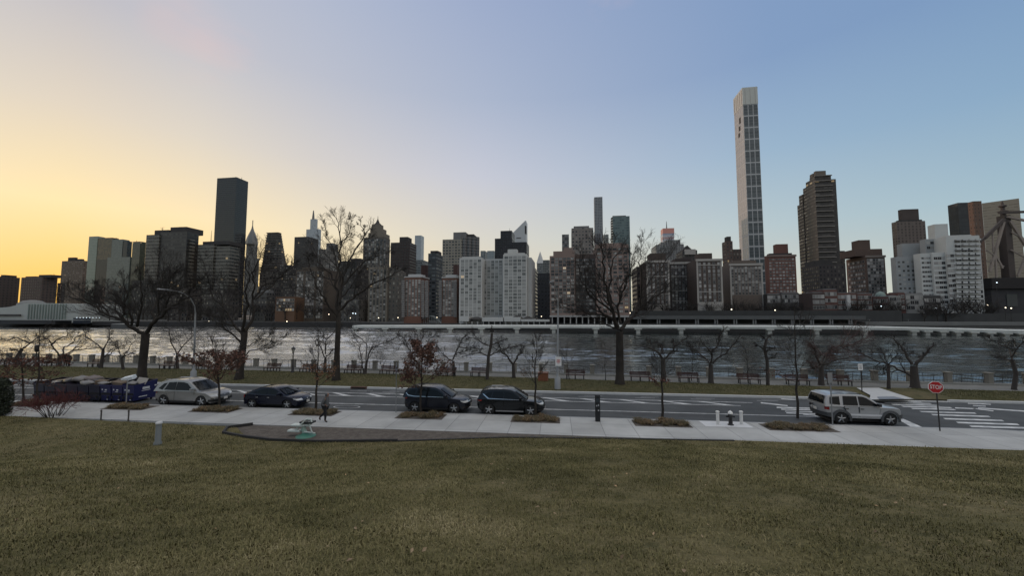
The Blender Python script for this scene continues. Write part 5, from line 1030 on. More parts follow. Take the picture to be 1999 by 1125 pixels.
def swoop():
    b = Bld('assembly_building', 'low white hall with swooping roof line at the left end of the shore', 0, 155, 600, 262, dep=26, cat='building'); prof = [(-60,610),(-25,603),(0,601),(18,599.5),(32,596),(46,592.5),(58,591.5),(110,592.5),(155,594)]
    P = [b.uz(x, y) for x, y in prof]; mb = MB(); n = len(P); vs = [(u,0,-.5) for u,z in P] + [(u,0,z) for u,z in P] + [(u,26,-.5) for u,z in P] + [(u,26,z) for u,z in P]
    mb.add(vs, [(i,i+1,n+i+1,n+i) for i in range(n-1)] + [(n+i,n+i+1,3*n+i+1,3*n+i) for i in range(n-1)] + [(2*n+i+1,2*n+i,3*n+i,3*n+i+1) for i in range(n-1)] + [(0,n,3*n,2*n),(n-1,2*n-1+0,4*n-1,3*n-1)]); mb.build('hall', mat('hall_white', (.36,.38,.36), .7, var=.1, scale=.1), b.root, fix=True)
    for k in range(14): mb = MB(); u = b.uz(58+5.5*k, 600)[0]; mb.box(u-.25, u+.25, -.7, -.01, 1, b.uz(60,594)[1]); mb.build('rib', mat('hall_rib', (.20,.25,.24), .6), b.root)
    mb = MB(); u, z = b.uz(48, 596, 8); mb.lathe([(7.5,z-2),(7,z+1.2),(4.5,z+3.0),(1.5,z+3.6),(.2,z+3.7)], 16, c=(u,12,0)); mb.build('dome', mat('hall_dome', (.16,.165,.16), .7), b.root)
    mb = MB(); u0, z = b.uz(-60,614,-1); u1 = b.uz(40,614,-1)[0]; mb.box(u0, u1, -1.2, -.8, z-1.2, z); mb.build('window_band', roof_d, b.root)
swoop()
b = simple('pier_shed', 'long low dark shed with a pale roof edge along the left shore', -120, 142, 625.5, 250, mat('shed_dark', (.022,.025,.03), .8), dep=8, cat='shed'); b.part('roof', -121, 142.5, 624, 625.4, mat('shed_roof', (.15,.16,.16), .7), -.6, 8.5)
simple('pier_shed', 'dark blue shed at the right end of the pale roofed shed', 143, 178, 621, 249, mat('shed_blue', (.018,.026,.04), .7), dep=8, cat='shed', roof=roof_d)
def tent():
    p = at_z(232, 639.3, 0); mb = MB(); b = Bld('dome_tent', 'small white rounded tent at the water edge behind the broad spreading tree', 217, 247, 633, 238, dep=5, cat='tent', base=0); mb = MB(); n = 10
    pr = [(b.w/2 - b.w/2*math.cos(math.pi*k/n), .2+b.H*math.sin(math.pi*k/n)) for k in range(n+1)]; vs = [(u,0,z) for u,z in pr] + [(u,5,z) for u,z in pr]
    mb.add(vs, [(k,k+1,n+2+k,n+1+k) for k in range(n)] + [tuple(range(n,-1,-1)), tuple(range(n+1,2*n+2))]); mb.build('canopy', mat('tent_white', (.5,.5,.48), .6), b.root, fix=True)
    mb = MB(); mb.box(0, b.w, -.1, 5.1, -4, .2); mb.build('platform', dark_c, b.root)
tent()
# retaining wall and hedge-dark slope
b = Bld('retaining_wall', 'dark retaining wall under the prewar row and the low houses', 1229, 1760, 607, 209, dep=1.5, cat='wall'); b.body(mat('retaining_dark', (.04,.042,.042), .9, var=.3, scale=.3)).done()
b = Bld('retaining_wall', 'grey retaining wall by the bridge foot', 1762, 2120, 612, 196, dep=1.5, cat='wall'); b.body(mat('retaining_grey', (.05,.052,.052), .9, var=.3, scale=.3)).done()
b = Bld('retaining_wall', 'long dark river wall behind the left shore road', 180, 720, 628, 252, dep=1.5, cat='wall', base=0); b.body(mat('retaining_left', (.024,.024,.025), .9, var=.3, scale=.3)).done()
# boulders of the left bulkhead edge are part of its wall; far trees
FARP = dict(wander=.14, up=.06, kids=[0,4,5], a0=22, a1=50, l0=.5, l1=.75, rmin=.035)
def far_tree_mesh(seed, h):
    rg = random.Random(seed); mb = MB(); top = Vector((rg.gauss(0,.3), 0, h*.35)); mb.tube([(0,0,-.5),(0,0,h*.15),top], [h*.028,h*.024,h*.02], 6, 0)
    for k in range(7):
        a = 6.28*k/7+rg.random(); branch(mb, top*rg.uniform(.75,1), Vector((math.cos(a)*.6, math.sin(a)*.6, rg.uniform(.6,1.2))).normalized(), h*rg.uniform(.45,.62), h*.013, 2, rg, FARP, 1)
    return mb.mesh('bare_tree', [bark, twig_m])
FT = [far_tree_mesh(90+k, h) for k, h in enumerate((9, 11, 12.5, 10, 14))]
def far_trees(lab, group, spans, seed):
    rg = random.Random(seed)
    for (x0, x1, n, y, dmin, dmax) in spans:
        for k in range(n):
            x = x0 + (x1-x0)*(k+rg.random())/n; D = rg.uniform(dmin, dmax); p = at_d(x, y, D); o = bpy.data.objects.new('bare_tree', rg.choice(FT)); C.objects.link(o)
            o.location = (p.x, p.y, BANK+rg.uniform(0,2.2)); o.rotation_euler = (0,0,rg.uniform(0,6.28)); s = rg.uniform(.75,1.15); o.scale = (s*1.1,s*1.1,s); tag(o, lab, 'tree', group)
far_trees('dark bare tree in the belt along the left far shore', 'bare trees on the left far shore', [(150,300,12,615,256,275),(300,520,16,615,256,272),(520,720,10,618,256,268)], 5)
far_trees('dark bare tree on the slope under the prewar row and low houses', 'bare trees on the right far shore', [(1228,1420,10,610,211,215),(1420,1600,16,605,210,222),(1640,1760,6,606,199,201),(1800,1935,11,606,192,195.5),(1600,1760,7,608,205,207)], 6)
setting(MB().build('dummy', bark)) if False else None
# shore lamps, lit
lampm = mat('lamp_glow', (.9,.85,.7), .5, emit=(1,.86,.62), estr=3.0)
coolm = mat('lamp_glow_cool', (.9,.9,.9), .5, emit=(.75,.9,1), estr=2.6)
for (x, y, D, lab, mm, r) in ((560,628,248,'lit shore lamp left of the brown many windowed block',lampm,.42),(408,627,248,'small lit shore lamp below the shorter banded tower',lampm,.3),(642,614,250,'lit shore lamp left of the slim tall tree trunk',lampm,.38),(689,612,250,'left lamp of the lit pair right of the slim tall tree',coolm,.4),(694,612.5,250,'right lamp of the lit pair right of the slim tall tree',coolm,.4),(684,621,249,'lower lit shore lamp right of the slim tall tree',lampm,.35),(739,621,232,'lit shore lamp at the foot of the stone tower',lampm,.36),(777,620.5,232,'lit shore lamp between the stone tower and the arched footbridge',lampm,.38),(853,620,220,'lit lamp above the arched footbridge right end',lampm,.3),(1057,618,204,'lit lamp in the dark gap left of the tan complex',lampm,.3),(1230,611.5,204,'lit orange lamp at the right foot of the tan complex',lampm,.34),(1428,604.5,207,'bright lamp in the dark trees right of the prewar row',lampm,.42),(1513,606,207,'bright lamp below the red brick house with a square tower',lampm,.4),
    (1637,624,201,'left of two low lamps under the low red houses',lampm,.3),(1650,624,201,'right of two low lamps under the low red houses',lampm,.3),(1720,598,197,'lamp in the dark tree before the green domed house',coolm,.26),(1827,602,194,'lamp before the slate house at the foot of the white complex',coolm,.25),(1928,596,192,'lamp at the foot of the rust brown tower',lampm,.32),(1946,552,190,'lamp on the bridge deck left of the tower post',coolm,.3),(1963,601,188,'left lamp of the lit group under the bridge',lampm,.32),(1974,602,188,'right lamp of the lit group under the bridge',lampm,.34)):
    r *= .75; p = at_d(x, y, D); t = thing('shore_lamp', lab, 'street lamp', (p.x, p.y, 0), group='lit lamps along the far shore'); mb = MB(); mb.tube([(0,.3,0),(0,.3,p.z-.3),(0,0,p.z)], .09, 5); mb.build('pole', roof_d, t); mb = MB(); mb.lathe([(.05,-r),(r*.8,-r*.6),(r,0),(r*.8,r*.6),(.05,r)], 8, c=(0,0,p.z)); mb.build('lamp_head', mm, t)
for k in range(8):
    x = 150+6.3*k; p = at_d(x, 620.5, 248.5); t = thing('shore_lamp', 'small bluish lamp in the row over the dark blue shed', 'street lamp', (p.x,p.y,0), group='bluish lamps over the dark shed'); mb = MB(); mb.tube([(0,.2,0),(0,.2,p.z)], .05, 4); mb.build('pole', roof_d, t); mb = MB(); mb.lathe([(.03,-.2),(.2,0),(.03,.2)], 6, c=(0,0,p.z)); mb.build('lamp_head', coolm, t)
# unlit double headed posts on the ramp
for x in (1561,1620,1697,1773):
    p = at_d(x, 624, 186); t = thing('light_mast', 'thin pale double armed light mast behind the viaduct', 'street lamp', (p.x,p.y,0), group='pale light masts behind the viaduct'); mb = MB(); mb.tube([(0,0,0),(0,0,p.z)], [.14,.09], 5); mb.build('pole', mid_c, t); mb = MB(); mb.tube([(-.9,0,p.z),(.9,0,p.z)], .09, 4); mb.build('arm', mid_c, t)
def big_bridge():
    b = Bld('steel_bridge', 'brown steel truss bridge with finial topped tower post at the right edge', 1958, 1973, 424, 205, dep=4, cat='bridge', base=0); st = mat('bridge_brown', (.07,.056,.05), .8, var=.2, scale=.4); st2 = mat('bridge_pale_steel', (.26,.22,.19), .8, var=.2, scale=.4); ms = mat('bridge_masonry', (.04,.04,.042), .9, var=.4, scale=.2)
    Zb = lambda x, y: (1880+x/3.75, 360+y/3.75)
    def bar(name, pts, w, m, y=1.5, parent=b.root):
        mb = MB(); q = [b.uz(*Zb(*p), y) for p in pts]; mb.tube([(u, y, z) for u, z in q], w*1.25, 4, smooth=False); return mb.build(name, m, parent)
    for dx in (0, 300):
        u0, z1 = b.uz(*Zb(302+dx, 225)); u1 = b.uz(*Zb(348+dx, 225))[0]; z0 = b.uz(*Zb(325, 760))[1]; mb = MB(); mb.box(u0, u1, 0, 4, z0, z1); mb.build('tower_post', st, b.root)
        cu = (u0+u1)/2; w = (u1-u0)/2; zt = b.uz(*Zb(318, 112))[1]; h = zt - z1; mb = MB(); mb.lathe([(w*.75,z1),(w*.7,z1+h*.22),(w*1.35,z1+h*.26),(w*1.35,z1+h*.32),(w*.6,z1+h*.36),(w*.55,z1+h*.55),(w*1.1,z1+h*.6),(w*1.1,z1+h*.68),(w*.4,z1+h*.74),(w*.3,z1+h*.9),(.1,zt)], 8, c=(cu,2,0), smooth=False); mb.build('finial', st, b.root)
    mb = MB(); u0, z1 = b.uz(*Zb(268,198), -1); u1 = b.uz(*Zb(760,198), -1)[0]; z0 = b.uz(*Zb(268,214), -1)[1]; mb.box(u0, u1, -1, -.01, z0, z1); mb.build('cross_beam', st, b.root)
    for y in (-.6, 4.6):
        for p, w, m in (([(300,255),(160,395)],.75,st),([(160,395),(40,470),(-120,520)],.6,st)): bar('chord', p, w, m, y)
        for p, w in (([(298,275),(195,640)],.55),([(240,520),(290,615)],.4),([(236,520),(246,700)],.4),([(215,345),(222,500)],.3),([(170,480),(235,530)],.28)): bar('brace', p, w, st2, y)
        for p, w in (([(325,238),(620,300)],.6),([(345,270),(460,450),(560,640)],.65),([(480,480),(400,675)],.5),([(355,350),(480,420)],.35),([(350,480),(460,540)],.3),([(170,560),(300,600)],.25)): bar('brace', p, w, st2, y)
    mb = MB(); u0, z1 = b.uz(*Zb(-140,690), -1); u1 = b.uz(*Zb(900,690), -1)[0]; z0 = b.uz(*Zb(200,765), -1)[1]; u0 = b.uz(*Zb(200,690), -1)[0]; mb.box(u0, u1, -1.5, 7, z0, z1); mb.build('deck', mat('bridge_deck_dark', (.022,.02,.02), .9), b.root)
    mb = MB(); u0 = b.uz(*Zb(205,770))[0]; mb.box(u0, u1, 0, 5.5, -1, z0-.02); mb.build('masonry_pier', ms, b.root)
    mb = MB(); u0, z1 = b.uz(*Zb(318,805), -.3); u1, z0 = b.uz(*Zb(402,895), -.3); mb.box(u0, u1, -.3, -.02, z0, z1); mb.build('stone_panel', mat('stone_panel', (.07,.075,.07), .9), b.root)
big_bridge()
# ---------------------------------------------------------------- fence, benches, lamps, signs
black_metal = mat('black_metal', (.015,.015,.016), .5); grey_metal = mat('galvanised_steel', (.24,.25,.26), .5, metal=.3, var=.12); pole_blue = mat('grey_pole_paint', (.26,.275,.285), .6)
white_p = mat('white_sign', (.72,.72,.70), .5, var=.04); dark_post = mat('dark_post', (.03,.028,.027), .6)
def on_line(x, off=.4):
    d = px_dir(x, 640); lo, hi = 20.0, 90.0
    for _ in range(40):
        m = (lo+hi)/2; X = d.x/d.y*m
        if m < lerp_tab(PATH_FAR, X)+off: lo = m
        else: hi = m
    return Vector((d.x/d.y*lo, lo, 0))
def fence():
    P = [on_line(x) for x in (-80,-53,-27,-2,23,48,75,100,125,153.6,183.7,212,242,271,302,335,366,398,431,467,503,538.6,575.6,615,654,693,734,775,818,866,911,957,1005,1055,1104,1155,1209,1265,1322,1381,1440.5,1502,1565.5,1635,1701,1770,1843,1922,1997,2078,2165)]
    t = thing('railing_fence', 'river railing of black bars between concrete posts along the promenade', 'fence', (P[0].x, P[0].y, .2)); o = P[0]
    pm_ = mat('fence_pillar', (.19,.18,.155), .9, var=.25, scale=2)
    for p in P:
        mb = MB(); h = 1.0; mb.box(p.x-o.x-.21, p.x-o.x+.21, p.y-o.y-.21, p.y-o.y+.21, 0, h); mb.box(p.x-o.x-.25, p.x-o.x+.25, p.y-o.y-.25, p.y-o.y+.25, h, h+.1); mb.build('pillar', pm_, t, bevel=.02)
    for a, b in zip(P, P[1:]):
        mb = MB(); d = (b-a); L_ = d.length; u = d/L_; n = max(8, int(L_/.135))
        def bar(s0, s1, z0, z1, w):
            p, q = a-o+u*s0, a-o+u*s1; v = Vector((-u.y,u.x,0))*w
            mb.add([p-v+Vector((0,0,z0)), q-v+Vector((0,0,z0)), q-v+Vector((0,0,z1)), p-v+Vector((0,0,z1)), p+v+Vector((0,0,z0)), q+v+Vector((0,0,z0)), q+v+Vector((0,0,z1)), p+v+Vector((0,0,z1))], [(0,1,2,3),(5,4,7,6),(3,2,6,7),(1,0,4,5),(0,3,7,4),(2,1,5,6)])
        bar(.21, L_-.21, .12, .16, .02); bar(.21, L_-.21, .93, .97, .022)
        for k in range(1, n):
            s = .21+(L_-.42)*k/n; w = .019 if k % 7 == 0 else .008; bar(s-w, s+w, .0 if k % 7 == 0 else .16, .93, w)
        mb.build('rail_panel', black_metal, t)
fence()
bench_w = mat('bench_red_slats', (.05,.017,.014), .42, var=.25, scale=4); bench_l = mat('bench_leg', (.03,.03,.03), .6)
def bench(x, y, lab):
    b = at_z(x, y, .2); t = thing('park_bench', lab, 'bench', (b.x, b.y, .2), R(rnd.uniform(-8,-2)), 'red slatted benches along the promenade')
    mb = MB()
    for k in range(4): mb.box(-.95, .95, -.24+k*.13, -.13+k*.13, .43, .465)
    mb.build('seat', bench_w, t); mb = MB()
    for k in range(3): mb.box(-.95, .95, .29+k*.03, .325+k*.03, .56+k*.115, .65+k*.115)
    mb.build('backrest', bench_w, t)
    for lx in (-.82, 0, .82):
        mb = MB(); mb.box(lx-.035, lx+.035, -.22, -.15, 0, .43); mb.box(lx-.035, lx+.035, .22, .29, 0, .43); mb.box(lx-.034, lx+.034, -.15, .22, .37, .429); mb.tube([(lx,.27,.42),(lx,.41,.92)], .03, 4); mb.build('leg', bench_l, t)
for x, y, lab in ((12,713,'bench at the left end of the promenade'),(95,715,'bench between the arching tree and the two standing people'),(185,717,'bench left of the bare forked tree near the two people'),(325,721,'bench left of the V shaped tree'),(390,721.5,'bench right of the left street light'),(530,726,'bench between the twisting tree and the old lamp post'),(600,728,'bench just right of the old lamp post'),(688,730,'bench right of the slim tall tree'),(757,731.5,'bench right of the many stemmed tree'),(872,735,'bench right of the red leaved sapling'),(935,736,'bench left of the straight stemmed tree'),(1123,741,'bench right of the right street light'),(1250,745,'bench right of the thick trunked tree'),(1345,747,'bench right of the stub topped tree'),(1463,750,'bench between the four limbed tree and the curved tree'),(1558,752,'bench behind the tall thin street tree'),(1640,753,'bench right of the reddish crowned tree')):
    bench(x, y, 'red slatted ' + lab)
def old_lamp():
    b = at_z(571, 729, .2); D0 = depth_of(b); h = at_d(570.5, 677, D0).z - .2; t = thing('lamp_post', 'black old fashioned lamp post with a lantern on the promenade', 'lamp post', (b.x, b.y, .2)); mb = MB()
    mb.lathe([(.20,0),(.2,.12),(.14,.2),(.12,.7),(.07,.85),(.055,1.5),(.05,h-.75),(.09,h-.72),(.09,h-.66)], 10); mb.build('pole', black_metal, t)
    mb = MB(); mb.lathe([(.08,h-.66),(.19,h-.28),(.17,h-.26)], 8); mb.build('lantern_glass', mat('lantern_glass', (.25,.25,.22), .25), t)
    mb = MB(); mb.lathe([(.24,h-.26),(.16,h-.12),(.05,h-.06),(.03,h),(.01,h+.03)], 8); mb.build('lantern_cap', black_metal, t)
old_lamp()
b = at_z(69, 716, .2); h = at_d(69, 674, depth_of(b)).z-.2
t = thing('lamp_post', 'dark slim lamp post with a cylinder lantern among the left bare trees', 'lamp post', (b.x,b.y,.2)); mb = MB(); mb.lathe([(.13,0),(.1,.5),(.05,.6),(.045,h-.9)], 8); mb.build('pole', black_metal, t); mb = MB(); mb.lathe([(.05,h-.9),(.18,h-.7),(.22,h-.2),(.15,h)], 8); mb.build('lantern_cap', black_metal, t)
def street_light(lab, base, pts, sign=None):
    b = at_z(base[0], base[1], .2); D0 = depth_of(b); o = Vector((b.x,b.y,.2)); t = thing('street_light', lab, 'street light', o)
    P = [at_d(x, y, D0 + dd) - o for x, y, dd in pts]; ip = 2; mb = MB(); mb.lathe([(.26,0),(.24,.9),(.12,1.05),(.115,1.3)], 8); mb.build('base', pole_blue, t)
    mb = MB(); mb.tube([Vector((0,0,1.0)), P[0]], [.10,.07], 8); mb.build('pole', pole_blue, t); mb = MB(); mb.tube(P, [.07]+[.045]*(len(P)-1), 6); mb.build('arm', pole_blue, t)
    e = P[-1]; d = (P[-1]-P[-2]).normalized(); s = d.cross(Vector((0,0,1))).normalized(); mb = MB(); q = [e-d*.1, e+d*.2, e+d*.55, e+d*.75]; w = (.06,.15,.17,.08); vs = []
    for p, ww in zip(q, w): vs += [p+s*ww, p+Vector((0,0,.09)), p-s*ww, p-Vector((0,0,.06))]
    mb.add(vs, [(i*4+j, i*4+(j+1)%4, i*4+4+(j+1)%4, i*4+4+j) for i in range(3) for j in range(4)] + [(3,2,1,0),(12,13,14,15)], 0, None, True); mb.build('lamp_head', grey_metal, t)
    if sign:
        u, v, w2, h2 = sign; p = at_d(u, v, D0-.14)-o; mb = MB(); mb.box(p.x-w2/2, p.x+w2/2, p.y-.012, p.y, p.z-h2/2, p.z+h2/2); sg = mb.build('sign_plate', white_p, t, bevel=.005)
        mb = MB()
        for k, (ww, zz) in enumerate(((.30,.18),(.24,.10),(.32,.0),(.28,-.07),(.2,-.2))): mb.box(p.x-w2*ww, p.x+w2*ww, p.y-.016, p.y-.0125, p.z+h2*zz-.018, p.z+h2*zz+.018)
        mb.build('sign_printing', mat('sign_red', (.45,.04,.04), .5), sg)
street_light('tall grey street light with long curved arm, behind the silver parked car', (377,744), [(381.5,612,0),(380,598,-.4),(372,583,-1.0),(358,573,-1.7),(344,568.5,-2.3),(328,567,-2.8)])
street_light('tall grey street light with white notice plate, right of the orange bin', (1088.5,760), [(1089.5,600,0),(1089.3,583,-.4),(1087.5,569,-1.0),(1084,560.5,-1.7),(1079.5,556,-2.3)], (1090,706,.52,.78))
def sign_post(name, lab, base, top, r, m, plate=None, face=None, pm=None, group=None):
    b = at_z(base[0], base[1], .14); D0 = depth_of(b); o = Vector((b.x,b.y,.12)); t = thing(name, lab, 'sign', o, group=group); P = at_d(top[0], top[1], D0)-o
    mb = MB(); mb.tube([Vector((0,0,-.02)), P*.5, P], r, 6); mb.build('pole', m, t)
    if plate:
        x, y, w, h = plate; p = at_d(x, y, D0-.06)-o; mb = MB(); mb.box(-w/2, w/2, -.01, .01, -h/2, h/2); sg = mb.build('sign_plate', pm or white_p, t, p, bevel=.006); sg.rotation_euler = (0,0,face or 0)
        return t, sg, w, h
    return t, None, 0, 0
t, sg, w, h = sign_post('sign_post', 'white notice on a black post beside the crossing path', (1683,768.5), (1680,712), .035, dark_post, (1679.7,717,.36,.52), R(5))
mb = MB(); 
for k, (ww, zz) in enumerate(((.3,.25),(.22,.08),(.3,-.1),(.25,-.25))): mb.box(-w*ww, w*ww, -.0135, -.0105, h*zz-.02, h*zz+.02)
mb.build('sign_printing', mat('sign_grey_print', (.18,.18,.18), .5), sg)
sign_post('sign_post', 'grey pole with the back of a narrow sign behind the silver off-roader', (1625.5,829.5), (1620,728), .032, grey_metal, (1620.3,738,.30,.60), R(12), grey_metal)
sign_post('sign_post', 'thin grey pole with small blue grey plate beside the conical red tree', (773,805.5), (774,708), .028, grey_metal, (774,722,.22,.42), R(-35), mat('blue_grey_plate', (.13,.15,.19), .5))
sign_post('sign_post', 'thin grey pole by the right end dumpster', (246,791), (249,742), .035, grey_metal)
for x, y, yt, lab in ((197,819,800.5,'left of two short metal stakes at the lawn edge'),(250.5,820.5,801,'right of two short metal stakes at the lawn edge')):
    b = at_z(x, y, .13); o = Vector((b.x,b.y,.1)); h = at_d(x, yt, depth_of(b)).z-.1; mb = MB(); mb.box(-.03,.03,-.025,.025,-.05,h); mb.box(-.045,.045,-.028,-.026,h-.12,h-.02,0); tag(mb.build('stake', mat('stake_brown', (.07,.062,.055), .8), None, o), lab, 'stake', 'short stakes at the lawn edge')
def octagon(mb, r, y0, y1, mi=0):
    vs = [(r*math.cos(R(22.5+45*k)), y, r*math.sin(R(22.5+45*k))) for y in (y0, y1) for k in range(8)]
    mb.add(vs, [tuple(range(8)), tuple(range(15,7,-1))] + [((k+1)%8, k, 8+k, 8+(k+1)%8) for k in range(8)], mi)
def text_mesh(name, body, size, m, parent, loc, rot=(R(90),0,0), ext=.002, xs=1.0):
    cu = bpy.data.curves.new(name, 'FONT'); cu.body = body; cu.size = size; cu.align_x = 'CENTER'; cu.align_y = 'CENTER'; cu.extrude = ext; cu.offset = .010*size
    o = bpy.data.objects.new(name+'_curve', cu); C.objects.link(o); dg = bpy.context.evaluated_depsgraph_get(); me = bpy.data.meshes.new_from_object(o.evaluated_get(dg)); bpy.data.objects.remove(o); me.materials.clear(); me.materials.append(m)
    o = bpy.data.objects.new(name, me); C.objects.link(o); o.parent = parent; o.location = loc; o.rotation_euler = rot; o.scale = (xs,1,1); return o
def stop_sign():
    b = at_z(1835, 842, .12); D0 = depth_of(b); o = Vector((b.x,b.y,.12)); t = thing('stop_sign', 'red octagonal stop sign on a dark post at the corner', 'stop sign', o)
    top = at_d(1826.3, 744, D0)-o; mb = MB(); mb.tube([Vector((0,0,-.02)), top*.5, top], .034, 6); mb.build('post', dark_post, t)
    c = at_d(1826.5, 756.5, D0-.06)-o; mb = MB(); r = .345; octagon(mb, r, -.012, .012); pl = mb.build('sign_plate', white_p, t, c, fix=True); pl.rotation_euler = (0, R(2), R(-14))
    mb = MB(); octagon(mb, r-.026, -.017, -.0125); mb.build('red_face', mat('stop_red', (.42,.015,.02), .45, var=.05), pl, fix=True)
    lt = text_mesh('lettering', 'STOP', .30, white_p, pl, (0,-.0195,.0)); lt.scale.x = .50/max(1e-3, max(v.co.x for v in lt.data.vertices)-min(v.co.x for v in lt.data.vertices))
stop_sign()
def kiosk():
    b = at_z(1167, 823, .12); D0 = depth_of(b); h = at_d(1167, 771, D0).z-.12; t = thing('parking_meter', 'black slab parking meter standing on the pavement', 'parking meter', (b.x,b.y,.12), R(-4)); w = .15
    mb = MB(); mb.box(-w, w, -.12, .12, 0, h-.12); mb.build('housing', mat('meter_black', (.014,.015,.017), .4), t, bevel=.012); mb = MB(); mb.box(-w-.01, w+.01, -.13, .13, h-.11, h); mb.build('cap', mat('meter_cap', (.03,.032,.035), .5), t, bevel=.01)
    mb = MB(); mb.box(-.10,.10,-.127,-.121,h-.42,h-.2); mb.build('screen', mat('meter_screen', (.05,.06,.07), .15), t); mb = MB(); mb.box(-.09,-.02,-.128,-.121,h-.68,h-.6); mb.box(.02,.08,-.128,-.121,h-.66,h-.55); mb.build('keypad', mat('meter_keys', (.35,.36,.38), .5), t); mb = MB(); mb.box(.01,.09,-.128,-.121,h-.95,h-.88); mb.build('slot', mat('meter_slot', (.45,.45,.45), .4), t)
kiosk()
def hydrant():
    b = at_z(1426.5, 830.5, .12); D0 = depth_of(b); s = (at_d(1426.5, 802, D0).z-.12)/.86; t = thing('fire_hydrant', 'black fire hydrant with a white cap between two white bollards', 'hydrant', (b.x,b.y,.12)); mb = MB()
    mb.lathe([(r*s,z*s) for r, z in ((.17,0),(.17,.05),(.115,.07),(.115,.12),(.105,.5),(.14,.53),(.14,.57),(.115,.6),(.115,.66))], 12); mb.build('barrel', mat('hydrant_black', (.012,.012,.013), .4), t)
    mb = MB(); mb.lathe([(r*s,z*s) for r, z in ((.13,.66),(.135,.70),(.12,.77),(.07,.82),(.03,.835),(.03,.86))], 12); mb.build('cap', white_p, t)
    for dx in (-1, 1): mb = MB(); mb.lathe([(.05*s,0),(.05*s,dx*.09*s),(.065*s,dx*.1*s),(.06*s,dx*.14*s)], 8, c=(dx*.1*s,0,.5*s), axis='x'); mb.build('nozzle', MATS['hydrant_black'], t)
hydrant()
for x, lab in ((1401.5,'white bollard left of the black hydrant'),(1447.5,'white bollard right of the black hydrant')):
    b = at_z(x, 829.5, .12); s = (at_d(x, 802.5, depth_of(b)).z-.12); t = thing('bollard', lab, 'bollard', (b.x,b.y,.12), group='white bollards by the hydrant'); mb = MB(); mb.lathe([(.088,0),(.085,s*.88),(.08,s*.9)], 12); mb.build('post', mat('bollard_white', (.62,.62,.6), .6, var=.15, scale=6), t); mb = MB(); mb.lathe([(.108,s*.9),(.108,s*.95),(.08,s*.99),(.02,s)], 12); mb.build('cap', MATS['bollard_white'], t)
b = at_z(1426, 831, .12); mb = MB(); mb.box(-1.5,1.1,-.35,.75,-.01,.008); setting(mb.build('hydrant_pad', mat('pad_concrete', (.55,.56,.57), .8, var=.1), None, (b.x,b.y,.12)))
def plaque():
    b = at_z(308, 865.5, .2); g = ground_h(b.x, b.y); h = at_d(308, 824, depth_of(b)).z - g; t = thing('light_bollard', 'grey cylindrical bollard with a pale cap standing on the left lawn', 'bollard', (b.x,b.y,g)); mb = MB(); mb.lathe([(.17,-.05),(.17,.12),(.125,.13),(.12,h-.12),(.10,h-.11)], 12); mb.build('post', mat('bollard_grey', (.11,.125,.125), .6), t); mb = MB(); mb.lathe([(.14,h-.1),(.15,h-.03),(.12,h)], 12); mb.build('cap', mat('bollard_cap', (.5,.52,.53), .4), t)
plaque()
b = at_z(1060.5, 745, .2); D0 = depth_of(b); t = thing('litter_bin', 'square orange brown slatted litter bin on the promenade verge', 'litter bin', (b.x,b.y,.2), R(-6)); mb = MB(); h = at_d(1060, 727, D0).z-.2
for k in range(5): mb.box(-.40+k*.163, -.40+k*.163+.145, -.4, -.36, .04, h-.06); mb.box(-.40+k*.163, -.40+k*.163+.145, .36, .4, .04, h-.06); mb.box(-.44, -.401, -.4+k*.163, -.4+k*.163+.145, .04, h-.06); mb.box(.416, .44, -.4+k*.163, -.4+k*.163+.145, .04, h-.06)
mb.build('slat_panel', mat('bin_orange_wood', (.20,.075,.035), .7, var=.25, scale=5), t); mb = MB(); mb.box(-.46,.46,-.43,.43,h-.055,h); mb.build('lid', mat('bin_lid', (.16,.07,.04), .6), t)

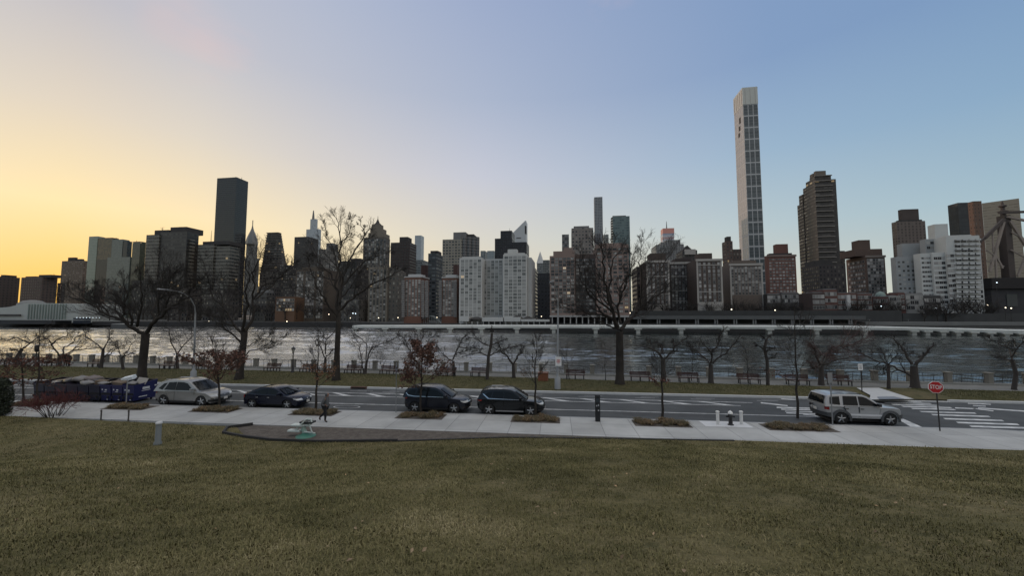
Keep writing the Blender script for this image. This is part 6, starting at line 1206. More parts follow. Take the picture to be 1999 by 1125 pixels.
# ---------------------------------------------------------------- vehicles
glass = mat('car_glass', (.008,.010,.011), .05, var=.0, spec=.2); tyre_m = mat('tyre_rubber', (.012,.012,.012), .8); rim_m = mat('alloy_rim', (.36,.37,.38), .35, metal=.6); trim_m = mat('black_trim', (.012,.012,.013), .5); chrome = mat('chrome', (.6,.6,.6), .15, metal=1.0); lens = mat('headlight_lens', (.55,.57,.58), .08, coat=.6); red_l = mat('tail_lens', (.22,.012,.012), .15, coat=.5)
class Car:
    def __init__(s, label, loc, paint_, L_, W_, prof, cab, belt, taper, wheels, wr, pull=.24, sill=.26):
        """prof: upper outline of the lower body rear to front; cab: outline of the cabin, rear base to front base"""
        s.t = thing('parked_car', label, 'car', loc, 0, 'cars parked along the near kerb'); s.L, s.W, s.belt, s.taper, s.wr, s.pull, s.paint = L_, W_/2, belt, taper, wr, pull, paint_; s.prof = prof; s.cab = cab; s.wheels = wheels
        x0, x1 = prof[0][0], prof[-1][0]; low = [(x1-.12, sill-.02)]
        for wx in sorted(wheels, reverse=True):
            r = wr*1.17; n = 12
            low += [(wx+r*math.cos(math.pi*k/n), wr*.98+r*math.sin(math.pi*k/n)) if .98*wr+r*math.sin(math.pi*k/n) > sill else (wx+r*math.cos(math.pi*k/n), sill) for k in range(n+1)]
        low += [(x0+.14, sill+.03)]
        out = prof + low; fr = (-1,-.86,-.5,0,.5,.86,1); mb = MB(); n = len(out); vs = []
        for f in fr:
            for (x, z) in out: vs.append(s.pt(x, f, z, crown=z > .6))
        fs = [(i*n+k, i*n+(k+1)%n, (i+1)*n+(k+1)%n, (i+1)*n+k) for i in range(len(fr)-1) for k in range(n)]
        mb.add(vs, fs + [tuple(range(n))[::-1], tuple(range((len(fr)-1)*n, len(fr)*n))], 0, None, True)
        m = len(cab); vs = []; cf = (-1,-.6,0,.6,1)
        for f in cf:
            for (x, z) in cab:
                zz = z + (.035*(1-f*f) if z > belt+.1 else 0); xx = x + (.10*(1-f*f) if x > cab[m//2][0] and z > belt+.05 else 0) - (.05*(1-f*f) if x < cab[1][0]+.1 else 0); vs.append((xx, f*s.cw(z), zz))
        fs = [(i*m+k, i*m+(k+1)%m, (i+1)*m+(k+1)%m, (i+1)*m+k) for i in range(len(cf)-1) for k in range(m)]
        mb.add(vs, fs + [tuple(range(m))[::-1], tuple(range((len(cf)-1)*m, len(cf)*m))], 0, None, True)
        o = mb.build('body', paint_, s.t, fix=True); bv = o.modifiers.new('bevel', 'BEVEL'); bv.width = .045; bv.segments = 3; bv.limit_method = 'ANGLE'; bv.angle_limit = R(38); bv.harden_normals = True; s.body = o
        for wx in wheels:
            for sy in (-1, 1): s.wheel(wx, sy)
        mb = MB(); mb.box(x0+.3, x1-.3, -s.W+.25, s.W-.25, .17, .3); mb.build('underbody', trim_m, s.t)
    def cw(s, z): return s.W - .035 - max(0, z - s.belt)*s.taper
    def pt(s, x, f, z, crown=False, out=0.0):
        e = max(0, (abs(x)-.30*s.L)/(.2*s.L)); a = abs(f)**3; xx = x - math.copysign(s.pull*a*min(1.2,e)**2, x); w = s.W - .05*max(0, (.55-z)) - .05*max(0, z-.75) - .10*min(1.2, e)**2
        return (xx + math.copysign(out, x), f*(w+ (out if abs(f) > .99 else 0)), z - (.04*abs(f)**4 if crown else 0))
    def wheel(s, wx, sy):
        r = s.wr; y = sy*(s.W-.13); mb = MB(); mb.lathe([(.05,-.06),(r*.66,-.06),(r*.66,.04),(.05,.04)], 16, axis='y'); w = mb.build('wheel', trim_m, s.t, (wx, y, r)); mb = MB(); mb.lathe([(r*.66,-.11),(r*.93,-.11),(r,-.07),(r,.07),(r*.93,.11),(r*.66,.11)], 22, axis='y'); mb.build('tyre', tyre_m, w); mb = MB(); yo = sy*.075
        mb.lathe([(r*.60,yo),(r*.67,yo+sy*.03),(r*.68,yo)], 20, axis='y')
        for k in range(5):
            a = 2*math.pi*k/5+.3+wx; c, d = math.cos(a), math.sin(a); mb.tube([(c*.03,yo+sy*.012,d*.03),(c*r*.64,yo+sy*.015,d*r*.64)], [r*.17,r*.11], 5)
        mb.lathe([(r*.18,yo-.01),(r*.16,yo+sy*.04),(.01,yo+sy*.045)], 10, axis='y'); mb.build('rim', rim_m, w)
    def side(s, name, poly, m, out=.008, frame=None, cabin=True, parent=None, sides=(-1,1)):
        for sy in sides:
            P = [(x, sy*((s.cw(z)+out) if cabin else (s.pt(x, 1, z)[1]+out)), z) for x, z in poly]; 
            if not cabin: P = [(s.pt(x,1,z)[0] if abs(x) > .3*s.L else x, sy*(s.pt(x,1,z)[1]+out), z) for x, z in poly]
            mb = MB(); mb.add(P, [tuple(range(len(P))) if sy < 0 else tuple(range(len(P)))[::-1]]); o = mb.build(name, m, parent or s.t)
            if frame:
                mb = MB(); Q = P + [P[0]]
                for a, b in zip(Q, Q[1:]): mb.tube([a, b], .012, 4, cap=False)
                mb.build('window_trim', frame, o)
    def cab_x(s, z, front):
        p = s.cab[::-1] if front else s.cab
        for (xa, za), (xb, zb) in zip(p, p[1:]):
            if za <= z <= zb: return xa+(xb-xa)*(z-za)/(zb-za+1e-9)
        return p[-1][0]
    def screen(s, name, a, b, wa, wb, m=None, bulge=.10):
        """glass that follows the cabin outline from height a[1] up to b[1]"""
        front = a[0] > 0; mb = MB(); vs = []; fr = (-1,-.6,0,.6,1); k = 5; mid = s.cab[len(s.cab)//2][0]
        for i in range(k):
            t = i/(k-1); z = a[1]+(b[1]-a[1])*t; x = s.cab_x(z, front); w = wa+(wb-wa)*t; ww = s.cw(z)
            for f in fr:
                g = f*w/ww; bx_ = (.10*(1-g*g) if front else -.05*(1-g*g)) if (front or x < s.cab[1][0]+.1) else 0
                vs.append((x + bx_ + (.02 if front else -.02), f*w, z + .035*(1-g*g) + .012))
        mb.add(vs, [(i*5+j, i*5+j+1, i*5+6+j, i*5+5+j) for i in range(k-1) for j in range(4)], 0, None, True); return mb.build(name, m or glass, s.t, fix=True)
    def edge_x(s, z, front=True):
        p = s.prof if not front else s.prof[::-1]
        for (xa, za), (xb, zb) in zip(p, p[1:]):
            if min(za,zb)-1e-6 <= z <= max(za,zb)+1e-6 and abs(zb-za) > 1e-6: return xa+(xb-xa)*(z-za)/(zb-za)
        return p[0][0]
    def wrap(s, name, z0, z1, f0, f1, back, m, front=True, out=.012, z0b=None, z1b=None, both=True):
        """lamp, grille or bumper skin that follows the nose or tail from width share f0 to f1, then back along the flank"""
        for sy in ((-1, 1) if both else (1,)):
            vs = []; k = 7
            for i in range(k):
                f = f0+(f1-f0)*i/(k-1)
                for z in (z0, z1):
                    x = s.edge_x(z, front); q = s.pt(x, f, z, out=out); vs.append((q[0], sy*q[1], q[2]))
            nb = 0
            if back > 0:
                for i in range(1, 4):
                    for z, zb in ((z0, z0b if z0b else z0), (z1, z1b if z1b else z1)):
                        zz = z+(zb-z)*i/3; x = s.edge_x(z, front); x -= math.copysign(back*i/3, x); q = s.pt(x, 1, zz, out=0); vs.append((q[0], sy*(q[1]+out), q[2]))
                nb = 3
            mb = MB(); mb.add(vs, [(2*i,2*i+2,2*i+3,2*i+1) for i in range(k+nb-1)], 0, None, True); mb.build(name, m, s.t, fix=True)
    def doors(s, splits, z0, z1, m_line=trim_m, handle=None, arch=None):
        """door skins: shut lines as thin dark seams round a panel, a handle each"""
        for i, poly in enumerate(splits):
            for sy in (-1, 1):
                P = [Vector((x, sy*(s.pt(x,1,z)[1]+.004), z)) for x, z in poly]; mb = MB(); mb.add(P, [tuple(range(len(P))) if sy < 0 else tuple(range(len(P)))[::-1]])
                Q = P + [P[0]]
                for a, b in zip(Q, Q[1:]): mb.tube([a, b], .007, 3, 1, cap=False)
                d = mb.build('door', [s.paint, m_line], s.t); xs = [p.x for p in P]; hx = min(xs)+.14; hz = z1-.14; y = sy*(s.pt(hx,1,hz)[1]+.02); mb = MB(); mb.box(hx-.09, hx+.09, y-.018, y+.018, hz-.018, hz+.018); mb.build('handle', handle or s.paint, d)
    def mirrors(s, x, z, m):
        for sy in (-1, 1):
            y = s.cw(z)*1.0; mb = MB(); mb.box(x-.07, x+.10, *sorted((sy*(y+.04), sy*(y+.24))), z-.02, z+.15); mb.box(x-.02, x+.06, *sorted((sy*(y-.02), sy*(y+.05))), z-.01, z+.05); mb.build('mirror', m, s.t, bevel=.03)
    def rails(s, x0, x1, z, m, inset=.12):
        for sy in (-1, 1):
            y = sy*(s.cw(z)-inset); mb = MB(); mb.tube([(x0,y,z-.02),(x0+.12,y,z+.06),((x0+x1)/2,y,z+.075),(x1-.12,y,z+.05),(x1,y,z-.03)], .022, 5); mb.build('roof_rail', m, s.t)
    def plate(s, z, front=True):
        x = s.edge_x(z, front); sg = 1 if front else -1; mb = MB(); mb.box(*sorted((x+sg*.02, x+sg*.035)), -.16, .16, z-.08, z+.08); mb.build('number_plate', mat('plate_white', (.62,.61,.58), .5), s.t)
def paint_mat(name, c, rough=.28, metal=.35, coat=.8): return mat(name, c, rough, metal=metal, var=.03, coat=coat if c[0] > .2 else .25, scale=1.5, spec=.5 if c[0] > .2 else .3)
def car_at(rx, ry, fx, fy, wd): a = at_z(rx, ry, 0); b = at_z(fx, fy, 0); return Vector(((a.x+b.x)/2, (a.y+b.y)/2 + wd/2 - .13, 0)), (b.x-a.x)
def crossover():
    loc, wb = car_at(323, 792, 390, 794.5, 2.0); loc.x += .05; wb = 2.98; p = paint_mat('silver_paint', (.27,.27,.262), .3, .45)
    prof = [(-2.46,.34),(-2.52,.62),(-2.50,.86),(-2.42,1.06),(-1.2,1.10),(.95,1.08),(1.25,1.06),(1.8,1.0),(2.2,.90),(2.42,.76),(2.5,.58),(2.46,.34)]
    cab = [(-2.40,1.0),(-2.22,1.36),(-1.95,1.66),(-1.5,1.78),(-.6,1.82),(.0,1.77),(.35,1.66),(1.22,1.08),(1.26,1.0)]
    c = Car('silver rounded crossover with dark windows parked next to the blue dumpsters', loc, p, 5.0, 2.0, prof, cab, 1.08, .32, (-wb/2-.02, wb/2), .385, .30)
    c.side('side_window', [(-.62,1.12),(.78,1.12),(.22,1.58),(-.1,1.66),(-.62,1.68)], glass); c.side('side_window', [(-1.52,1.14),(-.66,1.12),(-.66,1.68),(-1.28,1.64)], glass); c.side('side_window', [(-2.0,1.22),(-1.66,1.14),(-1.40,1.60),(-1.66,1.56)], glass)
    c.screen('windscreen', (1.16,1.12), (.36,1.65), .80, .66); c.screen('rear_window', (-2.30,1.20), (-2.0,1.62), .72, .62, bulge=.06)
    c.wrap('headlight', .70, .84, .55, .97, .38, lens, z0b=.84, z1b=.93); c.wrap('grille', .62, .78, 0, .42, 0, mat('grille_dark', (.05,.05,.05), .4)); c.wrap('lower_bumper', .34, .50, 0, 1, .35, trim_m); c.wrap('chrome_strip', .535, .575, 0, .98, .1, chrome, out=.02); c.wrap('taillight', .88, 1.02, .62, 1, .2, red_l, front=False); c.wrap('lower_bumper', .34, .48, 0, 1, .4, trim_m, front=False)
    c.doors([[(-.62,.42),(.86,.42),(.92,1.04),(-.62,1.06)], [(-1.36,1.06),(-1.22,.82),(-1.02,.45),(-.66,.42),(-.66,1.06)]], .42, 1.06); c.mirrors(.80, 1.14, p); c.rails(-1.9, .1, 1.74, chrome, .2); c.plate(.50)
    c.side('sill_trim', [(-1.0,.27),(1.0,.27),(1.0,.37),(-1.0,.37)], trim_m, cabin=False)
def sedan():
    loc, wb = car_at(496, 797, 559.5, 799.5, 1.78); wb = 2.65; p = paint_mat('navy_paint', (.006,.008,.019), .2, .1)
    prof = [(-2.22,.34),(-2.30,.60),(-2.28,.86),(-2.18,1.0),(-1.75,1.02),(-1.0,.98),(.9,.94),(1.3,.90),(1.9,.80),(2.18,.68),(2.28,.52),(2.22,.30)]
    cab = [(-1.92,.94),(-1.35,1.24),(-.85,1.41),(-.3,1.455),(.15,1.42),(.45,1.32),(1.16,.92),(1.2,.86)]
    c = Car('navy blue sedan with pale reflections on its bonnet, parked behind the sparse tan leaved tree', loc, p, 4.58, 1.78, prof, cab, .95, .36, (-wb/2-.02, wb/2-.02), .325, .26, .22)
    c.side('side_window', [(-.22,1.0),(.86,.98),(.40,1.26),(.1,1.35),(-.22,1.37)], glass); c.side('side_window', [(-1.12,1.02),(-.26,1.0),(-.26,1.37),(-.62,1.34),(-.98,1.22)], glass); c.side('side_window', [(-1.45,1.08),(-1.16,1.03),(-1.04,1.20)], glass)
    c.screen('windscreen', (1.10,.97), (.46,1.31), .70, .58); c.screen('rear_window', (-1.80,1.02), (-.95,1.38), .66, .56, bulge=.05)
    c.wrap('headlight', .60, .71, .52, .97, .34, lens, z0b=.68, z1b=.76); c.wrap('grille', .56, .66, 0, .46, 0, trim_m); c.wrap('lower_grille', .33, .43, 0, .7, 0, trim_m); c.wrap('taillight', .76, .92, .55, 1, .22, red_l, front=False)
    c.doors([[(-.22,.33),(.93,.33),(.98,.90),(-.22,.94)], [(-1.06,.94),(-1.0,.72),(-.84,.40),(-.26,.33),(-.26,.94)]], .33, .93, mat('navy_seam', (.003,.003,.004), .5), chrome); c.mirrors(.70, .98, p); c.plate(.46)
    x = c.edge_x(.62); mb = MB(); mb.lathe([(.06,0),(.06,.02),(.01,.024)], 10, c=(x+.02,0,.62), axis='x'); mb.build('badge', chrome, c.t)
def suv_blue():
    loc, wb = car_at(812, 806.5, 885.5, 807.5, 1.85); wb = 2.66; p = paint_mat('slate_blue_paint', (.018,.021,.030), .24, .3)
    prof = [(-2.22,.40),(-2.28,.62),(-2.28,.95),(-2.20,1.06),(-1.2,1.08),(.8,1.04),(1.15,1.04),(1.75,.97),(2.1,.88),(2.24,.74),(2.30,.54),(2.24,.34)]
    cab = [(-2.24,1.0),(-2.10,1.38),(-1.86,1.60),(-1.4,1.66),(-.5,1.69),(.0,1.65),(.28,1.55),(1.12,1.05),(1.16,.98)]
    c = Car('slate blue compact off-roader with bright window trim, parked behind the conical red leaved tree', loc, p, 4.56, 1.85, prof, cab, 1.06, .30, (-wb/2-.02, wb/2), .36, .26)
    c.side('side_window', [(-.42,1.10),(.80,1.08),(.16,1.48),(-.12,1.54),(-.42,1.56)], glass); c.side('side_window', [(-1.36,1.12),(-.46,1.10),(-.46,1.56),(-1.2,1.54)], glass); c.side('side_window', [(-1.92,1.30),(-1.80,1.18),(-1.42,1.12),(-1.28,1.54),(-1.72,1.50)], glass); c.side('window_frame', [(-2.0,1.30),(-1.84,1.14),(-1.4,1.08),(.9,1.05),(.88,1.075),(-1.4,1.105),(-1.82,1.17),(-1.96,1.31)], chrome, out=.012)
    c.screen('windscreen', (1.06,1.08), (.30,1.545), .75, .62); c.screen('rear_window', (-2.16,1.16), (-1.92,1.56), .68, .6, bulge=.05)
    c.wrap('headlight', .72, .84, .50, .97, .34, lens, z0b=.80, z1b=.88); c.wrap('grille', .60, .74, 0, .48, 0, trim_m); c.wrap('chrome_strip', .745, .775, 0, .52, 0, chrome, out=.02); c.wrap('lower_bumper', .36, .5, 0, 1, .3, trim_m); c.wrap('taillight', .92, 1.05, .6, 1, .22, red_l, front=False); c.wrap('lower_bumper', .42, .6, 0, 1, .35, trim_m, front=False)
    c.doors([[(-.42,.40),(.86,.40),(.92,1.0),(-.42,1.02)], [(-1.22,1.02),(-1.1,.78),(-.9,.44),(-.46,.40),(-.46,1.02)]], .40, 1.02); c.mirrors(.72, 1.10, p); c.rails(-1.7, -.2, 1.62, trim_m, .1); c.plate(.45); c.side('sill_trim', [(-.9,.27),(.9,.27),(.9,.36),(-.9,.36)], trim_m, cabin=False)
def suv_black():
    loc, wb = car_at(956.5, 811, 1033.5, 813.5, 1.84); wb = 2.70; p = paint_mat('black_paint', (.010,.012,.014), .18, .15)
    prof = [(-2.18,.40),(-2.26,.64),(-2.24,.94),(-2.10,1.06),(-1.2,1.07),(.8,1.02),(1.05,1.03),(1.7,.98),(2.06,.90),(2.24,.76),(2.28,.54),(2.20,.34)]
    cab = [(-2.14,1.0),(-1.88,1.44),(-1.72,1.60),(-1.3,1.65),(-.4,1.67),(.05,1.63),(.32,1.53),(1.08,1.04),(1.12,.98)]
    c = Car('black off-roader with thin chrome window line, parked left of the leafless young tree', loc, p, 4.54, 1.84, prof, cab, 1.05, .32, (-wb/2, wb/2+.02), .37, .26)
    c.side('side_window', [(-.36,1.10),(.80,1.07),(.20,1.46),(-.1,1.52),(-.36,1.53)], glass); c.side('side_window', [(-1.18,1.12),(-.40,1.10),(-.40,1.53),(-1.06,1.52)], glass); c.side('side_window', [(-1.62,1.30),(-1.24,1.13),(-1.12,1.51),(-1.4,1.47)], glass); c.side('window_frame', [(-1.78,1.36),(-1.70,1.36),(-1.36,1.10),(.9,1.05),(.9,1.03),(-1.42,1.07)], chrome, out=.012)
    c.screen('windscreen', (1.02,1.07), (.34,1.525), .75, .62); c.screen('rear_window', (-2.08,1.10), (-1.80,1.52), .68, .6, bulge=.05)
    c.wrap('headlight', .76, .86, .50, .97, .34, lens, z0b=.84, z1b=.90); c.wrap('grille', .56, .80, 0, .46, 0, trim_m); c.wrap('chrome_strip', .73, .77, .25, .9, 0, chrome, out=.02); c.wrap('lower_bumper', .36, .5, 0, 1, .3, trim_m); c.wrap('taillight', .90, 1.0, .6, 1, .28, red_l, front=False); c.wrap('lower_bumper', .42, .6, 0, 1, .35, trim_m, front=False)
    c.doors([[(-.36,.40),(.86,.40),(.92,.98),(-.36,1.01)], [(-1.20,1.01),(-1.08,.78),(-.88,.44),(-.40,.40),(-.40,1.01)]], .40, 1.01, mat('black_seam', (.002,.002,.002), .5)); c.mirrors(.70, 1.09, p); c.rails(-1.5, -.1, 1.60, chrome, .14); c.plate(.46); c.side('sill_trim', [(-.9,.28),(.9,.28),(.9,.36),(-.9,.36)], mat('sill_silver', (.25,.25,.25), .4), cabin=False)
def jeep():
    loc, wb = car_at(1640.5, 829, 1738, 832.5, 1.82); wb = 2.65; p = paint_mat('pale_silver_paint', (.36,.375,.39), .3, .35); fl = mat('grey_flare', (.055,.06,.065), .6)
    prof = [(-2.14,.44),(-2.20,.70),(-2.20,1.10),(-2.14,1.14),(-1.2,1.14),(.7,1.10),(1.0,1.12),(1.6,1.08),(1.98,1.02),(2.08,.90),(2.12,.62),(2.08,.44)]
    cab = [(-2.16,1.04),(-2.10,1.40),(-1.98,1.68),(-1.7,1.76),(-.7,1.78),(-.05,1.74),(.20,1.66),(.94,1.12),(.98,1.04)]
    c = Car('pale silver boxy off-roader with grey wheel arch flares near the crosswalk', loc, p, 4.30, 1.80, prof, cab, 1.10, .22, (-wb/2, wb/2), .37, .16, .40)
    c.side('side_window', [(-.28,1.16),(.78,1.14),(.14,1.58),(-.02,1.64),(-.28,1.66)], glass, frame=trim_m); c.side('side_window', [(-1.16,1.17),(-.38,1.16),(-.38,1.66),(-1.12,1.66)], glass, frame=trim_m); c.side('side_window', [(-1.90,1.22),(-1.36,1.18),(-1.34,1.64),(-1.84,1.60)], glass, frame=trim_m)
    c.screen('windscreen', (.90,1.16), (.24,1.64), .74, .64); c.screen('rear_window', (-2.13,1.16), (-2.02,1.62), .70, .64, bulge=.05)
    c.wrap('headlight', .78, .96, .55, .85, 0, lens); c.wrap('grille', .70, .98, 0, .5, 0, p); c.wrap('front_bumper', .46, .66, 0, 1, .35, fl, out=.03); c.wrap('rear_bumper', .46, .70, 0, 1, .4, fl, front=False, out=.04); c.wrap('taillight', .86, 1.08, .84, 1, .14, red_l, front=False)
    c.doors([[(-.32,.48),(.68,.48),(.82,.98),(.78,1.08),(-.32,1.10)], [(-1.16,1.10),(-1.06,.86),(-.86,.50),(-.38,.48),(-.38,1.10)]], .48, 1.10, handle=trim_m); c.mirrors(.66, 1.16, trim_m); c.rails(-1.75, .0, 1.74, trim_m, .1); c.plate(.80, False)
    c.side('side_moulding', [(-.86,.58),(.90,.56),(.90,.66),(-.86,.68)], mat('pale_moulding', (.6,.61,.62), .5), cabin=False, out=.02)
    for wx in (-wb/2, wb/2):
        for sy in (-1, 1):
            r0, r1 = .37*1.14, .37*1.46; vs = []; n = 14
            for k in range(n+1):
                a = math.pi*(1.08 - 1.16*k/n)
                for r, o in ((r0, .0), (r0, .055), (r1, .05), (r1, 0)):
                    x, z = wx + r*math.cos(a), .37 + r*math.sin(a); vs.append((x, sy*(c.pt(max(-1.9,min(1.9,x)),1,z)[1]+o), z))
            mb = MB(); mb.add(vs, [(k*4+j, k*4+j+1, k*4+5+j, k*4+4+j) for k in range(n) for j in range(3)]); mb.build('arch_flare', fl, c.t, fix=True)
    mb = MB(); mb.lathe([(.04,0),(.04,-.10),(.09,-.12),(.09,-.17),(.02,-.19)], 8, c=(-2.2,.25,.98), axis='x'); mb.build('spare_wheel_bracket', trim_m, c.t)
crossover(); sedan(); suv_blue(); suv_black(); jeep()

# ---------------------------------------------------------------- dumpsters and what lies in them
def dumpsters():
    xa = at_z(24, 788.5, 0).x; xb = at_z(248, 790.5, 0).x; n = 9; w = (xb-xa)/n; blue = mat('dumpster_blue', (.010,.013,.072), .45, var=.2, scale=2); navy = mat('dumpster_navy', (.012,.014,.034), .5, var=.2, scale=2); dm = mat('dumpster_purple', (.022,.018,.04), .5, var=.2)
    inside = mat('dumpster_inside', (.01,.01,.014), .9); wl = mat('dumpster_lettering', (.55,.57,.6), .6); rg = random.Random(5)
    labs = ['leftmost dark navy dumpster at the end of the row', 'dark navy dumpster, second from the left end of the row', 'purple navy dumpster just left of the red bush', 'purple navy dumpster behind the left of the red bush', 'dark dumpster behind the middle of the red bush', 'dark navy dumpster right of the red bush', 'blue dumpster with small white marks, third from the right end', 'bright blue dumpster under the white foam box', 'bright blue dumpster with white lettering on its end, rightmost in the row']
    out = []
    for k in range(n):
        cx = xa + w*(k+.5); m = navy if k < 2 else dm if k < 4 else navy if k < 6 else blue; d = 1.75; h = 1.28; t = thing('dumpster', labs[k], 'dumpster', (cx, 25.55, 0), R(rg.uniform(-1.2,1.2)), 'row of dumpsters at the kerb'); hw = w/2-.03
        mb = MB(); A = [(-hw+.04,.1),(hw-.04,.1),(hw-.04,d-.1),(-hw+.04,d-.1)]; B_ = [(-hw,0),(hw,0),(hw,d),(-hw,d)]
        mb.add([(x,y,.14) for x,y in A] + [(x,y,h if y < .5 else h+.22) for x,y in B_], [(3,2,1,0)] + [(i,(i+1)%4,4+(i+1)%4,4+i) for i in range(4)]); I = [(-hw+.05,.05),(hw-.05,.05),(hw-.05,d-.05),(-hw+.05,d-.05)]
        mb.add([(x,y,h if y < .5 else h+.22) for x,y in B_] + [(x,y,h if y < .5 else h+.22) for x,y in I] + [(x,y,.5) for x,y in I], [(i,(i+1)%4,4+(i+1)%4,4+i) for i in range(4)]); mb.add([(x,y,h if y < .5 else h+.22) for x,y in I] + [(x,y,.55) for x,y in I], [((i+1)%4,i,4+i,4+(i+1)%4) for i in range(4)] + [(4,5,6,7)], 1); mb.build('container', [m, inside], t)
        mb = MB(); mb.box(-hw-.03,hw+.03,-.05,-.005,h-.09,h+.02); mb.box(-hw-.028,-hw-.004,0,d,h-.05,h+.12); mb.build('rim', m, t); [(lambda q, a: (q.box(a,a+.08,-.06,-.002,.3,.5), q.build('lifting_pocket', trim_m, t)))(MB(), a) for a in (-hw+.1, hw-.18)]
        for sx_ in (-1, 1):
            for y in (.25, d-.25): mb = MB(); mb.lathe([(.02,-.03),(.08,-.03),(.08,.03),(.02,.03)], 10, axis='x'); mb.build('caster', trim_m, t, (sx_*(hw-.2), y, .08))
        if k >= 6:
            mb = MB(); s = 1 if k < 8 else 1; z = .95
            for (x, zz, ww, hh) in ((-.25,.95,.10,.09),(.05,.93,.16,.08),(.0,.80,.22,.035),(.22,.32,.09,.06),(.16,.22,.13,.05)): mb.box(x-ww/2, x+ww/2, -.018+.09*(h-zz)/h, -.012+.09*(h-zz)/h, zz-hh/2, zz+hh/2)
            mb.build('lettering', wl, t)
        if k == 8:
            mb = MB()
            for (y, zz, ww, hh) in ((.55,.98,.52,.17),(.55,.80,.62,.04),(.35,.38,.6,.06),(1.25,1.05,.14,.09)): mb = MB(); mb.box(hw-.018, hw+.004, y-ww/2+.35, y+ww/2+.35, zz-hh/2, zz+hh/2); mb.build('end_lettering', wl, t)
        out.append((cx, hw, d, h))
    foam = mat('foam_white', (.62,.68,.72), .6, var=.05); card = mat('cardboard', (.13,.098,.07), .85, var=.15); bagw = mat('white_bag', (.17,.168,.165), .4, var=.15, scale=6); bagk = mat('black_bag', (.018,.018,.02), .35); pale = mat('pale_paper', (.27,.26,.24), .8, var=.2, scale=6)
    def bx(name, lab, cat, k, x, y, z, s, rot, m):
        cx, hw, d, h = out[k]; mb = MB(); mb.box(-s[0]/2,s[0]/2,-s[1]/2,s[1]/2,-s[2]/2,s[2]/2); o = mb.build(name, m, None, (cx+x, 25.55+y, h+z), bevel=.012); o.rotation_euler = [R(a) for a in rot]; return tag(o, lab, cat)
    def bag(lab, k, x, y, z, s, m, sd):
        cx, hw, d, h = out[k]; rg = random.Random(sd); mb = MB(); nu, nv = 14, 9; vs = []
        for i in range(nv+1):
            for j in range(nu):
                th, ph = math.pi*i/nv, 2*math.pi*j/nu; q_ = .75; rr = 1 + .16*math.sin(3*ph+sd)*math.sin(2*th) + rg.uniform(-.07,.07); vs.append((s[0]*rr*math.sin(th)*math.cos(ph), s[1]*rr*math.sin(th)*math.sin(ph), s[2]*q_*(rr*math.cos(th) + (.35 if i == 0 else 0))))
        mb.add(vs, [(i*nu+j, i*nu+(j+1)%nu, (i+1)*nu+(j+1)%nu, (i+1)*nu+j) for i in range(nv) for j in range(nu)], 0, None, True); tag(mb.build('rubbish_bag', m, None, (cx+x, 25.55+y, h+z)), lab, 'bag')
    bx('foam_box', 'white foam box lying tilted on top of the bright blue dumpster', 'box', 7, .12, .7, .42, (.72,.5,.26), (12,-14,18), foam); bx('cardboard_box', 'flattened brown cardboard box under the white foam box', 'box', 7, -.02, .25, .12, (1.0,.5,.3), (10,4,-6), card); bx('cardboard_sheet', 'pale cardboard sheet leaning out of the rightmost dumpster', 'cardboard', 8, .18, .8, .22, (.62,.06,.5), (-32,12,24), pale)
    bx('cardboard_sheet', 'long pale board poking out of the third dumpster from the right', 'cardboard', 6, .1, .6, .16, (1.3,.25,.03), (8,-16,12), pale); bx('cardboard_sheet', 'dark board lying across the two dumpsters left of the red bush', 'cardboard', 1, .3, .8, .2, (1.9,.5,.04), (6,-6,4), trim_m); bx('cardboard_box', 'brown box on the dumpster right of the red bush', 'box', 5, .0, .5, .1, (.6,.5,.32), (4,8,15), card); bx('cardboard_sheet', 'pale sheet on the second dumpster from the left', 'cardboard', 1, .1, .3, .08, (.5,.4,.05), (14,8,30), pale); bx('cardboard_sheet', 'bent pale sheet lying on the blue dumpster with small marks', 'cardboard', 6, -.2, .4, .12, (.7,.4,.03), (16,-10,-14), bagw)
    bag('large white bag heaped behind the red bush', 3, -.1, .7, .28, (.6,.45,.3), bagw, 1); bag('greyish pink bag on top of the heap behind the red bush', 3, .7, .9, .30, (.6,.5,.28), mat('pinkish_bag', (.13,.108,.104), .5, var=.2), 2); bag('crumpled white bag hanging over the rim behind the red bush', 4, .2, .2, .1, (.6,.35,.22), bagw, 3); bag('black bag at the left of the white bag heap', 2, .2, .6, .16, (.55,.45,.28), bagk, 4); bag('black bag between the white bag and the brown box', 5, -.5, .6, .12, (.5,.45,.26), bagk, 5); bag('small white bag in the rightmost dumpster', 8, -.15, .4, .1, (.34,.3,.2), bagw, 6); bag('black bag sagging between the two right blue dumpsters', 7, -.45, .9, .2, (.5,.5,.3), bagk, 7)
    bag('pale bag beside the bent sheet', 5, .45, .3, .08, (.38,.3,.16), bagw, 8)
dumpsters()

# ---------------------------------------------------------------- people
def skin(name, V, E, m, parent, root, sub=2):
    me = bpy.data.meshes.new(name); keys = list(V); me.from_pydata([V[k][0] for k in keys], [(keys.index(a), keys.index(b)) for a, b in E], [])
    o = bpy.data.objects.new(name+'_cage', me); C.objects.link(o); sk = o.modifiers.new('skin', 'SKIN'); sk.use_smooth_shade = True
    lay = me.skin_vertices[0].data
    for i, k in enumerate(keys):
        r = V[k][1]; lay[i].radius = (r if isinstance(r, tuple) else (r, r)); lay[i].use_root = (k == root)
    sb = o.modifiers.new('sub', 'SUBSURF'); sb.levels = sub; sb.render_levels = sub; dg = bpy.context.evaluated_depsgraph_get(); m2 = bpy.data.meshes.new_from_object(o.evaluated_get(dg)); m2.name = name
    bpy.data.objects.remove(o); m2.materials.clear(); m2.materials.append(m); n = bpy.data.objects.new(name, m2); C.objects.link(n); n.parent = parent; return n
skin_c = mat('skin_tone', (.20,.11,.075), .6, var=.06)
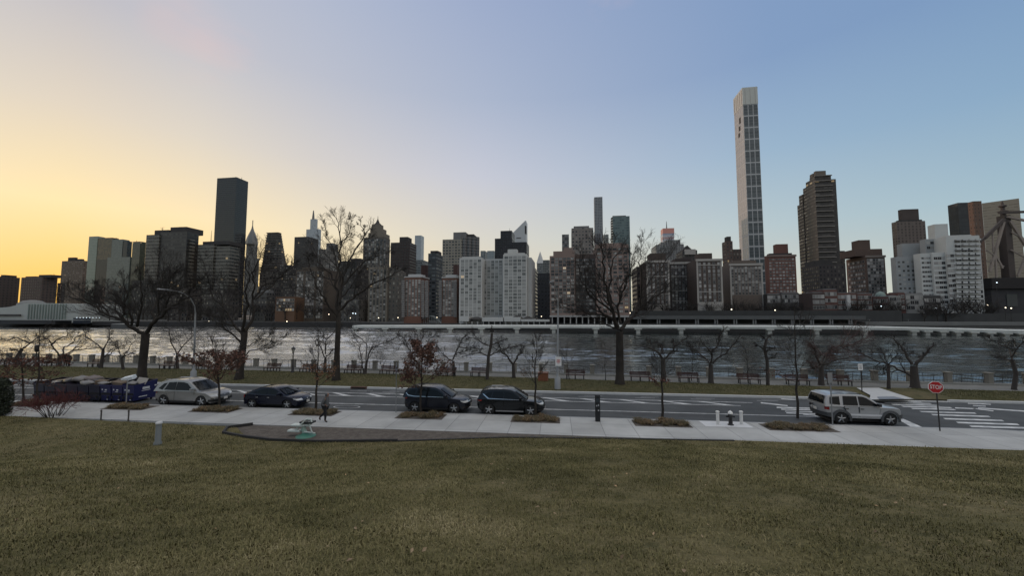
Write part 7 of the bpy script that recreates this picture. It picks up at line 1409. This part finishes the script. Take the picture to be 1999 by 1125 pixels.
def person(label, loc, rz, H, pose, top_m, leg_m, shoe_m, hood=True, group=None, hair=None):
    """figure facing local +x; pose gives hips, knees, ankles, toes, elbows, hands in body heights"""
    t = thing('person', label, 'person', loc, rz, group); s = H; g = lambda p: (p[0]*s, p[1]*s, p[2]*s)
    hip = pose.get('hip', (0,0,.53)); ch = pose.get('chest', (.012,0,.72)); nk = pose.get('neck', (.025,0,.83)); hd = pose.get('head', (.045,0,.915))
    V = {'hip': (g(hip), (.075*s,.095*s)), 'waist': (g(((hip[0]+ch[0])/2,0,.62)), (.062*s,.085*s)), 'chest': (g(ch), (.07*s,.10*s)), 'neck': (g(nk), .032*s), 'chin': (g((hd[0]+.004,0,hd[2]-.045)), .040*s), 'head': (g(hd), (.056*s,.047*s)), 'crown': (g((hd[0]-.008,0,hd[2]+.04)), .042*s)}
    E = [('hip','waist'),('waist','chest'),('chest','neck'),('neck','chin'),('chin','head'),('head','crown')]; Lg = {}; 
    for q, sy in (('l',1),('r',-1)):
        k, a, to = pose['knee_'+q], pose['ankle_'+q], pose['toe_'+q]; el, ha = pose['elbow_'+q], pose['hand_'+q]
        V['th'+q] = (g((hip[0], sy*.052, hip[2]-.03)), .058*s); V['kn'+q] = (g(k), .036*s); V['an'+q] = (g(a), .024*s); V['to'+q] = (g(to), .018*s); V['sh'+q] = (g((ch[0]+.004, sy*.105, ch[2]+.075)), .038*s); V['el'+q] = (g(el), .028*s); V['wr'+q] = (g(tuple(el[i]+(ha[i]-el[i])*.82 for i in range(3))), .018*s); V['ha'+q] = (g(ha), .018*s)
        E += [('hip','th'+q),('th'+q,'kn'+q),('kn'+q,'an'+q),('an'+q,'to'+q),('chest','sh'+q),('sh'+q,'el'+q),('el'+q,'wr'+q),('wr'+q,'ha'+q)]
    # fingers, short chains out of the palm
    for q, sy in (('l',1),('r',-1)):
        h0 = Vector(V['ha'+q][0]); d = (h0 - Vector(V['wr'+q][0])).normalized(); sd_ = Vector((0,1,0)).cross(d).normalized()
        for f, (o_, ln) in enumerate(((-.010,.036),(-.004,.042),(.002,.040),(.008,.032))):
            a = h0 + sd_*o_*s*1.1 + d*.012*s; V['f%d%s' % (f,q)] = (tuple(a+d*ln*.5*s), .0055*s); V['g%d%s' % (f,q)] = (tuple(a+d*ln*s - Vector((0,sy*.008*s,0))), .0045*s); E += [('ha'+q,'f%d%s' % (f,q)),('f%d%s' % (f,q),'g%d%s' % (f,q))]
        V['t'+q] = (tuple(h0 + d*.012*s + sd_*(-.024)*s), .006*s); E.append(('ha'+q,'t'+q))
    V['nose'] = (g((hd[0]+.062,0,hd[2]-.006)), .011*s); E.append(('head','nose'))
    skin('body', V, E, skin_c, t, 'hip')
    T = {k: (V[k][0], tuple(r*1.22 for r in V[k][1]) if isinstance(V[k][1], tuple) else V[k][1]*1.32) for k in ('hip','waist','chest','shl','shr','ell','elr','wrl','wrr')}
    T['low'] = (g((hip[0],0,hip[2]-.03)), (.088*s,.112*s)); TE = [('low','hip'),('hip','waist'),('waist','chest'),('chest','shl'),('chest','shr'),('shl','ell'),('shr','elr'),('ell','wrl'),('elr','wrr')]
    T['col'] = (g((nk[0]-.004,0,nk[2]-.01)), .05*s); TE.append(('chest','col')); skin('hoodie' if hood else 'jacket', T, TE, top_m, t, 'chest')
    if hood:
        Hd = {'a': (g((nk[0]-.012,0,nk[2]+.005)), .058*s), 'b': (g((hd[0]-.018,0,hd[2]-.01)), (.062*s,.06*s)), 'c': (g((hd[0]-.02,0,hd[2]+.04)), (.054*s,.052*s))}; skin('hood', Hd, [('a','b'),('b','c')], top_m, t, 'a')
    else:
        Hd = {'b': (g((hd[0]-.022,0,hd[2]+.008)), .052*s), 'c': (g((hd[0]-.012,0,hd[2]+.045)), .048*s)}; skin('hair', Hd, [('b','c')], hair or trim_m, t, 'b')
    P = {k: (V[k][0], tuple(r*1.08 for r in V[k][1]) if isinstance(V[k][1], tuple) else V[k][1]*1.3) for k in ('hip','thl','thr','knl','knr','anl','anr')}; skin('trousers', P, [('hip','thl'),('hip','thr'),('thl','knl'),('thr','knr'),('knl','anl'),('knr','anr')], leg_m, t, 'hip')
    for q in 'lr':
        a = Vector(V['an'+q][0]); to = Vector(V['to'+q][0]); S = {'h': (tuple(a - (to-a)*.25 + Vector((0,0,-.01*s))), .026*s), 'm': (tuple(a.lerp(to,.55)), .027*s), 'e': (tuple(to + (to-a)*.12), .021*s)}; skin('shoe', S, [('h','m'),('m','e')], shoe_m, t, 'm', 1)
    for sy in (-1, 1):
        mb = MB(); mb.lathe([(.001,-.004*s),(.006*s,0),(.001,.004*s)], 6, c=g((hd[0]+.05, sy*.018, hd[2]+.004))); mb.build('eye', trim_m, t)
    return t
b = at_z(634.5, 824, .12)
person('person in a grey hooded top and black trousers walking along the pavement', (b.x, b.y, .125), 0, 1.78, dict(knee_r=(.045,-.055,.285), ankle_r=(.035,-.055,.045), toe_r=(.11,-.058,.018), knee_l=(-.055,.055,.285), ankle_l=(-.235,.05,.115), toe_l=(-.205,.05,.045), elbow_l=(-.055,.16,.60), hand_l=(.055,.075,.545), elbow_r=(-.05,-.165,.60), hand_r=(.06,-.08,.54), chest=(.02,0,.72), neck=(.035,0,.83), head=(.055,0,.915)),
       mat('grey_hoodie', (.085,.092,.098), .9, var=.12, scale=8), mat('black_cloth', (.010,.010,.011), .9), mat('black_shoe', (.012,.012,.012), .6))
stand = dict(knee_r=(.01,-.05,.28), ankle_r=(0,-.055,.045), toe_r=(.085,-.06,.02), knee_l=(.01,.05,.28), ankle_l=(-.01,.055,.045), toe_l=(.075,.065,.02), elbow_l=(-.02,.165,.61), hand_l=(.06,.14,.50), elbow_r=(-.02,-.165,.61), hand_r=(.06,-.14,.50))
dk1 = mat('dark_coat', (.014,.014,.016), .9); dk2 = mat('dark_trousers', (.016,.016,.018), .9)
b = at_z(127, 716, .2); person('left of two people in dark coats standing by the river railing', (b.x,b.y,.2), R(-30), 1.70, stand, dk1, dk2, dk2, False, 'two people by the railing'); b = at_z(134.5, 716, .2); person('right of two people in dark coats standing by the river railing', (b.x,b.y,.2), R(200), 1.62, stand, mat('dark_coat_brown', (.02,.016,.014), .9), dk2, dk2, False, 'two people by the railing')

# ---------------------------------------------------------------- exercise machine in the mulch pit
def machine():
    b = at_z(597, 852, .1); D0 = depth_of(b); o = Vector((b.x,b.y,.1)); t = thing('exercise_machine', 'white and green outdoor exercise machine in the mulch pit', 'exercise machine', o); Q = lambda x, y, dd=0: at_d(560+x/9.375, 750+y/9.375, D0+dd)-o
    gm = mat('machine_green', (.05,.17,.125), .45); wm = mat('machine_white', (.50,.56,.53), .45, var=.08); bm_ = mat('machine_black', (.02,.022,.022), .5)
    mb = MB(); mb.lathe([(.50,0),(.48,.04),(.30,.10),(.14,.18)], 20); mb.build('base', gm, t)
    mb = MB(); mb.tube([Vector((-.02,0,.1)), Q(305,830), Q(318,735)], [.13,.115,.10], 10); mb.build('column', mat('machine_pale_green', (.30,.42,.37), .45), t)
    for dd in (-.18, .18): mb = MB(); mb.tube([Q(405,690,dd), Q(425,790,dd), Q(462,893,dd)], .035, 6); mb.build('leg', wm, t)
    mb = MB(); mb.tube([Q(320,878,-.15), Q(420,890,-.15), Q(515,902,-.15)], .04, 6); mb.build('foot_bar', wm, t)
    mb = MB(); c = Q(392,702); mb.box(c.x-.38, c.x+.34, -.2, .2, c.z-.03, c.z+.07); mb.build('pad', bm_, t, bevel=.03); 
    for dd in (-.22, .22): mb = MB(); mb.tube([Q(455,700,dd), Q(440,645,dd), Q(385,640,dd), Q(330,668,dd), Q(290,715,dd), Q(255,745,dd)], .038, 6); mb.build('handlebar', wm, t)
    mb = MB(); c = Q(205,757); mb.box(c.x-.34, c.x+.40, -.19, .19, c.z-.04, c.z+.05); mb.build('seat', wm, t, bevel=.02)
    mb = MB(); c = Q(350,742); mb.box(c.x-.22, c.x+.24, -.16, .16, c.z-.05, c.z+.04); mb.build('step', wm, t, bevel=.02)
    mb = MB(); mb.tube([Q(225,765), Q(190,810), Q(158,855)], .045, 6); mb.build('pedal_arm', wm, t); mb = MB(); c = Q(135,860); mb.box(c.x-.36, c.x+.34, -.16, .16, c.z-.05, c.z+.04); mb.build('pedal', wm, t, bevel=.02)
machine()

# ---------------------------------------------------------------- planting beds with dry grass
straw = leaf_mat('dry_grass', (.085,.062,.032), (.16,.115,.06)); straw2 = leaf_mat('dry_grass_olive', (.07,.060,.030), (.125,.10,.052))
def tuft_mesh(seed, m):
    rg = random.Random(seed); mb = MB()
    for _ in range(230):
        a = rg.uniform(0,6.28); r0 = rg.random()**.6*.16; L_ = rg.uniform(.22,.42); lean = rg.uniform(.15,1.15); p = Vector((r0*math.cos(a), r0*math.sin(a), -.02)); d = Vector((math.cos(a+rg.gauss(0,.5)), math.sin(a+rg.gauss(0,.5)), 0)); w = Vector((-d.y,d.x,0))*rg.uniform(.006,.011)
        q = p + d*L_*.35*lean + Vector((0,0,L_*.75)); e = p + d*L_*.95*lean + Vector((0,0,L_*(.95-.55*lean))); mb.add([p-w,p+w,q+w*.8,q-w*.8,e], [(0,1,2,3),(3,2,4)])
    return mb.mesh('grass_tuft', m)
TUFT = [tuft_mesh(k, straw if k % 2 else straw2) for k in range(4)]
def bed(px, lab, seed, dens=1.0):
    P = [at_z(x, y, .12) for x, y in px]; c = sum(P, Vector())/len(P); t = thing('planting_bed', lab, 'planting bed', (c.x,c.y,.12), group='kerbside beds of dry grass'); mb = MB(); mb.add([(p.x-c.x,p.y-c.y,.012) for p in P], [tuple(range(len(P)))]); mb.build('soil', soil, t, fix=True); rg = random.Random(seed)
    x0, x1 = min(p.x for p in P)+.18, max(p.x for p in P)-.18; y0, y1 = min(p.y for p in P)+.18, max(p.y for p in P)-.18; nx = max(3, int((x1-x0)/.36*dens)); ny = max(2, int((y1-y0)/.42*dens))
    for i in range(nx):
        for j in range(ny):
            if rg.random() < .12: continue
            o = bpy.data.objects.new('grass_tuft', rg.choice(TUFT)); C.objects.link(o); o.parent = t; s = rg.uniform(.75,1.25)
            o.location = (x0+(x1-x0)*(i+.5)/nx+rg.gauss(0,.07)-c.x, y0+(y1-y0)*(j+.5)/ny+rg.gauss(0,.05)-c.y, .0); o.rotation_euler = (0,0,rg.uniform(0,6.28)); o.scale = (s,s,s*rg.uniform(.7,.95))
def bed_w(xl, xr, yr, lab, seed, wd=1.15): 
    a = at_z(xl, yr, .12); b = at_z(xr, yr, .12); y = min(a.y, b.y); A = [(a.x,y),(b.x,y),(b.x+.1,min(24.6,y+wd)),(a.x+.1,min(24.6,y+wd))]; return A
def bed2(xl, xr, ybot, lab, seed, dens=1.0):
    a = at_z(xl, ybot, .12); b = at_z(xr, ybot, .12); y0 = 23.35; P = [Vector((a.x,y0,.12)), Vector((b.x,y0,.12)), Vector((b.x,24.6,.12)), Vector((a.x,24.6,.12))]
    c = sum(P, Vector())/4; t = thing('planting_bed', lab, 'planting bed', (c.x,c.y,.12), group='kerbside beds of dry grass'); mb = MB(); mb.box(P[0].x-c.x, P[1].x-c.x, y0-c.y, 24.6-c.y, -.01, .014); mb.build('soil', soil, t); rg = random.Random(seed); x0, x1, y1 = P[0].x+.2, P[1].x-.2, 24.42; y0 += .2; nx = max(3, int((x1-x0)/.34*dens)); ny = 3
    for i in range(nx):
        for j in range(ny):
            if rg.random() < .10: continue
            o = bpy.data.objects.new('grass_tuft', rg.choice(TUFT)); C.objects.link(o); o.parent = t; s = rg.uniform(.7,1.2)
            o.location = (x0+(x1-x0)*(i+.5)/nx+rg.gauss(0,.07)-c.x, y0+(y1-y0)*(j+.5)/ny+rg.gauss(0,.05)-c.y, .0); o.rotation_euler = (0,0,rg.uniform(0,6.28)); o.scale = (s,s,s*rg.uniform(.65,.95))
for xl, xr, yb, lab, sd_ in ((-10,62,796,'dry grass bed at the left end of the dumpster row',1),(186,278,801,'dry grass bed in front of the blue dumpsters',2),(372,458,803,'dry grass bed around the rust brown street tree',3),(566,656,809,'dry grass bed behind the walking person',4),(771,866,816.5,'dry grass bed around the conical red leaved tree',5),(997,1093,823.5,'dry grass bed around the leafless young tree by the black car',6),(1240,1348,831.5,'dry grass bed left of the hydrant with a reddish patch',7),(1502,1630,840,'dry grass bed behind the rear of the silver off-roader',8)):
    bed2(xl, xr, yb, lab, sd_)

# ---------------------------------------------------------------- the lawn's grass
def blades(name, spots, hs, ws, m, seed, flat=.9):
    """one mesh of many leaning blades; spots = array of x, y, z, size"""
    g = np.random.default_rng(seed); n = len(spots); a = g.uniform(0, 2*np.pi, n); lean = g.uniform(.25, 1.25, n)*flat; L_ = spots[:,3]*g.uniform(hs[0], hs[1], n); w = spots[:,3]*g.uniform(ws[0], ws[1], n)
    d = np.stack([np.cos(a), np.sin(a), np.zeros(n)], 1); s = np.stack([-np.sin(a), np.cos(a), np.zeros(n)], 1)*w[:,None]; up = np.array([0,0,1.0]); p = spots[:,:3]
    q = p + d*(L_*.45*lean)[:,None] + up*(L_*(.62-.18*lean))[:,None]; e = p + d*(L_*1.0*lean)[:,None] + up*(L_*(.85-.55*lean))[:,None]
    v = np.stack([p-s, p+s, q+s*.8, q-s*.8, e], 1).reshape(-1,3); me = bpy.data.meshes.new(name); me.vertices.add(5*n); me.vertices.foreach_set('co', v.astype(np.float32).ravel())
    base = (np.arange(n)*5)[:,None]; loops = np.concatenate([base+np.array([[0,1,2,3]]), base+np.array([[3,2,4]])], 1).ravel(); me.loops.add(7*n); me.loops.foreach_set('vertex_index', loops.astype(np.int32)); st = np.stack([np.arange(n)*7, np.arange(n)*7+4], 1).ravel(); me.polygons.add(2*n); me.polygons.foreach_set('loop_start', st.astype(np.int32)); me.update(calc_edges=True); me.materials.append(m); o = bpy.data.objects.new(name, me); C.objects.link(o); return setting(o, 'stuff')
def grass_mat(name, cols, patch):
    m = bpy.data.materials.new(name); m.use_nodes = True; t = m.node_tree; b = t.nodes['Principled BSDF']; g = nd(t, 'ShaderNodeNewGeometry'); tcn = nd(t, 'ShaderNodeTexCoord'); n = nd(t, 'ShaderNodeTexNoise'); n.inputs['Scale'].default_value = patch; n.inputs['Detail'].default_value = 5; n.inputs['Roughness'].default_value = .65; lk(t, tcn.outputs['Object'], n.inputs[0])
    f = mth(t, 'ADD', mth(t, 'MULTIPLY_ADD', n.outputs[0], 2.0, -.72), mth(t, 'MULTIPLY_ADD', g.outputs['Random Per Island'], .55, -.2), clamp=True); lk(t, ramp(t, f, [(i/(len(cols)-1), (*c,1)) for i, c in enumerate(cols)]), b.inputs['Base Color']); b.inputs['Roughness'].default_value = .8; b.inputs['Specular IOR Level'].default_value = .2; return m
def lawn_grass():
    g = np.random.default_rng(3); N_ = 3000000; xs = g.uniform(-44, 33, N_); ys = g.uniform(-1, 21.2, N_)
    dist = np.hypot(xs, ys); keep = g.random(N_) < np.clip((5.5/np.maximum(dist, 2.5))**1.1, 0, 1); hd_ = xs*HF.x+ys*HF.y; lat = xs*R_.x+ys*R_.y; keep &= (np.abs(lat) < hd_*1.55+4) & (hd_ > .3); xs, ys = xs[keep], ys[keep]
    ed = np.array([lerp_tab(EDGE, x) for x in np.linspace(-62,34,400)]); e = np.interp(xs, np.linspace(-62,34,400), ed); k2 = ys < e-.03; xs, ys = xs[k2], ys[k2]
    z = np.array([ground_h(x, y) for x, y in zip(xs, ys)]); d = np.hypot(xs, ys); sz = np.clip(.75+d*.055, .8, 1.7); 
    nz_ = .55*vnoise(xs, ys, 3.2, 21) + .55*vnoise(xs, ys, .9, 22) + .6*vnoise(xs, ys, .34, 23)
    k3 = g.random(len(xs)) < np.clip(.95+.45*nz_, .5, 1); xs, ys, z, sz, nz_ = xs[k3], ys[k3], z[k3], sz[k3], nz_[k3]; sz = sz*np.clip(1+.34*nz_, .55, 1.5)
    blades('grass', np.stack([xs, ys, z-.01, sz], 1), (.042,.095), (.0028,.0056), grass_mat('winter_grass', [(.055,.053,.019),(.118,.108,.044),(.205,.178,.084),(.34,.29,.165)], .30), 4)
lawn_grass()
def fallen_leaves():
    g = random.Random(8); mb = MB()
    for _ in range(420):
        f = g.random(); d = 4+24*f**.7; a = g.uniform(-.95, .95)+YAW; x, y = -d*math.sin(a), d*math.cos(a)
        if y > lerp_tab(EDGE, x)-.1: continue
        z = ground_h(x, y)+.05; s = g.uniform(.018,.04); n = Vector((g.gauss(0,.5), g.gauss(0,.5), 1)).normalized(); u = n.orthogonal().normalized(); u.rotate(Matrix.Rotation(g.uniform(0,6.28), 3, n)); c = n.cross(u); p = Vector((x,y,z)); mb.add([p-u*s, p+c*s*.6+n*s*.3, p+u*s, p-c*s*.6+n*s*.2], [(0,1,2,3)])
    setting(mb.build('fallen_leaves', leaf_mat('fallen_leaf', (.10,.06,.03), (.30,.22,.13))), 'stuff')
fallen_leaves()
def verge_grass():
    g = np.random.default_rng(9); n = 130000; xs = g.uniform(-75, 48, n); lo = 32.86; hi = np.interp(xs, [p[0] for p in PATH_NEAR], [p[1] for p in PATH_NEAR]); f = g.random(n); ys = lo+(hi-lo)*f; z = .15+.05*f+.12*np.sin(f*np.pi)*(1+.4*np.sin(xs*.17)); k = ~((xs > 22.5) & (xs < 30)); blades('verge_grass', np.stack([xs[k], ys[k], z[k]-.01, np.full(k.sum(), 1.5)], 1), (.04,.08), (.005,.009), grass_mat('verge_blades', [(.055,.058,.022),(.09,.088,.034),(.14,.12,.055)], .35), 5)
verge_grass()
